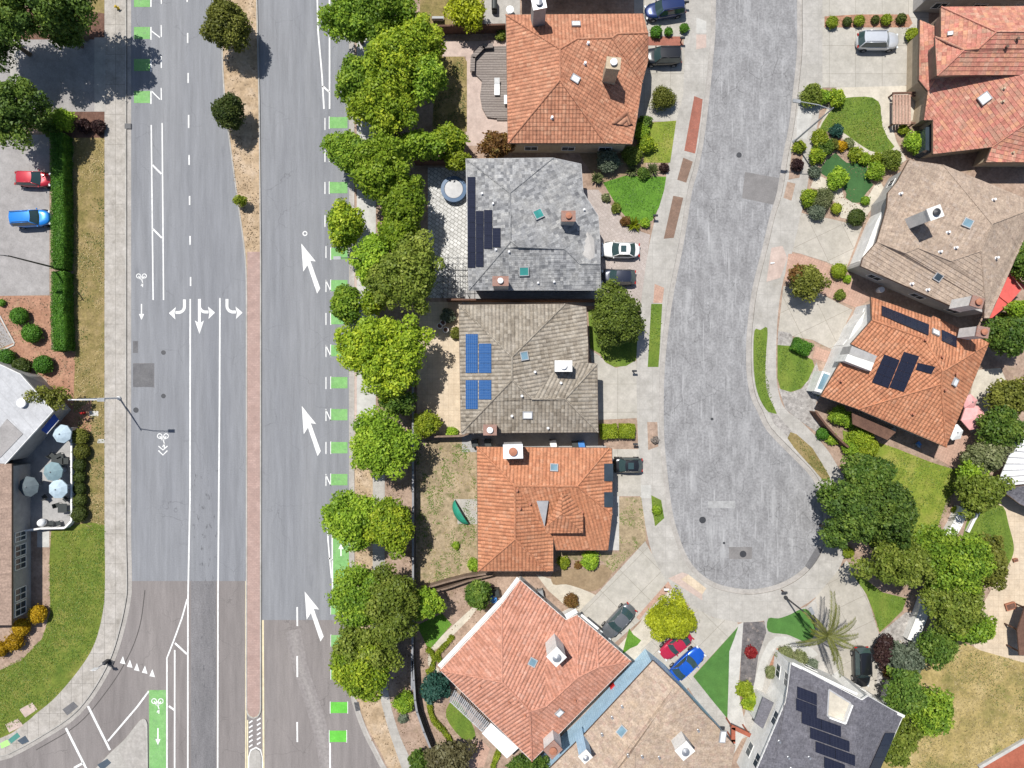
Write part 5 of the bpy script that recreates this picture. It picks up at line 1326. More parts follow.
blades('green patches of the golden dry lawn', G4, 24, .09, 'gr_weed', .75, z=.125, seed=6, scale=.35)
blades('dry grass blades beside the west sidewalk', [(75, 140), (105, 140), (105, 528), (88, 528), (88, 440), (75, 440)], 26, .09, 'gr_dry', -.2, z=.12, seed=7)
blades('greener tufts beside the west sidewalk', [(75, 140), (105, 140), (105, 528), (88, 528), (88, 440), (75, 440)], 30, .085, 'gr_weed', .35, z=.12, seed=8)
CL = [(50, 530), (105, 527), (105, 600), (96, 640), (81, 665), (57, 695), (37, 712), (0, 735), (0, 670), (22, 658), (43, 638), (50, 615)]
blades('green blades of the corner lawn', CL, 45, .085, 'gr_green', -.4, z=.125, seed=9)
blades('yellowed blades of the corner lawn', CL, 45, .085, 'gr_yel', .15, z=.125, seed=10)
BL = [(842, 430), (870, 440), (895, 448), (930, 462), (956, 470), (957, 482), (950, 500), (938, 528), (930, 545), (880, 560), (850, 520)]
blades('green blades of the sunny back lawn', BL, 45, .085, 'gr_green', -.1, z=.125, seed=11)
blades('yellow blades of the sunny back lawn', BL, 30, .085, 'gr_yel', .2, z=.125, seed=12)
ML = [(843, 99), (864, 98), (872, 99), (880, 107), (882, 127), (887, 138), (893, 147), (884, 152), (869, 150), (847, 135), (840, 131), (819, 131), (828, 114)]
blades('blades of the curving mown lawn', ML, 55, .08, 'gr_yel', -.2, z=.135, seed=13); blades('greener blades of the curving mown lawn', ML, 45, .08, 'gr_green', 0, z=.135, seed=14)
LL = [(603, 184), (625, 177), (665, 178), (658, 207), (651, 220), (630, 222), (618, 207)]
blades('blades of the lush bright lawn', LL, 70, .08, 'gr_lush', -.6, z=.135, seed=15)
for k, (l, pp, lf) in enumerate((('yellowing lawn patch', [(651, 124), (675, 122), (669, 162), (644, 162)], 'gr_yel'), ('narrow parkway strip', [(651.5, 305), (661.5, 305), (658, 366), (648, 366)], 'gr_green'), ('round tree lawn', [(589, 311), (637, 307), (636, 359), (614, 366), (600, 353)], 'gr_green'),
        ('lawn panel below the tilted driveway', [(778, 346), (797, 353), (812, 361), (800, 388), (780, 388)], 'gr_green'), ('long curving parkway', [(755, 332), (766, 329), (765, 372), (774, 408), (768, 411), (756, 384)], 'gr_green'), ('lower curving parkway', [(791, 433), (796, 435), (822, 464), (829, 477), (812, 467)], 'gr_weed'),
        ('crescent lawn', [(970, 513), (1001, 507), (1012, 545), (1000, 572), (966, 584), (961, 550)], 'gr_green'), ('curved green lawn', [(853, 575), (882, 593), (905, 599), (890, 621), (879, 631), (866, 594)], 'gr_green'), ('dry lawn behind the top house', [(436, 58), (463, 58), (466, 131), (433, 133)], 'gr_weed'),
        ('parkway by the terracotta house', [(651.5, 496), (660.5, 501), (663.5, 518), (655, 525)], 'gr_green'))):
    blades('grass blades of the ' + l, pp, 60, .08, lf, -.35, z=.135, seed=20 + k)
for k, (l, pp, d) in enumerate((('dry verge by the kerb', [(356, 442), (372, 442), (372, 620), (379, 695), (400, 768), (376, 750), (357, 690)], 14), ('soil strip behind the footpath', [(386, 440), (411, 440), (411, 690), (430, 760), (405, 745), (388, 690)], 14), ('median', [(224, 0), (256, 0), (259, 180), (260, 250), (247, 250), (234, 180)], 14),
        ('lower yard', [(416, 592), (500, 572), (450, 690), (470, 764), (436, 764), (416, 690)], 9), ('red bark bed', [(0, 298), (52, 298), (75, 352), (73, 398), (48, 400), (0, 345)], 16), ('beds around the dark turf', [(816, 131), (840, 132), (870, 153), (895, 160), (860, 214), (820, 214), (808, 190)], 12), ('soil under the street trees', [(377, 0), (412, 0), (412, 436), (377, 436)], 14))):
    blades('dry leaf litter on the ' + l, pp, d, .09, 'gr_litter', -.2, z=.12 if 'median' not in l else .13, name='leaf_litter', seed=40 + k, scale=.9)
# ------------------------------------------------------------------ houses, left row
E = 4.6
# A: terracotta house at the top
r = 6.9
hA = house('terracotta hipped house at the top with a tall stucco chimney', E, [
    [(506, 15), (643, 14), (648, 33, 5.7), (617, 34, 5.7), (612, 38, 6.0), (577, 39, 6.0), (560, 49, r)],
    [(506, 15), (560, 49, r), (560, 80, r), (508, 143)],
    [(508, 143), (560, 80, r), (605, 143)],
    [(560, 49, r), (577, 39, 6.0), (612, 38, 6.0), (642, 83), (637, 118), (632, 144), (605, 143), (560, 80, r)],
    [(612, 38, 6.0), (617, 34, 5.7), (648, 33, 5.7), (648, 61), (642, 83)]],
    [(506, 15), (643, 14), (648, 33, 5.7), (648, 61), (642, 83), (637, 118), (632, 144), (508, 143)], 'terra', 'stucco_tan')
mb = MB(); g0 = [W(611, 122.5, 5.0), W(627.5, 109, 5.7), W(633, 123, 5.0), W(627, 126, 4.75)]
mb.face([g0[0], g0[3], g0[1]]); mb.face([g0[1], g0[3], g0[2]]); mb.uv = [[(0, 0), (1, 0), (0, 1)]] * 2; mb.hasuv = True; mb.build('gablet', M['terra'], hA.t)
chimney(hA, 613.5, 63, 9.0, 1.35, 1.1, 'stucco_tan', -.1, 'stucco_tan', 'white_metal')
chimney(hA, 539, 3, 8.8, 1.3, 1.1, 'stucco_grey', .2, 'metal', 'metal')
for q in ((576, 25), (575, 79)): skylight(hA, q[0], q[1], 9, 7, 'skyglass_white')
for q in ((585, 64), (588, 44), (552, 118)): vent(hA, *q, .1, .4, 'white_metal')
# house beyond the top edge: only its shaded tan wall shows
hT = house('tan stucco house reaching in from above the top edge', 4.6, [
    [(512, -26), (640, -26), (620, -60, 6.6), (530, -60, 6.6)], [(512, -26), (530, -60, 6.6), (512, -110)], [(640, -26), (620, -60, 6.6), (640, -110)], [(512, -110), (640, -110), (620, -60, 6.6), (530, -60, 6.6)]],
    [(512, -26), (640, -26), (640, -110), (512, -110)], 'terra', 'stucco_tan')
# B: grey shake roof
r = 6.6
hB = house('grey shake roofed house with teal skylights and black solar panels', E, [
    [(466, 159), (553, 158), (510, 193, r)],
    [(466, 159), (510, 193, r), (511, 241, r), (469, 290)],
    [(553, 158), (581, 164, 4.9), (583, 192, 4.8), (598, 216, 4.4), (564, 249, 6.0), (518, 247, 6.1), (511, 241, r), (510, 193, r)],
    [(469, 290), (511, 241, r), (518, 247, 6.1), (564, 249, 6.0), (580, 264, 5.3), (600, 264, 5.3), (601, 290)],
    [(564, 249, 6.0), (598, 216, 4.4), (600, 241), (580, 264, 5.3)],
    [(580, 264, 5.3), (600, 241), (600, 264, 5.3)]],
    [(466, 159), (553, 158), (581, 164, 4.9), (583, 192, 4.8), (598, 216, 4.4), (600, 241), (600, 264, 5.3), (601, 290), (469, 290)], 'shake', 'stucco_grey', 'trim_grey', step=.035, capr=.08)
for q in ((538, 214.5), (524, 271)): skylight(hB, q[0], q[1], 10, 9.5, 'skyglass_teal', 'trim_grey')
chimney(hB, 568.5, 216, 7.6, 1.35, 1.0, 'stucco_grey', 0, 'brick_chim', 'terracotta_pot')
chimney(hB, 500.5, 281, 8.0, 1.55, .9, 'stucco_grey', 0, 'brick_chim', 'white_metal')
for x0, x1, y0, y1, nv in ((468, 475.8, 177, 268, 6), (476.2, 484, 211, 267, 4), (484.4, 492.6, 210, 249, 3), (493, 501, 228, 247.5, 1)):
    panels(hB, [(x0, y0), (x1, y0), (x1, y1), (x0, y1)], 1, nv, 'solar_black', 1)
for q in ((584, 210), (509, 252), (538, 283), (493, 204), (554, 282), (482, 194), (496, 250)): vent(hB, *q, .08, .35, 'white_metal')
# C: brown barrel tiles, blue panels
r = 6.7
hC = house('brown barrel tiled house with blue solar panels', E, [
    [(459, 305), (565, 304), (512, 357, r)],
    [(459, 305), (512, 357, r), (512, 380, r), (461, 433)],
    [(565, 304), (586, 307), (588, 345), (588, 363), (560, 363, 5.0), (532, 399, 6.1), (512, 380, r), (512, 357, r)],
    [(532, 399, 6.1), (560, 363, 5.0), (588, 363), (597, 364), (565, 399, 6.1)],
    [(461, 433), (512, 380, r), (532, 399, 6.1), (565, 399, 6.1), (598, 432)],
    [(565, 399, 6.1), (597, 364), (598, 432)]],
    [(459, 305), (565, 304), (586, 307), (588, 345), (588, 363), (597, 364), (598, 432), (461, 433)], 'brown_barrel', 'stucco_tan', step=.05)
panels(hC, [(466, 334), (478.3, 334), (478.3, 373), (466, 373)], 1, 4, 'solar_blue', 1); panels(hC, [(479.2, 343.5), (491.8, 343.5), (491.8, 373), (479.2, 373)], 1, 3, 'solar_blue', 1)
panels(hC, [(466, 380), (478.3, 380), (478.3, 409), (466, 409)], 1, 3, 'solar_blue', 1); panels(hC, [(479.2, 380), (491.8, 380), (491.8, 399.5), (479.2, 399.5)], 1, 2, 'solar_blue', 1)
skylight(hC, 524, 356, 8, 9, 'skyglass'); skylight(hC, 527.5, 414.5, 10, 8, 'skyglass_white')
chimney(hC, 490, 430, 6.3, 1.3, 1.0, 'brick_chim', 0, 'brick_chim', 'white_metal')
chimney(hC, 563.5, 366, 7.2, 1.7, 1.05, 'stucco_grey', 0, 'stucco_white', 'white_metal')
for q in ((535, 372), (522, 396), (548, 428), (561, 383), (512, 416)): vent(hC, *q, .09, .4, 'white_metal')
# D: terracotta with upper gablet
r = 6.6
hD = house('terracotta house with a raised gablet roof beside the cul-de-sac', E, [
    [(477, 447), (609, 448), (577, 486, 6.2), (515, 486, r)],
    [(477, 447), (515, 486, r), (515, 539, r), (478, 571)],
    [(478, 571), (515, 539, r), (547, 571)],
    [(515, 486, r), (547, 533, 5.0), (553, 537, 4.6), (553, 571), (547, 571), (515, 539, r)],
    [(515, 486, r), (577, 486, 6.2), (612, 514), (608, 550, 3.8), (556, 550, 3.8), (553, 537, 4.6), (547, 533, 5.0)],
    [(577, 486, 6.2), (609, 448), (612, 449), (612, 514)]],
    [(477, 447), (609, 448), (612, 449), (612, 514), (608, 550, 3.8), (556, 550, 3.8), (553, 537, 4.6), (553, 571), (478, 571)], 'terra2', 'stucco_tan')
mb = MB()
U = {k: W(*v) for k, v in dict(p=(562, 514, 7.3), q=(562, 493, 7.0), a=(545, 528, 6.1), b=(549, 533, 6.0), c=(583, 533, 6.0), d=(583, 515, 6.0), e=(570, 496, 6.2)).items()}
ax = [tile_face(mb, [U[k] for k in f], .42, .05) for f in ('qpa', 'apcb', 'pdc', 'qedp')]
for a, b in ('ab', 'bc', 'cd', 'de'): mb.face([U[a], U[b], U[b] - Vector((0, 0, .9)), U[a] - Vector((0, 0, .9))], [(0, 0)] * 4)
mb.build('gablet', M['terra2'], hD.t)
mb = MB(); T3 = [W(536.5, 501, 6.32), W(548.5, 501, 6.30), W(544.5, 527, 5.75)]; mb.face(T3[::-1]); mb.face([T3[0], T3[1], T3[1] - Vector((0, 0, .3)), T3[0] - Vector((0, 0, .3))]); mb.face([T3[1], T3[2], T3[2] - Vector((0, 0, .3)), T3[1] - Vector((0, 0, .3))]); mb.build('flat_roof', M['trim_grey'], hD.t)
for x0, y0, x1, y1 in ((604, 463.5, 613, 481), (604, 492, 613, 507)):
    mb = MB(); P = [W(x0, y0, 5.0), W(x1, y0, 4.72), W(x1, y1, 4.72), W(x0, y1, 5.0)]; mb.face([p + Vector((0, 0, .08)) for p in P][::-1]); mb.build('roof_light', M['glass'], hD.t)
chimney(hD, 513, 451.5, 7.8, 1.9, 1.35, 'stucco_grey', .03, 'skyglass_white', 'terracotta_pot')
skylight(hD, 554, 468, 8, 8, 'skyglass'); 
for q in ((520, 508), (530, 503.5), (582, 512), (517, 490)): vent(hD, *q, .1, .4, 'terracotta_pot')
# E: diagonal terracotta house
r = 6.7
hE = house('diagonal terracotta house with a white chimney by the angled driveway', E, [
    [(440, 670), (502, 604), (502, 682, r)],
    [(440, 670), (502, 682, r), (530, 711, r), (532, 761)],
    [(502, 604), (520, 580), (566, 620), (545, 669, 5.6), (546, 706, 6.4), (530, 711, r), (502, 682, r)],
    [(545, 669, 5.6), (566, 620), (577, 615, 5.6), (578, 677, 6.2), (546, 706, 6.4)],
    [(577, 615, 5.6), (597, 632, 4.9), (598, 667, 5.8), (578, 677, 6.2)],
    [(597, 632, 4.9), (631, 661), (598, 667, 5.8)],
    [(532, 761), (530, 711, r), (546, 706, 6.4), (578, 677, 6.2), (598, 667, 5.8), (631, 661)]],
    [(440, 670), (502, 604), (520, 580), (566, 620), (577, 615, 5.6), (597, 632, 4.9), (631, 661), (532, 761)], 'terra3', 'stucco_white', 'trim_white')
chimney(hE, 556.5, 657, 8.9, 1.35, 1.35, 'stucco_white', .75, 'stucco_white', 'metal')
chimney(hE, 553, 750, 7.4, 1.4, 1.2, 'stucco_white', .75, 'brick_chim', 'terracotta_pot')
skylight(hE, 532.5, 662, 8, 8, 'skyglass'); skylight(hE, 559, 712, 8, 7, 'skyglass_white')
for q in ((509, 702), (525, 715), (480, 686), (590, 650), (575, 700)): vent(hE, *q, .08, .3, 'terracotta_pot')
mb = MB(); P = [W(q[0], q[1], z) for q, z in (((491, 723), 3.0), ((518.5, 748), 3.0), ((507, 758.5), 2.8), ((482, 733.5), 2.8))]
mb.face(P); mb.face([p - Vector((0, 0, .08)) for p in P][::-1])
for i in range(4): mb.face([P[i], P[i - 1], P[i - 1] - Vector((0, 0, .08)), P[i] - Vector((0, 0, .08))])
c = sum(P, Vector()) / 4
t = thing('patio_awning', 'plain white patio cover against the diagonal terracotta house', 'awning', (c.x, c.y, .1)); mb.build('canopy', M['fab_white'], t)
for q in ((484, 734), (506, 757)):
    p = W(q[0], q[1], 2.8); mb = MB(); mb.box((p.x, p.y, 1.4), .1, .1, 2.7); mb.build('post', M['trim_white'], t)
t = thing('pergola', 'pale slatted pergola beside the white patio cover', 'pergola', tuple(W(473, 708, .1)))
for i in range(23):
    s = i / 22; a = W(455 + 34 * s, 690 + 32 * s, 2.85); b = W(450 + 32 * s, 701 + 30 * s, 2.8); mb = MB(); d = (b - a); n = Vector((-d.y, d.x, 0)).normalized(); mb.obox(a - n * .06, d * 1.05, n * .13, Vector((0, 0, .08))); mb.build('slat', M['fence_cap'] if i % 5 == 0 else M['trim_grey'], t)
for q in ((450, 701), (466, 716), (482, 731)):
    p = W(q[0], q[1], 2.75); mb = MB(); mb.box((p.x, p.y, 1.42), .1, .1, 2.7); mb.build('post', M['trim_white'], t)
mb = MB(); a = W(450, 701, 2.72); b = W(482, 731, 2.72); d = b - a; n = Vector((-d.y, d.x, 0)).normalized(); mb.obox(a - n * .05, d, n * .1, Vector((0, 0, .075))); mb.build('beam', M['trim_white'], t)
for a, b, w in (((441, 668), (502, 603), .42), ((502, 603), (520, 579), .35), ((567, 619), (578, 613), .5), ((580, 616), (597, 630), .25)):
    A, Bv = W(*a, 4.45), W(*b, 4.45); d = Bv - A; n = Vector((-d.y, d.x, 0)).normalized(); mb = MB(); mb.obox(A + n * .07, d, n * w, Vector((0, 0, .1))); mb.build('gutter', M['trim_white'], hE.t)
# F: beige tiled house with pale blue side wall
hF = house('beige flat tiled house with a light blue side wall', E, [
    [(653, 661), (680, 687, 5.6), (659, 711, 6.3), (660, 723, 6.5), (635, 748, 7.2), (635, 790, 7.2), (528, 790), (585, 734)],
    [(680, 687, 5.6), (703, 712, 5.4), (660, 723, 6.5), (659, 711, 6.3)],
    [(660, 723, 6.5), (703, 712, 5.4), (713, 722, 5.2), (673, 738, 6.3), (635, 748, 7.2)],
    [(635, 748, 7.2), (673, 738, 6.3), (713, 722, 5.2), (735, 746), (727, 790), (635, 790, 7.2)]],
    [(653, 661), (680, 687, 5.6), (703, 712, 5.4), (713, 722, 5.2), (735, 746), (727, 790), (528, 790), (585, 734)], 'beige_flat', 'stucco_blue', 'trim_brown', step=.045, capr=.07, inset_d=.3, wins=False)
chimney(hF, 685, 751, 8.4, 1.45, 1.25, 'stucco_white', .70, 'stucco_white', 'metal')
chimney(hF, 585.5, 757, 7.8, 1.0, .9, 'stucco_blue', .70, 'stucco_white', 'metal', 3.0)
skylight(hF, 622, 731, 8, 10, 'skyglass'); skylight(hF, 722, 736, 7, 12, 'skyglass_white')
for q in ((622, 706), (612, 717), (602, 734), (642, 756), (659, 757), (628, 755), (698, 730)): vent(hF, *q, .09, .35, 'metal')
for x, y, w, m, cat, l in ((610, 701, .9, 'plastic_grey', 'air conditioner', 'grey air conditioner in the gap between the diagonal and beige roofs'), (597, 715, .8, 'fab_white', 'storage box', 'white storage box further down the gap beside the blue wall'), (613.5, 687, .6, 'red_paint', 'storage box', 'dark red box under the eave of the diagonal roof')):
    B = W(x, y, .5); t = thing(cat.replace(' ', '_'), l, cat, (B.x, B.y, .11)); mb = MB(); mb.box((B.x, B.y, .5), w, w, .8, .75); mb.build('casing', M[m], t); mb = MB(); mb.box((B.x, B.y, .93), w * 1.08, w * 1.08, .07, .75); mb.build('lid', M[m], t)
# G: dark shingle house
r = 6.6
hG = house('dark shingled house with white walls and stepped black solar panels', 5.0, [
    [(791, 663), (862, 700, 6.5), (864, 738, r), (852, 790, r), (748, 790), (786, 701)],
    [(862, 700, 6.5), (868, 696, 6.4), (903, 716), (870, 790), (852, 790, r), (864, 738, r)]],
    [(791, 663), (862, 700, 6.5), (868, 696, 6.4), (903, 716), (870, 790), (748, 790), (786, 701)], 'shingle', 'stucco_white', 'trim_white', T=.16, step=.012, caps=False, inset_d=.25)
for (x, y, w, hh) in ((796.5, 685, 20, 12), (795.5, 697, 21, 12), (801, 711, 39.5, 11), (809.5, 726, 39.5, 11), (815, 740, 39.5, 11), (823.5, 755.5, 21, 11)):
    k = .33
    panels(hG, [(x, y), (x + w, y + w * k + 1), (x + w, y + hh + w * k + 1), (x, y + hh)], 2 if w > 30 else 1, 1, 'solar_black', 0, .3)
panels(hG, [(884, 732), (894, 732), (879, 768), (868, 768)], 1, 3, 'solar_black', 1, .2)
mb = MB(); Q = [on_roof(hG, *q, 0) for q in ((828.5, 689), (850, 702.5), (843, 721), (827, 715))]
P = [q[0] + q[1] * .06 for q in Q]; mb.face(P[::-1]); fl = mb.build('balcony_floor', M['beige_path'], hG.t)
for i in range(4):
    a, b = P[i], P[(i + 1) % 4]; mb = MB(); d = b - a; n = Vector((-d.y, d.x, 0)).normalized(); mb.obox(a - n * .08, d, n * .16, Vector((0, 0, .55 if i in (1, 2) else .08))); mb.build('parapet', M['trim_white'] if i in (1, 2) else M['trim_grey'], hG.t)
mb = MB(); a, b = W(791, 664, 5.1), W(903, 717, 5.1); d = b - a; n = Vector((-d.y, d.x, 0)).normalized(); mb.obox(a - n * .0, d, n * .28, Vector((0, 0, .2))); mb.build('gutter_board', M['trim_white'], hG.t)
for q in ((779, 741), (788, 757), (809, 757), (791, 768)): vent(hG, *q, .09, .35, 'metal')
mb = MB(); P = [W(*q) for q in ((763, 697, 2.9), (774, 703, 3.2), (763, 729, 3.2), (754, 722, 2.9))]; mb.face(P[::-1]); mb.face([p - Vector((0, 0, .12)) for p in P])
for i in range(4): mb.face([P[i], P[i - 1], P[i - 1] - Vector((0, 0, .12)), P[i] - Vector((0, 0, .12))])
mb.build('porch_roof', M['shingle'], hG.t)
mb = MB(); P = [W(*q) for q in ((763, 697, 2.75), (775, 703, 2.75), (764, 730, 2.75), (754, 722, 2.75))]; mb.prism([(p.x, p.y) for p in inset([(p.x, p.y) for p in P], .15)], .1, 2.75); mb.build('porch', M['stucco_white'], hG.t)
t = thing('gate_frame', 'redwood gate frame beside the white walled house', 'gate', tuple(W(742, 732, .1)))
for a, b in (((731, 726), (750, 735)), ((733, 727), (733, 741)), ((731, 741), (735, 741))):
    A, B = W(*a, 2.2), W(*b, 2.2); mb = MB(); d = B - A; n = Vector((-d.y, d.x, 0)).normalized(); mb.obox(A - n * .22, d, n * .44, Vector((0, 0, .16))); mb.build('beam', M['redwood'], t)
for q in ((732, 727), (749, 734), (733, 741)):
    p = W(q[0], q[1], 2.2); mb = MB(); mb.box((p.x, p.y, 1.15), .14, .14, 2.1); mb.build('post', M['redwood'], t)

# ------------------------------------------------------------------ houses, right row
hH = house('rose tiled house at the top right, lower roofs', 3.4, [
    [(928, 91), (937, 76, 3.6), (990, 75, 4.6), (1034, 46, 6.0), (1060, 46, 6.4), (1060, 100, 6.4), (992, 147), (933, 154), (933, 120), (924, 120)],
    [(992, 147), (1060, 100, 6.4), (1060, 162), (986, 162)],
    [(920, 20), (936, 27, 4.0), (940, 60, 4.2), (937, 76, 3.6), (928, 91), (919, 80)]],
    [(920, 20), (936, 27, 3.4), (1060, 30), (1060, 162), (986, 162), (992, 147), (933, 154), (933, 120), (924, 120), (928, 91), (919, 80)], 'rose', 'stucco_tan', 'trim_brown', step=.045, capr=.07, wins=False)
mb = MB(); x0 = min(p[0] for p in hH.ins); mb.obox((W(913, 90, 0).x - .02, W(0, 91, 1).y, .12), Vector((0, W(0, 44, 1).y - W(0, 91, 1).y, 0)), Vector((.0, .0, 2.3)), Vector((-.06, 0, 0))); 
r = 7.6
mb = MB(); ff = [[(941, 7, 5.6), (1060, 6, 5.6), (1060, 32, r), (996, 32, r)], [(941, 7, 5.6), (996, 32, r), (978, 49, 6.9), (964, 50, 6.7), (948, 38, 5.9), (941, 37, 5.6)],
                  [(935, 37, 5.6), (948, 38, 5.9), (964, 50, 6.7), (937, 76, 5.6)], [(937, 76, 5.6), (964, 50, 6.7), (978, 49, 6.9), (996, 32, r), (1060, 32, r), (1060, 75, 5.6), (990, 75, 5.6)]]
up = House(); up.t = hH.t; up.E = 5.6; up.px = [[(p[0], p[1]) for p in f] for f in ff]; up.P = [[W(*p) for p in f] for f in ff]; up.ax = [tile_face(mb, P, .42, .05) for P in up.P]
uroof = mb.build('upper_roof', M['rose'], hH.t)
cb = MB()
for a, b in (((941, 7, 5.6), (996, 32, r)), ((996, 32, r), (978, 49, 6.9)), ((978, 49, 6.9), (964, 50, 6.7)), ((964, 50, 6.7), (937, 76, 5.6)), ((935, 37, 5.6), (964, 50, 6.7)), ((996, 32, r), (1060, 32, r))):
    cb.tube([W(*a) + Vector((0, 0, .05)), W(*b) + Vector((0, 0, .05))], .09, .09, 6)
cb.uv = [[(.1, i * .42)] * len(f) for i, f in enumerate(cb.f)]; cb.hasuv = True; cb.build('ridge_cap', M['rose'], uroof)
OUT = [W(*q, 5.6) for q in ((941, 7), (1060, 6), (1060, 75), (937, 76), (935, 37), (941, 37))]; mb = MB(); mb.prism([(p.x, p.y) for p in inset([(p.x, p.y) for p in OUT], .45)], 2, 5.52); mb.build('upper_wall', M['stucco_brown'], hH.t)
mb = MB(); 
for a, b in (((937, 76), (990, 75)), ((990, 75), (1060, 75)), ((935, 37), (937, 76)), ((941, 7), (941, 37))):
    A, B = W(*a, 5.6), W(*b, 5.6); d = B - A; n = Vector((-d.y, d.x, 0)).normalized(); mb.obox(A - n * .03 - Vector((0, 0, .2)), d, n * .06, Vector((0, 0, .2)))
mb.build('fascia', M['trim_brown'], hH.t)
skylight(hH, 984, 98.5, 11, 9.5, 'skyglass_white'); skylight(hH, 1019, 61, 12, 11, 'skyglass')
for q in ((1002, 102), (1003, 89), (1012, 153)): vent(hH, *q, .09, .3, 'stucco_tan')
for q in ((1005, 48), (1016, 40)): vent(up, *q, .12, .4, 'trim_brown')
skylight(up, 950, 34, 5, 4, 'skyglass_white')
mb = MB(); P = [W(*q) for q in ((925, 128, 2.4), (933, 122, 2.4), (933, 152, 2.4), (925, 150, 2.4))]; mb.prism([(p.x, p.y) for p in P], .1, 2.5); mb.build('bay_window', M['glass'], hH.t)
t = thing('pergola', 'brown slatted entrance pergola by the rose roofed house', 'pergola', tuple(W(902, 110, .1)))
for i in range(6):
    x = 893.5 + i * 3.1; a, b = W(x, 95, 1.25), W(x, 124.5, 1.25); mb = MB(); d = b - a; n = Vector((-d.y, d.x, 0)).normalized(); mb.obox(a - n * .13, d, n * .26, Vector((0, 0, .12))); mb.build('slat', M['brick_tan'], t)
for y in (93.5, 96.5, 124): 
    a, b = W(892, y, 1.12), W(915, y - .5, 1.12); mb = MB(); mb.obox(a - Vector((0, .1, 0)), b - a, Vector((0, .2, 0)), Vector((0, 0, .14))); mb.build('beam', M['wood_brown'], t)
for q in ((893, 94), (893, 124), (913, 94), (913, 124)):
    p = W(q[0], q[1], 1.05); mb = MB(); mb.box((p.x, p.y, 0.6), .14, .14, 1.02); mb.build('post', M['wood_brown'], t)
hU = house('dark roofed house cut by the top right corner', 4.2, [[(930, -4), (1060, 0), (1060, -30, 5.6), (950, -30, 5.6)], [(930, -4), (950, -30, 5.6), (932, -60)], [(932, -60), (950, -30, 5.6), (1060, -30, 5.6), (1060, -60)]],
           [(930, -4), (1060, 0), (1060, -60), (932, -60)], 'brown_flat', 'stucco_grey', step=.02)
# I: brown roof, upper right
r = 7.0
hI = house('large brown tiled house with a white stucco chimney and red patio awnings', E, [
    [(909, 160), (943, 165), (992, 224, r), (981, 251, 6.8), (951, 261, 6.3), (918, 248, 6.0), (887, 208), (888, 193), (897, 182)],
    [(887, 208), (918, 248, 6.0), (905, 253, 5.6), (877, 242)],
    [(877, 242), (905, 253, 5.6), (918, 248, 6.0), (951, 261, 6.3), (981, 251, 6.8), (985, 300, 5.0), (954, 307), (861, 266), (863, 258)],
    [(943, 165), (1036, 203), (1032, 209, 4.9), (992, 224, r)],
    [(992, 224, r), (1032, 209, 4.9), (1036, 212), (989, 318), (984, 318), (985, 300, 5.0), (981, 251, 6.8)]],
    [(909, 160), (943, 165), (1036, 203), (1036, 212), (989, 318), (984, 318), (954, 307), (861, 266), (863, 258), (877, 242), (887, 208), (888, 193), (897, 182)], 'brown_flat', 'stucco_grey', 'trim_brown', step=.05, capr=.07, garages=((856, 240),), inset_d=.55)
chimney(hI, 935.5, 212.5, 9.0, 1.35, 1.15, 'stucco_white', .35, 'stucco_white', 'dark_metal')
chimney(hI, 977.5, 302, 9.4, 1.15, 1.0, 'stucco_white', -.3, 'brick_chim', 'terracotta_pot', 6.0)
skylight(hI, 967, 223.5, 9, 9, 'skyglass'); skylight(hI, 937.5, 277, 8, 8, 'glass', 'trim_grey')
for q in ((947.5, 232.5), (955, 248), (939.5, 252), (993, 200), (996, 258), (900, 194), (911, 284), (927, 290)): vent(hI, *q, .1, .4, 'white_metal')
mb = MB(); P = [W(*q) for q in ((884, 196, 3.0), (889, 206, 3.0), (862, 262, 3.0), (849, 268, 2.7), (858, 240, 2.7))]
mb = MB(); P2 = [(W(*q).x, W(*q).y) for q in ((892, 208, 2.5), (884, 246, 2.5), (868, 266, 2.5), (860, 262, 2.5), (876, 222, 2.5), (889, 198, 2.5))]; mb.prism(P2, .1, 2.6); gw = mb.build('garage_front', M['stucco_white'], hI.t)
mb = MB(); a, b = W(857.2, 261, 1.3), W(872, 225, 1.3); d = b - a; d.z = 0; n = Vector((d.y, -d.x, 0)).normalized(); n = -n if n.x > 0 else n
mb.obox(Vector((a.x, a.y, .15)) + d * .08 - n * .12, d * .84, n * .16, Vector((0, 0, 2.1))); mb.build('garage_door', M['trim_white'], gw)
for q, c2 in (((893, 181), (884, 201)),):
    pass
t = thing('patio_awning', 'flat red patio awning of two panels behind the brown tiled house', 'awning', tuple(W(1005, 295, .1)))
for f, z in (([(1008, 272), (1022, 289), (1009, 304), (1000, 297), (998, 290)], 2.7), ([(998, 294), (1008, 305), (992, 318), (988, 318)], 2.55)):
    P = [W(q[0], q[1], z) for q in f]; mb = MB(); mb.prism([(p.x, p.y) for p in P], z - .06, z, True); mb.build('canopy', M['fab_red'], t)
for q in ((1021, 288), (1009, 303), (993, 316)):
    p = W(q[0], q[1], 2.5); mb = MB(); mb.tube([(p.x, p.y, .1), (p.x, p.y, 2.5)], .05, .05, 8); mb.build('post', M['metal'], t)
mb = MB(); a, b = W(1007, 270, 2.9), W(1024, 290, 2.9); d = b - a; n = Vector((-d.y, d.x, 0)).normalized(); mb.obox(a, d, n * .35, Vector((0, 0, .12))); mb.build('beam', M['fab_red'], t)
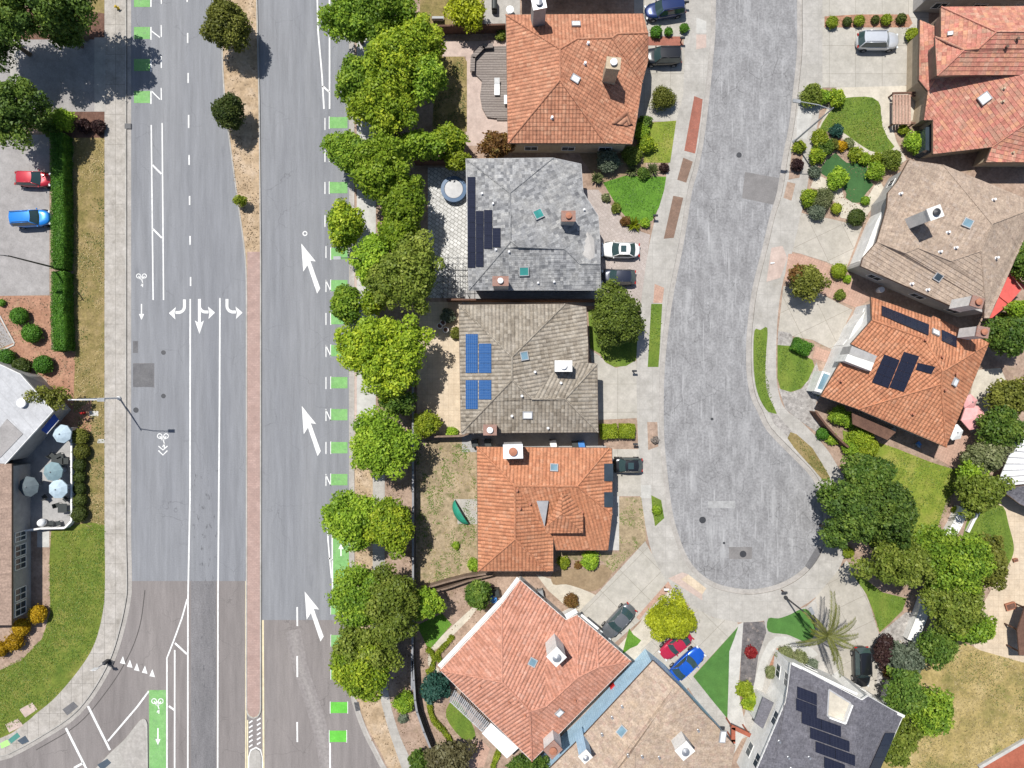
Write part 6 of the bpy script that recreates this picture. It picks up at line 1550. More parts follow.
# J: orange roof with solar
r = 6.6; EJ = 4.0
hJ = house('orange tiled house with black solar panels and a white balcony', EJ, [
    [(871, 297), (931, 318, 4.05), (933, 316, 4.05), (954, 326, 4.05), (989, 343), (943, 371, r), (925, 339, 6.0), (872, 320, 5.2)],
    [(872, 320, 5.2), (925, 339, 6.0), (902, 345, 5.6), (878, 357, 4.8), (851, 344, 4.0)],
    [(925, 339, 6.0), (943, 371, r), (941, 384, 6.55), (858, 409), (821, 396), (840, 363, 4.0), (878, 357, 4.8), (902, 345, 5.6)],
    [(941, 384, 6.55), (946, 447), (858, 409)],
    [(943, 371, r), (989, 343), (946, 447), (941, 384, 6.55)]],
    [(871, 297), (931, 318, 4.05), (933, 316, 4.05), (954, 326, 4.05), (989, 343), (946, 447), (858, 409), (821, 396), (840, 363, 4.0), (851, 344, 4.0), (872, 320, 5.0)], 'terra2', 'stucco_white', 'trim_brown', garages=((845, 333),))
panels(hJ, [(881, 306), (928.5, 325), (928, 336), (881, 316)], 4, 1, 'solar_black', 0); panels(hJ, [(941, 330), (956, 337), (956, 348), (941, 341)], 1, 2, 'solar_black', 0)
panels(hJ, [(884, 354), (899.5, 360), (888, 388), (871.5, 382)], 2, 3, 'solar_black', 2); panels(hJ, [(903.5, 351.5), (919, 356), (903.5, 392), (889, 387)], 2, 4, 'solar_black', 2)
panels(hJ, [(917.5, 362.5), (935, 366.5), (931, 374), (915.5, 369.5)], 2, 1, 'solar_black', 2)
chimney(hJ, 983, 332, 8.0, 1.15, 1.0, 'stucco_white', -.2, 'brick_chim', 'terracotta_pot', 5.0)
skylight(hJ, 935, 333, 8, 7, 'skyglass_white'); skylight(hJ, 954, 382, 7, 8, 'skyglass_white')
for q in ((924, 340), (941, 357), (955, 374), (912, 414), (840, 381), (944, 390)): vent(hJ, *q, .1, .4, 'terracotta_pot')
mb = MB(); P = [W(*q) for q in ((848, 354, 5.9), (874, 363, 5.9), (871, 371, 5.9), (845, 361, 5.9))]; mb.prism([(p.x, p.y) for p in P], 3.6, 5.9); bal = mb.build('balcony', M['stucco_white'], hJ.t)
mb = MB(); P = [W(*q) for q in ((852, 346, 5.6), (877, 356, 5.6), (874, 363, 5.6), (849, 354, 5.6))]; mb.prism([(p.x, p.y) for p in P], 3.6, 5.6); mb.build('balcony_floor', M['patio_grey'], hJ.t)
mb = MB(); P = [W(*q) for q in ((822, 371, 2.2), (831, 374, 2.2), (823, 393, 2.2), (814, 391, 2.2))]; mb.prism([(p.x, p.y) for p in P], .1, 2.3); bw = mb.build('bay_window', M['trim_white'], hJ.t)
mb = MB(); P = [W(*q) for q in ((823.5, 373, 2.25), (829, 375, 2.25), (822.5, 390, 2.25), (817, 388.5, 2.25))]; mb.prism([(p.x, p.y) for p in P], 2.25, 2.33); mb.build('pane', M['skyglass'], bw)
mb = MB(); P = [(W(*q).x, W(*q).y) for q in ((869, 305, 2.4), (874, 306, 2.4), (856, 346, 2.4), (847, 341, 2.4), (853, 327, 2.4), (865, 310, 2.4))]; mb.prism(P, .1, 2.7); gw = mb.build('garage_front', M['stucco_white'], hJ.t)
mb = MB(); a, b = W(848.5, 333, 1.3), W(860.5, 311.5, 1.3); d = b - a; d.z = 0; n = Vector((-d.y, d.x, 0)).normalized(); mb.obox(Vector((a.x, a.y, .15)) - n * .1, d, n * .16, Vector((0, 0, 2.1))); mb.build('garage_door', M['trim_white'], gw)
mb = MB(); P = [W(*q) for q in ((852, 413, 2.6), (896, 432, 2.6), (887, 440, 2.5), (852, 424, 2.5))]; mb.prism([(p.x, p.y) for p in P], 2.5, 2.62, True); mb.build('porch_roof', M['wood_brown'], hJ.t)
# L: white ribbed roof at the right edge, and M further down
t = thing('patio_cover', 'white ribbed patio cover at the right edge', 'patio cover', tuple(W(1015, 465, .1)))
a0, a1, b0, b1 = W(1021, 428, 3.1), W(1060, 440, 3.1), W(996, 487, 2.8), W(1060, 480, 2.8)
mb = MB(); P = [a0, a1, b1, b0]; mb.face(P[::-1]); mb.face([p - Vector((0, 0, .1)) for p in P])
for i in range(4): mb.face([P[i], P[i - 1], P[i - 1] - Vector((0, 0, .1)), P[i] - Vector((0, 0, .1))])
mb.build('roof', M['white_metal'], t)
for i in range(9):
    s = (i + .5) / 9; p = a0.lerp(b0, s) + Vector((0, 0, .03)); q = a1.lerp(b1, s) + Vector((0, 0, .03)); mb = MB(); d = q - p; n = Vector((-d.y, d.x, 0)).normalized(); mb.obox(p, d, n * .09, Vector((0, 0, .07))); mb.build('rib', M['trim_grey'], t)
for q in ((998, 486), (1021, 431), (1050, 482)):
    p = W(q[0], q[1], 2.7); mb = MB(); mb.box((p.x, p.y, 1.4), .12, .12, 2.6); mb.build('post', M['trim_white'], t)
hL = house('dark plum roofed house below the white patio cover', 2.9, [[(1000, 489), (1060, 481, 4.6), (1060, 520), (1020, 504)]], [(1000, 489), (1060, 481), (1060, 520), (1020, 504)], 'shingle', 'stucco_brown', T=.3, step=.02)
t = thing('patio_cover', 'dark brown patio cover at the right border above the tan patio', 'patio cover', tuple(W(1030, 620, .1)))
P = [W(q[0], q[1], 2.6) for q in ((1017, 630), (1025, 606), (1070, 598), (1070, 656), (1019, 655))]; mb = MB(); mb.prism([(p.x, p.y) for p in P], 2.5, 2.65, True); mb.build('canopy', M['wood_brown'], t)
for q in ((1020, 631), (1022, 653), (1030, 610)):
    p = W(q[0], q[1], 2.5); mb = MB(); mb.box((p.x, p.y, 1.3), .14, .14, 2.4); mb.build('post', M['wood_brown'], t)
t = thing('timber_deck', 'low red brown deck with a pale edge at the lower right corner', 'deck', tuple(W(1020, 765, .1)))
P = [W(*q, .4) for q in ((980, 769), (1026, 742), (1080, 800), (960, 800))]; mb = MB(); mb.prism([(p.x, p.y) for p in P], .05, .4); mb.build('boards', M['redwood'], t)
a, b = P[0], P[1]; d = b - a; n = Vector((-d.y, d.x, 0)).normalized(); mb = MB(); mb.obox(a - Vector((0, 0, .3)), d, n * .35, Vector((0, 0, .36))); mb.build('edging', M['conc_white'], t)
# K: cafe on the west side
hK = house('cafe with a brown metal roof and white framed windows', 3.6, [[(11.5, 464), (11.5, 625), (-60, 625, 5.6), (-60, 464, 5.6)]], [(11.5, 464), (11.5, 625), (-60, 625), (-60, 464)], 'cafe_roof', 'stucco_grey', 'trim_brown', T=4, step=.02, cat='cafe', name='cafe', wins=False, inset_d=.35)
xw = max(p[0] for p in hK.ins)
for y0, y1, k in ((531, 541, 1), (544, 556, 1), (557, 569, 1), (587, 600, 1), (601, 615, 1)):
    a, b = W(20, y0, 1.7), W(20, y1, 1.7); mb = MB(); L = a.y - b.y
    for z0, zz in ((.9, .1), (2.55, .1)): mb.obox((xw - .02, b.y, z0), Vector((0, L, 0)), Vector((.09, 0, 0)), Vector((0, 0, zz)))
    for yy in (b.y, a.y - .1, (a.y + b.y) / 2 - .05): mb.obox((xw - .02, yy, 1.0), Vector((0, .1, 0)), Vector((.09, 0, 0)), Vector((0, 0, 1.55)))
    mb.obox((xw - .02, b.y + .1, 1.75), Vector((0, L - .2, 0)), Vector((.08, 0, 0)), Vector((0, 0, .05)))
    wo = mb.build('window', M['trim_white'], hK.t); mb = MB(); mb.obox((xw - .02, b.y + .1, 1.0), Vector((0, L - .2, 0)), Vector((.05, 0, 0)), Vector((0, 0, 1.55))); mb.build('pane', M['glass'], wo)
M['white_roof'] = gmat('white_membrane_roof', [(.39, .395, .41), (.46, .465, .48)], .3, 6, 4, .1, bricks=(30, 1.1, (.36, .36, .37), .03, 0, .84), spots=[((.40, .4, .41), .4, .62, .5)])
hK2 = house('flat white roofed cafe wing with a grey roof panel', 3.8, [[(-60, 340), (3, 366), (20, 374), (53, 411), (5, 464), (-60, 464)]], [(-60, 340), (3, 366), (20, 374), (53, 411), (5, 464), (-60, 464)], 'shake', 'stucco_grey', 'trim_white', T=50, step=0, cat='cafe', name='cafe', wins=False, inset_d=.3)
hK2.roof.data.materials[0] = M['white_roof']
mb = MB(); P = [W(*q) for q in ((7, 419, 3.83), (23, 434, 3.83), (0, 458, 3.83), (-10, 440, 3.83))]; mb.prism([(p.x, p.y) for p in P], 3.75, 3.86); mb.build('roof_panel', M['parking'], hK2.t)
for k in range(0):
    a, b = W(24 + k * 3.6, 384 + k * 3.9, 3.82), W(-3 + k * 4.2, 412 + k * 8, 3.82); mb = MB(); d = b - a; n = Vector((-d.y, d.x, 0)).normalized(); mb.obox(a, d, n * .07, Vector((0, 0, .05))); mb.build('roof_seam', M['trim_grey'], hK2.t)
mb = MB(); p = W(21.5, 403, 4.1); mb.lathe((p.x, p.y, 3.8), [(.42, 0), (.42, .3), (.5, .32), (.5, .4), (.05, .55)], 16); mb.build('roof_fan', M['white_metal'], hK2.t)
t = thing('shop_awning', 'deep blue awning under the white roofed cafe wing', 'awning', tuple(W(50, 425, .14))); mb = MB()
P = [W(*q) for q in ((54, 414, 3.1), (59, 420, 2.6), (47, 434, 2.6), (41, 430, 3.1))]; mb.face(P[::-1]); mb.face([p - Vector((0, 0, .05)) for p in P]); mb.build('canopy', M['fab_navy'], t)
mb = MB(); mb.tube([P[1], P[2]], .04, .04, 6); mb.build('front_bar', M['trim_white'], t)

# ------------------------------------------------------------------ trees
M['lf_brown'] = leafmat('leaves_brown_green', (.08, .07, .03), (.15, .135, .06), (.22, .21, .11), .2)
ST = 'street trees along the avenue'
for a in ((352, 20, 25, 26, 5.0, 2.6, 'lf_street2', 'street tree, leftmost crown at the very top of the east row'),
          (385, 14, 34, 28, 5.4, 2.8, 'lf_street2', 'broad street tree crown cut by the top edge of the east row'),
          (420, 47, 24, 30, 5.4, 2.6, 'lf_street', 'tall street tree crown leaning over the brown fence end'),
          (360, 82, 26, 24, 5.0, 2.6, 'lf_street2', 'street tree second from the top beside the white buffer lines'),
          (395, 62, 34, 30, 6.2, 2.8, 'lf_street', 'large street tree crown overlapping the dry yard of the top house'),
          (385, 105, 37, 31, 5.6, 2.8, 'lf_street', 'large street tree crown over the second east green block'),
          (428, 78, 17, 24, 5.6, 2.2, 'lf_street2', 'narrow dark crown casting shade on the dry lawn strip'),
          (348, 153, 22, 20, 4.6, 2.2, 'lf_street2', 'rounded street tree crown reaching over the third green block'),
          (382, 168, 33, 36, 5.6, 2.8, 'lf_lime2', 'bright yellow green street tree beside the flagstone patio'),
          (404, 206, 24, 32, 5.4, 2.6, 'lf_lime2', 'bright yellow green street tree left of the hot tub'),
          (420, 146, 26, 14, 4.0, 1.8, 'lf_green', 'bushy fresh green tree over the fence above the hot tub'),
          (346, 226, 17, 24, 4.4, 2.2, 'lf_street', 'small street tree hanging over the green block by the top arrow'),
          (373, 262, 20, 26, 4.8, 2.2, 'lf_green', 'fresh green street tree beside the leaning lamp post'),
          (407, 275, 36, 38, 6.0, 2.9, 'lf_oak', 'dark olive street tree left of the black pergola'),
          (347, 305, 15, 22, 3.6, 1.6, 'lf_street2', 'slim young street tree over the N shaped dashes'),
          (384, 352, 45, 44, 5.8, 3.0, 'lf_street', 'huge round street tree left of the tan paved yard'),
          (382, 444, 34, 34, 5.0, 2.7, 'lf_green', 'fresh green street tree over the charcoal fence corner'),
          (352, 518, 30, 28, 4.8, 2.4, 'lf_green', 'street tree overhanging the start of the continuous green lane'),
          (391, 525, 24, 27, 5.0, 2.4, 'lf_street', 'street tree touching the charcoal fence by the worn yard'),
          (362, 595, 32, 30, 5.0, 2.5, 'lf_street2', 'street tree covering the lower end of the continuous green lane'),
          (393, 605, 27, 38, 5.6, 2.7, 'lf_oak', 'dark street tree beside the fence corner of the lower yard'),
          (364, 652, 32, 30, 5.0, 2.6, 'lf_oak', 'dark upper half of the last street tree pair'),
          (362, 668, 31, 30, 5.4, 2.7, 'lf_street', 'bright lowest street tree beside the storm drain')):
    if a[6] == 'lf_lime2': M.setdefault('lf_lime2', leafmat('leaves_lime_street', (.10, .17, .014), (.215, .33, .024), (.39, .48, .05)))
    if a[6] == 'lf_oak': M.setdefault('lf_oak', leafmat('leaves_olive_street', (.10, .145, .022), (.19, .25, .036), (.33, .37, .07)))
    tree(*a, group=ST, name='street_tree')
G2 = 'trees on the median'
tree(228, 27, 25, 24, 3.3, 2.2, 'lf_olive', 'olive brown tree on the median near the top', G2, 'median_tree', size=.13, dens=46)
tree(230, 113.5, 16.5, 17.5, 2.6, 1.7, 'lf_boxball', 'small dark round tree on the median', G2, 'median_tree', size=.12, dens=52)
tree(241, 201, 7, 5, 1.2, .8, 'lf_lime', 'tiny young sapling on the median', G2, 'median_tree', lr=.3, size=.09, dens=30)
tree(42, 2, 62, 38, 7.5, 3.4, 'lf_dark', 'large dark tree filling the top left corner', 'trees by the car park', size=.17)
tree(15, 110, 38, 34, 5.2, 2.8, 'lf_oak2' if 'lf_oak2' in M else 'lf_dark', 'spreading dark tree at the left edge above the red car', 'trees by the car park', fill=.8)
tree(-6, 30, 30, 34, 5.5, 2.6, 'lf_dark', 'dark tree cut by the left edge near the top', 'trees by the car park')
tree(66, 34, 20, 14, 3.0, 1.6, 'lf_deep', 'low green tree over the dark bark bed by the driveway', 'trees by the car park')
tree(50, 397, 24, 13, 3.0, 1.4, 'lf_olive', 'wispy olive tree leaning over the white cafe roof', 'trees by the cafe', fill=.45, dens=18)
for a in ((467, 10, 20, 19, 2.6, 1.6, 'lf_yellow', 'bright yellow green tree behind the brown fence at the top'),
          (449, 142, 20, 16, 2.6, 1.6, 'lf_street', 'yellow green tree at the fence above the hot tub, left of the rusty bush'),
          (497, 145, 16, 13, 2.2, 1.4, 'lf_rust', 'rusty brown bush tree touching the corner of the top terracotta roof'),
          (457, 161, 14, 9, 2.2, 1.2, 'lf_lime', 'lime green low tree right above the hot tub'),
          (427, 424, 13.5, 13, 2.0, 1.5, 'lf_lime', 'rounded lime green tree in the tan paved yard corner'),
          (424, 603, 18, 17, 3.2, 1.9, 'lf_green', 'feathery green tree at the end of the diagonal fence'),
          (478, 594, 13, 15, 2.4, 1.6, 'lf_deep', 'upright green tree beside the blue barrel'),
          (448, 757, 24, 17, 2.4, 1.5, 'lf_brown', 'brownish green loose tree at the bottom of the lower yard'),
          (528, 766, 24, 12, 3.0, 1.5, 'lf_deep', 'dark green tree cut by the bottom edge below the white awning'),
          (420, 762, 10, 12, 1.6, 1.2, 'lf_deep', 'small dark green tree beside the fence end at the bottom'),
          (435, 687, 14, 14, 1.8, 1.6, 'lf_blue', 'round blue green tree by the serpentine hedge')):
    tree(*a, group='back yard trees', name='garden_tree')
M['lf_oak2'] = leafmat('leaves_round_oak', (.06, .09, .018), (.13, .18, .028), (.235, .29, .05))
tree(617, 316, 25.5, 31, 3.8, 2.6, 'lf_oak2', 'dense round tree in front of the brown tiled house', 'front garden trees', 'garden_tree', dens=48, size=.13)
tree(670, 617.5, 26.5, 22, 3.2, 2.2, 'lf_yellow', 'vivid lime tree overhanging the red car', 'front garden trees', 'garden_tree', dens=55, size=.12)
tree(806, 282, 20, 17, 2.4, 1.4, 'lf_olive', 'small mixed green and rust tree between the tilted driveways', 'front garden trees', 'garden_tree', fill=.7)
tree(797, 274, 8, 8, 2.6, .8, 'lf_rust', 'rust tinted little tree next to the tilted driveway', 'front garden trees', 'garden_tree')
for a in ((852, 508, 31, 28, 5.4, 3.0, 'lf_dark', 'dark tree overhanging the right rim of the cul-de-sac'),
          (884, 510, 29, 32, 6.0, 3.2, 'lf_dark', 'big dark tree between the back lawn and the cul-de-sac'),
          (866, 476, 27, 21, 4.6, 2.4, 'lf_deep', 'deep green tree at the upper edge of the dark tree clump'),
          (835, 498, 17, 14, 3.8, 1.8, 'lf_dark', 'small dark outlier crown nearest the road bend'),
          (837, 533, 17, 13, 4.0, 1.9, 'lf_dark', 'low dark crown beside the drain apron'),
          (898, 560, 33, 27, 5.0, 2.8, 'lf_oak', 'olive tree above the curved green lawn'),
          (928, 545, 22, 20, 4.8, 2.4, 'lf_street2', 'mid green tree at the lower edge of the sunny back lawn'),
          (955, 566, 31, 30, 5.2, 2.8, 'lf_street2', 'mid green tree left of the crescent lawn'),
          (985, 562, 18, 28, 4.4, 2.2, 'lf_olive', 'olive tree overlapping the crescent lawn'),
          (952, 604, 30, 25, 5.0, 2.6, 'lf_oak', 'olive green tree beside the tan patio'),
          (968, 628, 25, 14, 4.6, 2.2, 'lf_street2', 'fresh green tree with drooping branches over the tan patio'),
          (936, 590, 17, 15, 4.6, 2.0, 'lf_oak', 'olive green tree hanging over the white wall'),
          (935, 645, 18, 18, 3.4, 1.8, 'lf_deep', 'deep green tree between the white wall and golden lawn'),
          (977, 492, 24, 21, 3.2, 2.2, 'lf_oak', 'round olive tree at the corner of the crescent lawn'),
          (984, 455, 21, 17, 3.0, 1.9, 'lf_varieg', 'pale variegated tree left of the white patio cover'),
          (972, 472, 14, 15, 2.6, 1.5, 'lf_green', 'green tree below the rose brick patio corner'),
          (1000, 428, 22, 22, 3.6, 2.0, 'lf_deep', 'deep green tree right of the pink umbrella'),
          (1010, 396, 24, 18, 3.4, 1.9, 'lf_olive', 'olive yellow tree at the right edge above the green one'),
          (1008, 336, 24, 20, 3.8, 2.1, 'lf_deep', 'dark green tree beside the brick capped chimney'),
          (1020, 262, 10, 20, 3.6, 1.9, 'lf_deep', 'dark green tree at the right edge above the red awning'),
          (1018, 312, 12, 12, 2.8, 1.5, 'lf_green', 'fresh green tree under the red awning corner'),
          (903, 690, 19, 22, 3.8, 2.2, 'lf_deep', 'deep green tree beside the dark shingled roof'),
          (928, 708, 23, 24, 3.6, 2.2, 'lf_street2', 'mid green tree at the left of the golden lawn'),
          (895, 740, 20, 24, 3.4, 2.0, 'lf_oak', 'dark olive tree at the bottom by the dark shingled roof'),
          (905, 658, 18, 17, 2.8, 1.6, 'lf_grey', 'silver grey tree between the white wall and the black car'),
          (884, 650, 10, 16, 1.8, 1.2, 'lf_plum', 'plum leaved small tree beside the black car')):
    tree(*a, group='trees in the right hand gardens', name='garden_tree', fill=.72 if a[6] == 'lf_dark' else .9, rag=.34)

tree(392, 131, 16, 13, 2.6, 1.5, 'lf_bare', 'greyish dry small tree between the street trees', 'back yard trees', 'garden_tree', fill=.5, dens=20)
tree(398, 236, 20, 20, 4.8, 2.2, 'lf_lime2', 'yellow green street tree filling the gap beside the flagstone patio', ST, 'street_tree')
tree(374, 302, 13, 14, 3.4, 1.6, 'lf_street', 'young street tree behind the N shaped dashes', ST, 'street_tree')
tree(398, 402, 18, 14, 4.0, 1.8, 'lf_deep', 'low dark street tree under the huge round one by the fence top', ST, 'street_tree')
# palm
PC = W(828, 636, 6.2); PB = W(812, 616, .1)
pt = thing('palm_tree', 'feather palm with arching fronds beside the kidney turf', 'palm tree', (PB.x, PB.y, .1))
mb = MB(); mb.tube([PB, PB.lerp(PC, .5) + Vector((.1, 0, .2)), PC], .24, .17, 10); mb.build('trunk', M['bark'], pt)
rg = random.Random(5)
for k, (ex, ey, dz) in enumerate(((833, 593, -.2), (838, 606, -.6), (806, 612, .2), (856, 620, -1.3), (858, 636, -1.2), (798, 644, -1.0), (842, 676, -.6), (836, 664, -.9), (854, 648, -.9), (812, 632, -.6))):
    Ee = W(ex, ey, 6.2 + dz); ctl = PC.lerp(Ee, .45) + Vector((0, 0, 1.3)); mb = MB()
    pts = [PC * (1 - s) ** 2 + ctl * (2 * s * (1 - s)) + Ee * s * s for s in [i / 16 for i in range(17)]]
    mb.tube(pts, .04, .012, 5)
    for i in range(1, 17):
        for sg in (-1, 1):
            for rep in (0, .33, .66):
                p = pts[i].lerp(pts[max(0, i - 1)], rep); d = (pts[i] - pts[i - 1]).normalized(); n = d.cross(Vector((0, 0, 1))).normalized() * sg
                L = (.66 - .45 * abs(i / 16 - .5)) * rg.uniform(.8, 1.1)
                tip = p + n * L * .75 + d * L * .65 + Vector((0, 0, -.22 * L - rg.random() * .12)); m = p.lerp(tip, .5) + Vector((0, 0, .05))
                w = d * .045; mb.face([p - w, m - w, tip, m + w]); 
    mb.build('frond', M['lf_palm'], pt)

# ------------------------------------------------------------------ hedges and shrubs
hedge([(56.5, 133), (57, 200), (57, 268)], 1.35, 1.9, 'lf_hedge', 'tall clipped hedge beside the red and blue cars')
hedge([(57.5, 271.5), (57, 310), (58.5, 350)], 1.4, 1.9, 'lf_hedge', 'lower clipped hedge segment below the lamp post gap')
hedge([(427, 650), (431, 652), (434, 660), (432, 670), (426, 673)], .42, .55, 'lf_lime', 'curved ring shaped low hedge by the fence')
hedge([(452, 637), (445, 646), (437, 654), (438, 660), (442, 664)], .45, .55, 'lf_lime', 'hook shaped low hedge by the beige path')
hedge([(429, 701), (430, 713), (434, 722), (443, 731), (449, 740), (452, 750)], .5, .6, 'lf_lime', 'serpentine low hedge in the lower yard')
hedge([(499, 751), (494, 764), (492, 775)], .5, .55, 'lf_lime', 'short low hedge under the white awning')
hedge([(795, 343), (811, 350)], 1.35, 1.2, 'lf_hedge', 'box shaped clipped hedge below the tilted driveway')
hedge([(601, 432), (617, 431)], 1.5, 1.2, 'lf_lime', 'left half of the clipped bush row before the brown tiled house')
hedge([(620, 431), (635, 431.5)], 1.5, 1.1, 'lf_lime', 'right half of the clipped bush row before the brown tiled house')
GB = 'clipped ball shrubs in the red bark bed'
for x, y, rr, l in ((19.5, 316, 9.6, 'dark clipped ball shrub highest in the red bark bed'), (32, 333.5, 10.5, 'dark clipped ball shrub second highest in the red bark bed'), (6.5, 357, 9.2, 'dark clipped ball shrub at the left edge of the red bark bed'),
                    (22, 367, 10.2, 'mottled clipped ball shrub between two darker ones near the white roof'), (43.5, 364.5, 10.2, 'dark clipped ball shrub on the right of the red bark bed'), (2, 303, 4, 'tiny clipped shrub at the left edge by the car park')):
    shrub(x, y, rr, 'ball', 'lf_boxball' if 'mottled' in l else 'lf_hedge', l, GB, name='topiary_ball')
on = ('top', 'second', 'third', 'fourth', 'fifth', 'sixth', 'lowest')
for k, (x, y, rr) in enumerate(((81.5, 436.5, 9), (83, 451, 8.6), (81, 465, 7.4), (81, 477, 6.8), (81, 488.5, 7), (81, 500, 7.6), (80.5, 514, 8.8))):
    shrub(x - 1, y, rr, 'ball', 'lf_olive' if k < 2 else 'lf_boxball', f'{on[k]} of the row of clipped balls beside the cafe patio', 'clipped balls along the cafe patio', name='topiary_ball')
for x, y, rr, l in ((38, 614, 10, 'golden yellow ball shrub nearest the cafe window'), (22, 627, 9.6, 'golden yellow ball shrub in the middle of the trio by the cafe'), (15, 641.5, 9.5, 'golden yellow ball shrub nearest the corner lawn'), (1, 649, 8.5, 'golden ball shrub cut by the left edge')):
    shrub(x, y, rr, 'ball', 'lf_gold', l, 'golden ball shrubs by the cafe', name='topiary_ball')
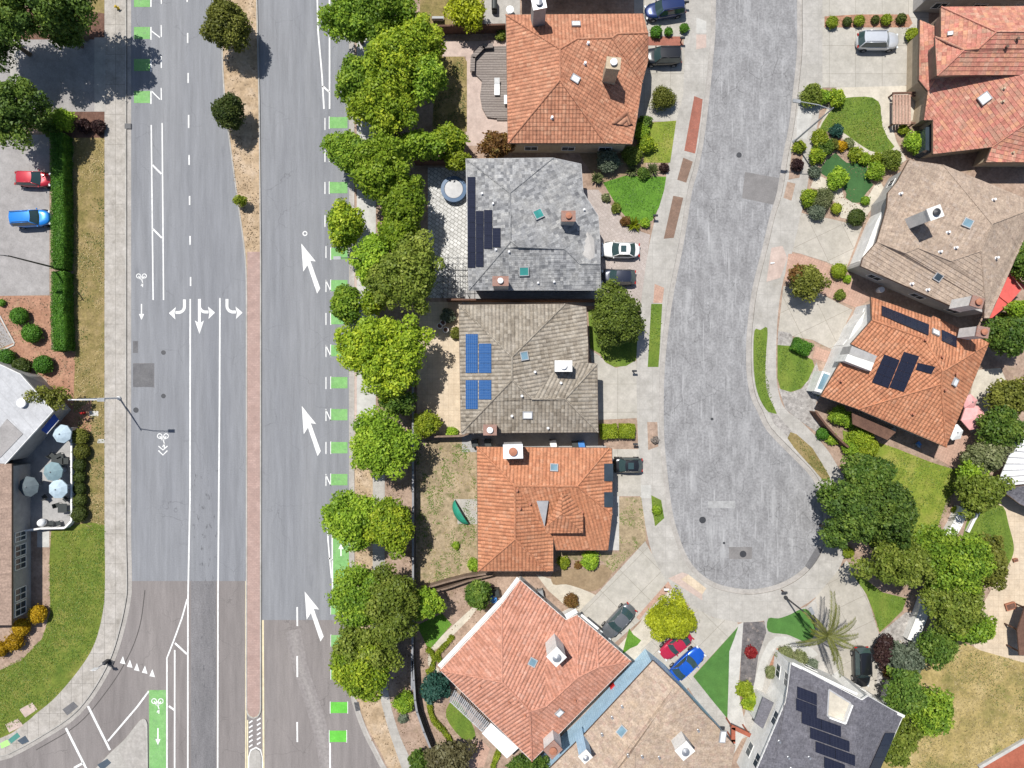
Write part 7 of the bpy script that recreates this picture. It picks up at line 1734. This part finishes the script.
for x, y, rr, k, lf, l in (
    (84, 126, 7.5, 'bush', 'lf_plum', 'left dark plum shrub by the car park driveway'), (98, 127, 7, 'bush', 'lf_plum', 'right dark plum shrub by the car park driveway'), (62, 120, 12, 'bush', 'lf_green', 'bright green shrub at the upper end of the tall hedge'), (50, 125, 12, 'bush', 'lf_deep', 'deep green shrub left of the tall hedge top'),
    (656, 32, 6.5, 'ball', 'lf_hedge', 'left clipped shrub under the blue car at the top'), (668.5, 32, 4.6, 'ball', 'lf_hedge', 'middle clipped shrub under the blue car at the top'), (684, 28.5, 5.2, 'ball', 'lf_hedge', 'right clipped shrub beside the top sidewalk'),
    (662.5, 99, 13, 'fine', 'lf_olive', 'large loose olive shrub in front of the top house'), (645, 122, 7, 'bush', 'lf_deep', 'dark shrub at the corner of the yellowing lawn'), (641, 132, 8.5, 'bush', 'lf_green', 'fresh shrub below the dark corner shrub'), (646, 144, 9, 'bush', 'lf_street', 'yellow green shrub left of the yellowing lawn'),
    (632, 156, 10, 'bush', 'lf_oak', 'olive shrub under the small gablet'), (607.5, 161, 12, 'bush', 'lf_grey', 'grey green shrub against the shaded wall of the top house'), (597, 178, 9, 'spiky', 'lf_varieg', 'spiky plant at the grey house corner'), (632, 169, 8.5, 'spiky', 'lf_varieg', 'spiky plant at the top left of the lush lawn'),
    (653, 169, 8.5, 'spiky', 'lf_varieg', 'spiky plant at the top right of the lush lawn'), (643, 173, 6, 'bush', 'lf_deep', 'dark low shrub between the two spiky lawn plants'), (664, 168, 5, 'bush', 'lf_plum', 'small dark shrub at the sidewalk end of the lush lawn'), (634.5, 224, 8.5, 'spiky', 'lf_yellow', 'yellow spiky plant at the bottom of the lush lawn'),
    (625, 221, 5, 'bush', 'lf_rust', 'rusty little shrub left of the yellow spiky plant'), (645, 223, 5, 'bush', 'lf_green', 'green little shrub right of the yellow spiky plant'), (616, 208, 5, 'bush', 'lf_oak', 'small shrub on the paver edge by the lush lawn'), (606, 198, 4.5, 'bush', 'lf_varieg', 'pale little shrub on the paver edge'),
    (563.5, 562, 6.5, 'bush', 'lf_lime', 'left low green shrub below the terracotta house'), (590, 560.5, 9.5, 'bush', 'lf_green', 'right low green shrub below the terracotta house'), (578, 565, 4, 'bush', 'lf_rust', 'rusty small plant between the two low green shrubs'), (474, 565, 7, 'bush', 'lf_green', 'weedy shrub against the terracotta house corner'),
    (456, 545, 4, 'bush', 'lf_green', 'lone green weed in the worn yard'), (571, 601, 8, 'fine', 'lf_rust', 'round brown ornamental grass clump by the beige walk'), (448, 316, 8, 'bush', 'lf_grey', 'grey potted shrub behind the brown tiled house'), (456, 333, 6, 'bush', 'lf_olive', 'dry shrub against the brown tiled house'), (452, 432, 6, 'bush', 'lf_green', 'low shrub by the fence in the tan yard'),
    (404, 702, 11, 'bush', 'lf_green', 'loose green shrub between the footpath and the fence'), (403, 718, 5, 'bush', 'lf_grey', 'small grey shrub between the footpath and the fence'), (426, 690, 5, 'bush', 'lf_olive', 'low olive shrub by the round blue green tree'), (502, 35, 6, 'bush', 'lf_oak', 'dark shrub at the wall corner of the top house'),
    (832, 22.5, 6.5, 'ball', 'lf_lime', 'first and largest ball shrub in the red mulch strip, by the road'), (847, 22, 5, 'ball', 'lf_boxball', 'second ball shrub in the red mulch strip'), (859, 21, 6, 'ball', 'lf_lime', 'third ball shrub in the red mulch strip'), (875, 20, 4.6, 'ball', 'lf_boxball', 'fourth and smallest ball shrub in the red mulch strip'),
    (886, 20, 6, 'ball', 'lf_lime', 'fifth ball shrub in the red mulch strip'), (901, 19, 5.6, 'ball', 'lf_boxball', 'sixth ball shrub in the red mulch strip, by the house'), (912, 35, 7.5, 'ball', 'lf_lime', 'yellow green ball shrub at the end of the wide driveway'), (914.5, 84, 4.6, 'bush', 'lf_lime', 'little yellow green shrub above the pergola'),
    (811, 95, 11.5, 'bush', 'lf_oak', 'dark spreading shrub beside the white concrete wedge'), (823, 97, 8, 'bush', 'lf_green', 'fresh shrub right of the dark spreading shrub'), (836, 98, 9, 'bush', 'lf_street', 'yellow green shrub at the top left of the mown lawn'), (836, 131, 7, 'bush', 'lf_blue', 'blue green shrub on the lower edge of the mown lawn'),
    (820, 139, 9, 'bush', 'lf_lime', 'lime shrub left in the bed between the two right lawns'), (826, 147, 8.5, 'bush', 'lf_deep', 'deep green shrub in the bed between the two right lawns'), (817, 155, 8.5, 'bush', 'lf_street', 'yellow green shrub at the left tip of the dark turf'), (833, 145, 6, 'bush', 'lf_olive', 'olive shrub above the dark turf'),
    (841, 146, 5.5, 'bush', 'lf_gold', 'orange golden shrub above the dark turf'), (849, 143, 5, 'bush', 'lf_varieg', 'pale little shrub on the edge of the mown lawn'), (855, 154, 7, 'bush', 'lf_lime', 'lime shrub at the notch of the dark turf'), (864, 158.5, 6.5, 'bush', 'lf_street', 'yellow green shrub right of the notch of the dark turf'),
    (876, 159.5, 6.5, 'bush', 'lf_lime', 'lime shrub under the tip of the mown lawn'), (875, 171, 9, 'bush', 'lf_green', 'round green shrub right of the dark turf'), (891, 160, 10.5, 'bush', 'lf_oak', 'olive shrub by the corner of the brown tiled house'), (838, 179, 11, 'bush', 'lf_green', 'bright leafy shrub growing on the dark turf'),
    (865, 201, 5, 'ball', 'lf_green', 'small round shrub below the dark turf'), (815, 172, 6.5, 'bush', 'lf_grey', 'grey shrub on the sidewalk edge by the dark turf'), (809, 198, 9, 'bush', 'lf_street', 'yellow green shrub above the tilted driveway'), (823, 199, 11, 'fine', 'lf_varieg', 'pale rounded shrub above the tilted driveway'),
    (817, 211, 9, 'fine', 'lf_grey', 'grey feathery shrub at the driveway edge'), (836, 208.5, 6, 'ball', 'lf_lime', 'small lime ball at the driveway edge'), (856, 217.5, 9.5, 'ball', 'lf_boxball', 'large clipped ball by the brown tiled house garage'), (797, 165, 6.5, 'bush', 'lf_plum', 'dark little shrub in the soil parkway'),
    (799, 147, 6.5, 'bush', 'lf_lime', 'lime shrub beside the tall lamp foot'), (915, 143, 11.5, 'bush', 'lf_green', 'bright green upright shrub by the bay window'), (903, 130, 5, 'bush', 'lf_lime', 'lime shrub under the slatted pergola'), (838.5, 271, 8.5, 'ball', 'lf_lime', 'clipped yellow green shrub by the garage front'),
    (847, 279, 4, 'bush', 'lf_green', 'tiny shrub beside the clipped yellow green one'), (840, 295, 5.5, 'bush', 'lf_oak', 'small olive shrub in the bed between tilted driveways'), (822, 433.5, 6.8, 'ball', 'lf_hedge', 'round green shrub at the end of the gravel bed'), (832, 439, 6, 'bush', 'lf_green', 'fresh shrub by the brown fence foot'),
    (838, 416, 10, 'bush', 'lf_green', 'fresh green shrub inside the brown garden fence'), (848, 420, 8, 'bush', 'lf_green', 'green shrub in the shade of the solar roofed house'), (860, 438, 12, 'bush', 'lf_street', 'yellow green shrub at the top corner of the back lawn'), (868, 448, 11, 'bush', 'lf_lime', 'lime shrub on the left edge of the back lawn'),
    (850, 446, 9, 'bush', 'lf_green', 'green shrub between the fence and the back lawn'), (955, 510, 4.5, 'ball', 'lf_lime', 'small ball in the soil bed by the white wall'), (848, 552, 6, 'bush', 'lf_lime', 'lime shrub at the edge of the drain apron'), (751, 652, 6, 'bush', 'lf_red', 'red leaved plant in the dark slate strip'),
    (744, 689, 8.5, 'bush', 'lf_lime', 'lime green shrub at the foot of the slate strip'), (750, 702, 9, 'bush', 'lf_street', 'yellow green shrub by the white walled porch'), (785, 655, 9, 'fine', 'lf_varieg', 'pale flowering shrub along the curved walk'), (800, 658, 8, 'fine', 'lf_varieg', 'second pale flowering shrub at the dark roof corner'),
    (771, 672, 7, 'fine', 'lf_varieg', 'pale shrub at the left of the white walled house'), (812, 664, 6, 'fine', 'lf_grey', 'grey leaved shrub under the palm'), (889, 672, 6, 'bush', 'lf_rust', 'rusty shrub beside the black car'), (655, 440, 4, 'fine', 'lf_bare', 'dry tuft in the parkway by the brown house'), (657, 510, 5, 'bush', 'lf_green', 'weedy tuft in the terracotta house parkway'),
    (1004, 318, 6, 'bush', 'lf_lime', 'lime shrub at the end of the red awning'), (820, 392, 3.5, 'bush', 'lf_lime', 'tiny lime plant under the white bay window')):
    shrub(x, y, rr, k, lf, l, 'shrubs and bushes in the gardens')

# ------------------------------------------------------------------ cars
PT = {k: paint('car_paint_' + k, c, mt) for k, c, mt in (('red', (.42, .015, .03), .2), ('sky', (.01, .20, .62), .25), ('navy', (.012, .028, .11), .3), ('black', (.012, .013, .016), .2), ('silver', (.62, .64, .67), .35), ('white', (.76, .76, .75), 0), ('midnight', (.02, .025, .045), .3), ('steel', (.16, .17, .185), .45), ('crimson', (.45, .02, .06), .2), ('royal', (.012, .10, .52), .25))}
car(33, 179, 1, .03, 4.0, 1.75, 'hatch', PT['red'], 'red hatchback parked against the tall hedge')
car(31.5, 218.5, 1, -.06, 4.3, 1.9, 'suv', PT['sky'], 'bright blue car parked against the tall hedge')
car(665, 9.5, -1, .16, 4.6, 1.85, 'suv', PT['navy'], 'dark blue car parked on the driveway at the top')
car(663, 56.5, -1, .02, 4.2, 1.9, 'suv', PT['black'], 'black car parked beside the red brick walk')
car(877.5, 41, 1, 0, 4.7, 1.95, 'suv', PT['silver'], 'silver white estate car on the wide driveway')
car(620.5, 250, -1, -.02, 4.35, 1.8, 'sedan', PT['white'], 'white saloon car on the pinkish paver driveway', True)
car(618.5, 277, -1, -.02, 3.9, 1.8, 'hatch', PT['midnight'], 'dark navy car half hidden under the round tree')
car(627, 465, -1, 0, 3.5, 1.75, 'hatch', PT['black'], 'black car on the terracotta house driveway', True)
car(618.5, 621, -.72, .78, 4.6, 1.9, 'sedan', PT['steel'], 'dark silver saloon on the angled driveway')
car(676, 645, -.78, .63, 4.1, 1.75, 'sport', PT['crimson'], 'crimson coupe partly under the vivid lime tree')
car(687, 664, .74, -.68, 4.6, 1.9, 'sport', PT['royal'], 'royal blue coupe beside the tapering turf')
car(861.5, 666.5, .03, 1, 4.6, 1.85, 'suv', PT['black'], 'black car on the broad curved driveway under a palm frond')

# ------------------------------------------------------------------ fences and walls
fence([(413, 380), (413, 470), (413, 600), (411.8, 690)], 1.9, 'long straight charcoal fence behind the street trees', 'fence_black', .12, True, 'fence_cap')
fence([(412.5, 660), (415, 700), (417, 712), (424, 732), (432, 752)], 1.9, 'bent charcoal fence at the lower end by the footpath', 'fence_black', .12, True, 'fence_cap')
fence([(432, 26), (505, 24.5)], 1.9, 'dark brown fence north of the dry lawn strip', 'wood_brown', .1)
fence([(414, 160), (450, 160)], 1.9, 'dark brown fence above the hot tub', 'wood_brown', .1)
fence([(447, 299.5), (604, 300)], 1.9, 'long brown fence between the grey and brown roofs', 'wood_brown', .1)
fence([(415, 437), (462, 436), (470, 433)], 1.8, 'dark fence below the tan paved yard', 'wood_fence', .1)
fence([(424, 588.5), (446, 582), (466, 577), (492, 573)], 1.5, 'weathered diagonal fence below the worn yard', 'wood_fence', .1)
fence([(427, 593.5), (448, 588), (468, 581), (492, 575)], 1.2, 'second weathered rail fence just below the diagonal fence', 'wood_fence', .08)
fence([(816, 412), (826, 425), (836, 436), (848, 447)], 1.7, 'brown garden fence beside the gravel bed', 'wood_brown', .12)
fence([(948, 540), (957, 525), (964, 508)], 1.1, 'upper piece of white garden wall below the round olive tree', 'stucco_white', 1.0, False, 'trim_white', 'garden_wall', 'wall')
fence([(928, 600), (921, 619), (912, 641)], 1.1, 'middle piece of white garden wall right of the curved lawn', 'stucco_white', 1.1, False, 'trim_white', 'garden_wall', 'wall')
fence([(902, 664), (895, 682), (887, 704)], 1.1, 'lower piece of white garden wall beside the black car', 'stucco_white', .8, False, 'trim_white', 'garden_wall', 'wall')
fence([(982, 507), (974, 520), (968, 532)], .5, 'low pale kerb wall left of the crescent lawn', 'stucco_white', .2, False, 'trim_white', 'garden_wall', 'wall')
fence([(71.5, 428), (71.5, 521), (64.5, 528), (40, 528.5), (17, 532)], 1.1, 'white railing around the cafe patio', 'trim_white', .09, True, None, 'railing', 'railing')

# ------------------------------------------------------------------ street furniture and garden things
lamp(120, 398, 9, 1, 0, 3.0, 'street lamp with a long arm beside the west sidewalk', 'white_metal')
lamp(64, 270, 8.6, -1, -.05, .8, 'car park lamp at the gap in the clipped hedge', 'dark_metal')
lamp(793.5, 142, 9.6, -1, -.16, 3.4, 'tall street lamp beside the white concrete wedge')
lamp(373, 271, 8, -1, .02, 1.6, 'street lamp between the street trees by the top arrow', 'dark_metal')
lamp(785, 597, 8.0, -.5, -1, .9, 'street lamp at the cul-de-sac near the palm', 'dark_metal')
B = W(109, 660, 0); t = thing('sign_post', 'sign post on the curved kerb by the yield triangles', 'sign', (B.x, B.y, .12)); mb = MB(); mb.tube([(B.x, B.y, .1), (B.x, B.y, 3.0)], .05, .05, 8); mb.build('post', M['pole'], t)
mb = MB(); mb.box((B.x, B.y + .06, 2.6), .6, .04, .75); mb.build('panel', M['white_metal'], t); mb = MB(); mb.box((B.x, B.y, .55), .35, .35, .9); mb.build('control_box', M['dark_metal'], t)
B = W(83, 413, .4); t = thing('fire_hydrant', 'red hydrant with two arms on the bark bed', 'hydrant', (B.x, B.y, .1))
mb = MB(); mb.lathe((B.x, B.y, .1), [(.18, 0), (.18, .06), (.12, .08), (.12, .55), (.15, .58), (.13, .68), (.03, .76)], 14); mb.build('barrel', M['red_paint'], t)
for dx in (-1, 1): mb = MB(); mb.tube([(B.x, B.y, .55), (B.x + dx * .3, B.y + .05, .55)], .075, .075, 10); mb.build('outlet', M['red_paint'], t)
B = W(117, 7.5, .4); t = thing('fire_hydrant', 'yellow hydrant on the west sidewalk near the top', 'hydrant', (B.x, B.y, .12))
mb = MB(); mb.lathe((B.x, B.y, .12), [(.16, 0), (.16, .06), (.11, .08), (.11, .5), (.14, .53), (.12, .62), (.03, .7)], 14); mb.build('barrel', M['lf_gold'] if False else plain('yellow_paint_gloss', (.6, .42, .03), .5), t)
for dx in (-1, 1): mb = MB(); mb.tube([(B.x, B.y, .5), (B.x + dx * .26, B.y, .5)], .07, .07, 10); mb.build('outlet', plain('yellow_outlet', (.6, .42, .03), .5), t)
umbrella(60, 434, 9.6, 'fab_blue', 'pale blue patio umbrella nearest the blue awning'); umbrella(51, 472, 10, 'fab_teal', 'grey teal patio umbrella in the middle of the patio'); umbrella(56, 489.5, 9.8, 'fab_blue', 'pale blue patio umbrella below the grey teal one', ang=.4); umbrella(26.5, 487, 10.5, 'fab_slate', 'dark slate patio umbrella against the cafe')
umbrella(976, 418, 13, 'fab_pink', 'pink patio umbrella behind the solar roofed house', n=6); umbrella(957, 432.5, 8.5, 'fab_white', 'white patio umbrella beside the pink one', n=6); umbrella(972, 402, 8, 'fab_pink', 'smaller pink umbrella tucked by the roof edge', n=5)
table(58, 461, 12, 'long dark patio table top between the umbrellas'); table(63, 508, 9, 'dark patio table near the railing corner'); table(66, 461, 6, 'small dark patio table by the railing'); table(20, 497, 8, 'blue grey patio table against the cafe wall')
for k, (x, y, a, l) in enumerate(((52, 455, 1, 'patio chair above the long patio table'), (60, 455, 2, 'patio chair between the table and the pale umbrella'), (58, 505, .3, 'patio chair left of the railing corner table'), (66, 499, 4, 'patio chair above the railing corner table'), (45, 497, 2.2, 'patio chair below the slate umbrella'), (52, 523, 1.4, 'patio chair by the lower railing'), (59, 523, 1.9, 'patio chair second along the lower railing'))):
    chair(x, y, a, l)
B = W(42.5, 522.5, .5); t = thing('planter_ball', 'white globe planter in the patio corner', 'planter', (B.x, B.y, .12)); mb = MB(); mb.lathe((B.x, B.y, .12), [(.2, 0), (.42, .25), (.46, .5), (.36, .8), (.12, .92)], 20); mb.build('globe', M['fab_white'], t, smooth=True)
mb = MB(); mb.lathe((B.x, B.y, .11), [(.26, 0), (.26, .05)], 14); mb.build('saucer', M['plastic_grey'], t)
# hot tub
B = W(454, 190, .5); t = thing('hot_tub', 'round hot tub with a blue rim on the flagstone patio', 'hot tub', (B.x, B.y, .11))
R = 1.45; mb = MB(); mb.lathe((B.x, B.y, .11), [(R * .96, 0), (R, .7), (R, .82), (R * .74, .86), (R * .72, .7)], 36); mb.build('shell', plain('tub_rim_blue', (.055, .11, .20), .5), t)
mb = MB(); mb.lathe((B.x, B.y, .11), [(R * .72, .76), (R * .7, .8), (.01, .84)], 32); mb.build('cover', M['water'], t)
# black pergola over the patio
t = thing('pergola', 'black wire grid pergola at the end of the flagstone patio', 'pergola', tuple(W(455, 270, .1)))
for i in range(7): 
    y = 258 + i * 6; mb = MB(); mb.tube([W(437, y, 2.5), W(472, y, 2.5)], .035, .035, 6); mb.build('rail', M['dark_metal'], t)
for i in range(6):
    x = 443 + i * 5; mb = MB(); mb.tube([W(x, 254 if i % 2 else 262, 2.43), W(x, 296, 2.43)], .035, .035, 6); mb.build('rail', M['dark_metal'], t)
for q in ((441, 258), (441, 295), (468, 258), (468, 295)):
    p = W(q[0], q[1], 2.4); mb = MB(); mb.tube([(p.x, p.y, .1), (p.x, p.y, 2.42)], .05, .05, 8); mb.build('post', M['dark_metal'], t)
# octagonal deck with bench
DK = [(480, 47), (507, 46), (509, 118), (494, 118), (487, 117), (482, 108), (480, 96), (482, 81), (472, 71), (471, 58)]
t = thing('timber_deck', 'grey octagonal timber deck beside the top terracotta house', 'deck', tuple(W(492, 80, .1))); mb = MB(); mb.prism([W(*q, .35).xy for q in DK], .05, .40); mb.build('boards', M['wood_deck'], t)
for a, b in (((493, 45.5), (483, 46)), ((483, 46), (472.5, 57)), ((472.5, 57), (472, 71))):
    A, Bv = W(*a, .8), W(*b, .8); d = Bv - A; n = Vector((-d.y, d.x, 0)).normalized(); mb = MB(); mb.obox(A - n * .2 + Vector((0, 0, .05)), d * 1.03, n * .5, Vector((0, 0, .06))); bn = mb.build('bench', M['wood_deck'], t); mb = MB(); mb.obox((A - n * .2) - Vector((0, 0, .4)), d, n * .06, Vector((0, 0, .42))); mb.build('apron', M['wood_brown'], bn)
mb = MB(); mb.box((W(503, 119, .2).x, W(503, 119, .2).y, .2), 1.4, .35, .2); mb.build('step', M['wood_deck'], t)
B = W(506.5, 100, .8); t = thing('patio_table', 'small white table on the timber deck', 'table', (B.x, B.y, .4), 'deck furniture'); mb = MB(); mb.box((B.x, B.y, .95), .55, 1.0, .05); mb.build('table_top', M['fab_white'], t)
for dx in (-.2, .2):
    for dy in (-.4, .4): mb = MB(); mb.tube([(B.x + dx, B.y + dy, .4), (B.x + dx, B.y + dy, .94)], .025, .025, 6); mb.build('leg', M['trim_white'], t)
B = W(497, 87, .8); t = thing('sun_lounger', 'pale lounger lying on the timber deck', 'lounger', (B.x, B.y, .4)); mb = MB(); mb.box((B.x, B.y - .2, .65), .6, 1.3, .08); mb.build('seat', M['fab_white'], t); mb = MB(); mb.obox((B.x - .3, B.y + .45, .66), Vector((.6, 0, 0)), Vector((0, .5, .35)), Vector((0, -.05, .06))); mb.build('backrest', M['fab_white'], t)
for dx in (-.25, .25):
    for dy in (-.75, .35): mb = MB(); mb.tube([(B.x + dx, B.y + dy, .4), (B.x + dx, B.y + dy, .62)], .025, .025, 6); mb.build('leg', M['metal'], t)
B = W(494.5, 6, .6); t = thing('barbecue_grill', 'black covered grill beyond the brown fence', 'grill', (B.x, B.y, .1)); mb = MB(); mb.box((B.x, B.y, .5), .6, 1.2, .8); mb.build('cabinet', M['plastic_dark'], t); mb = MB(); mb.tube([(B.x, B.y - .55, .95), (B.x, B.y + .55, .95)], .32, .32, 12); mb.build('hood', M['plastic_dark'], t)
B = W(510, 11, .5); t = thing('round_table', 'round white table at the wall beyond the brown fence', 'table', (B.x, B.y, .1)); mb = MB(); mb.lathe((B.x, B.y, .1), [(.25, 0), (.05, .06), (.05, .7)], 12); mb.build('stem', M['metal'], t); mb = MB(); mb.lathe((B.x, B.y, .8), [(.42, 0), (.44, .03), (.01, .04)], 20); mb.build('table_top', M['fab_white'], t)
B = W(438, 19, .4); t = thing('garden_bench', 'pale garden bench on the dry lawn beyond the brown fence', 'bench', (B.x, B.y, .1)); mb = MB(); mb.box((B.x, B.y, .5), 1.3, .5, .06); mb.build('seat', M['plastic_grey'], t); mb = MB(); mb.box((B.x, B.y - .25, .78), 1.3, .05, .5); mb.build('backrest', M['plastic_grey'], t)
for dx in (-.55, .55): mb = MB(); mb.box((B.x + dx, B.y, .29), .06, .44, .38); mb.build('leg', M['dark_metal'], t)
# half round green sail
B = W(459, 514, 1.0); t = thing('garden_tent', 'green half round play tent on a concrete pad', 'tent', (B.x, B.y, .12)); mb = MB(); a, b = W(455, 500.5, .6), W(469.5, 524.5, .6); mid = (a + b) / 2; d = (b - a) / 2; n = Vector((-d.y, d.x, 0)).normalized(); n = -n if n.x > 0 else n; R = d.length
rings = []
for j in range(7):
    ph = j / 6 * PI / 2; rings.append([mid + d * math.cos(PI * k / 14) * (1 if True else 0) * math.cos(ph * .98) + n * R * .62 * math.sin(PI * k / 14) * math.cos(ph) + Vector((0, 0, -.48 + 1.15 * math.sin(ph))) for k in range(15)])
for j in range(6):
    for k in range(14): mb.face([rings[j][k + 1], rings[j][k], rings[j + 1][k], rings[j + 1][k + 1]])
mb.build('canopy', M['fab_green'], t, smooth=True); mb = MB(); mb.tube([rings[j][0] for j in range(7)] + [rings[j][14] for j in range(6, -1, -1)], .04, .04, 6); mb.build('hoop', M['plastic_dark'], t)
bin_(581, 444.5, 'plastic_blue', 'blue bin between the brown and terracotta roofs'); bin_(575, 445, 'plastic_dark', 'dark bin left of the blue bin between the roofs'); bin_(488, 443, 'plastic_dark', 'dark bin in the side yard above the terracotta chimney'); bin_(475, 443, 'plastic_dark', 'second dark bin in the side yard, further left'); bin_(553, 443.5, 'trim_white', 'pale bin against the terracotta eave')
bin_(540, 593, 'plastic_grey', 'grey bin by the diagonal house corner'); bin_(496, 592, 'plastic_dark', 'dark bin above the blue barrel')
for x, y, m, l in ((493.5, 598.5, 'plastic_blue', 'blue rain barrel beside the diagonal house'), (440, 326, 'white_metal', 'left white plant tub in the shade of the street tree'), (446, 330, 'white_metal', 'right white plant tub in the shade of the street tree'), (443, 323, 'white_metal', 'upper white plant tub behind the brown tiled house'), (880, 290, 'white_metal', 'round white dish on the shaded side path')):
    B = W(x, y, .5); t = thing('barrel' if 'barrel' in l else ('plant_tub' if 'tub' in l else 'satellite_dish'), l, 'barrel' if 'barrel' in l else ('tub' if 'tub' in l else 'dish'), (B.x, B.y, .11)); mb = MB(); q = .42 if 'barrel' in l else .34; mb.lathe((B.x, B.y, .11), [(q * .8, 0), (q, .4), (q * .95, .8), (q * .8, .82), (q * .75, .7)], 18); mb.build('body', M[m], t); mb = MB(); mb.lathe((B.x, B.y, .11), [(q * .76, .74), (.01, .76)], 16); mb.build('lid' if 'tub' not in l else 'soil', M[m] if 'tub' not in l else M['mulch_dark'], t)
mailbox(655, 216, 'black mailbox at the corner of the lush lawn'); mailbox(682, 39, 'dark mailbox at the end of the red brick walk'); mailbox(634, 371, 'small black mailbox on the pale driveway corner'); mailbox(784, 592, 'black mailbox at the cul-de-sac beside the lamp'); mailbox(686, 3, 'dark mailbox beside the top sidewalk'); mailbox(635, 444, 'dark mailbox by the clipped bush row'); mailbox(666, 589, 'white mailbox on the rose strip by the angled driveway', 'white_metal')
B = W(772, 263.5, .1); t = thing('newspaper', 'white folded newspaper lying on the dirt parkway', 'newspaper', (B.x, B.y, .13)); mb = MB(); mb.tube([(B.x - .22, B.y, .2), (B.x + .22, B.y + .06, .2)], .08, .08, 10); mb.build('roll', M['fab_white'], t)
for x, y, l in ((1010, 606, 'brown garden seat on the tan patio'), (1015, 560, 'small brown pot on the tan patio beside the crescent lawn'), (993, 583, 'tiny brown pot at the lower end of the crescent lawn')):
    B = W(x, y, .3); t = thing('garden_pot', l.replace('garden seat', 'square planter'), 'planter', (B.x, B.y, .12)); mb = MB(); k = .5 if 'seat' in l else .22; mb.box((B.x, B.y, .3), k * 2, k * 1.4, .36, .3, 1.15); mb.build('pot', M['terracotta_pot'], t); mb = MB(); mb.box((B.x, B.y, .485), k * 1.9, k * 1.2, .02, .3); mb.build('soil', M['mulch_dark'], t)
for k, (x, y, a) in enumerate(((893, 430, .4), (918, 444, .6))):
    chair(x, y, a, ('patio chair under the eave nearer the garden fence', 'patio chair under the eave nearer the umbrellas')[k], 'plastic_blue' if k else 'plastic_grey', 'garden chairs')
B = W(985, 625, .4); t = thing('garden_table', 'pale rectangular table on the tan patio edge', 'table', (B.x, B.y, .12)); mb = MB(); mb.box((B.x, B.y, .85), .9, 2.0, .06, -.1); mb.build('table_top', M['pink_conc'], t)
for dx in (-.35, .35):
    for dy in (-.8, .8): mb = MB(); mb.tube([(B.x + dx, B.y + dy, .12), (B.x + dx, B.y + dy, .83)], .03, .03, 6); mb.build('leg', M['dark_metal'], t)

# ------------------------------------------------------------------ light and camera
wd = bpy.data.worlds.new('World'); SC.world = wd; wd.use_nodes = True
nt = wd.node_tree; nt.nodes.clear(); ow = nt.nodes.new('ShaderNodeOutputWorld'); bg = nt.nodes.new('ShaderNodeBackground'); sk = nt.nodes.new('ShaderNodeTexSky')
EL = math.radians(64); AZ = Vector((-.55, .835))
sk.sky_type = 'NISHITA'; sk.sun_disc = False; sk.sun_elevation = EL; sk.sun_rotation = math.atan2(AZ.x, AZ.y)
bg.inputs['Strength'].default_value = .085; nt.links.new(sk.outputs[0], bg.inputs[0]); nt.links.new(bg.outputs[0], ow.inputs[0])
sl = bpy.data.lights.new('sun', 'SUN'); sl.energy = 4.8; sl.angle = math.radians(.5); sl.color = (1, .965, .90)
so = bpy.data.objects.new('sun', sl); COL.objects.link(so)
dv = Vector((-AZ.x * math.cos(EL), -AZ.y * math.cos(EL), -math.sin(EL))); so.rotation_euler = dv.to_track_quat('-Z', 'Y').to_euler(); so.location = (-30, 45, 90)
cd = bpy.data.cameras.new('camera'); cd.sensor_width = 36; cd.lens = 36 * CAMH / (1024 / PXM); cd.clip_end = 5000
co = bpy.data.objects.new('camera', cd); COL.objects.link(co); co.location = (0, 0, CAMH); SC.camera = co
SC.view_settings.view_transform = 'Standard'; SC.view_settings.look = 'None'; SC.view_settings.gamma = 1; SC.view_settings.use_curve_mapping = False; SC.view_settings.exposure = .2
SC.cycles.max_bounces = 6; SC.cycles.diffuse_bounces = 3; SC.cycles.transmission_bounces = 3; SC.cycles.use_denoising = True
for o in SC.objects:
    if '_o' in o: del o['_o']
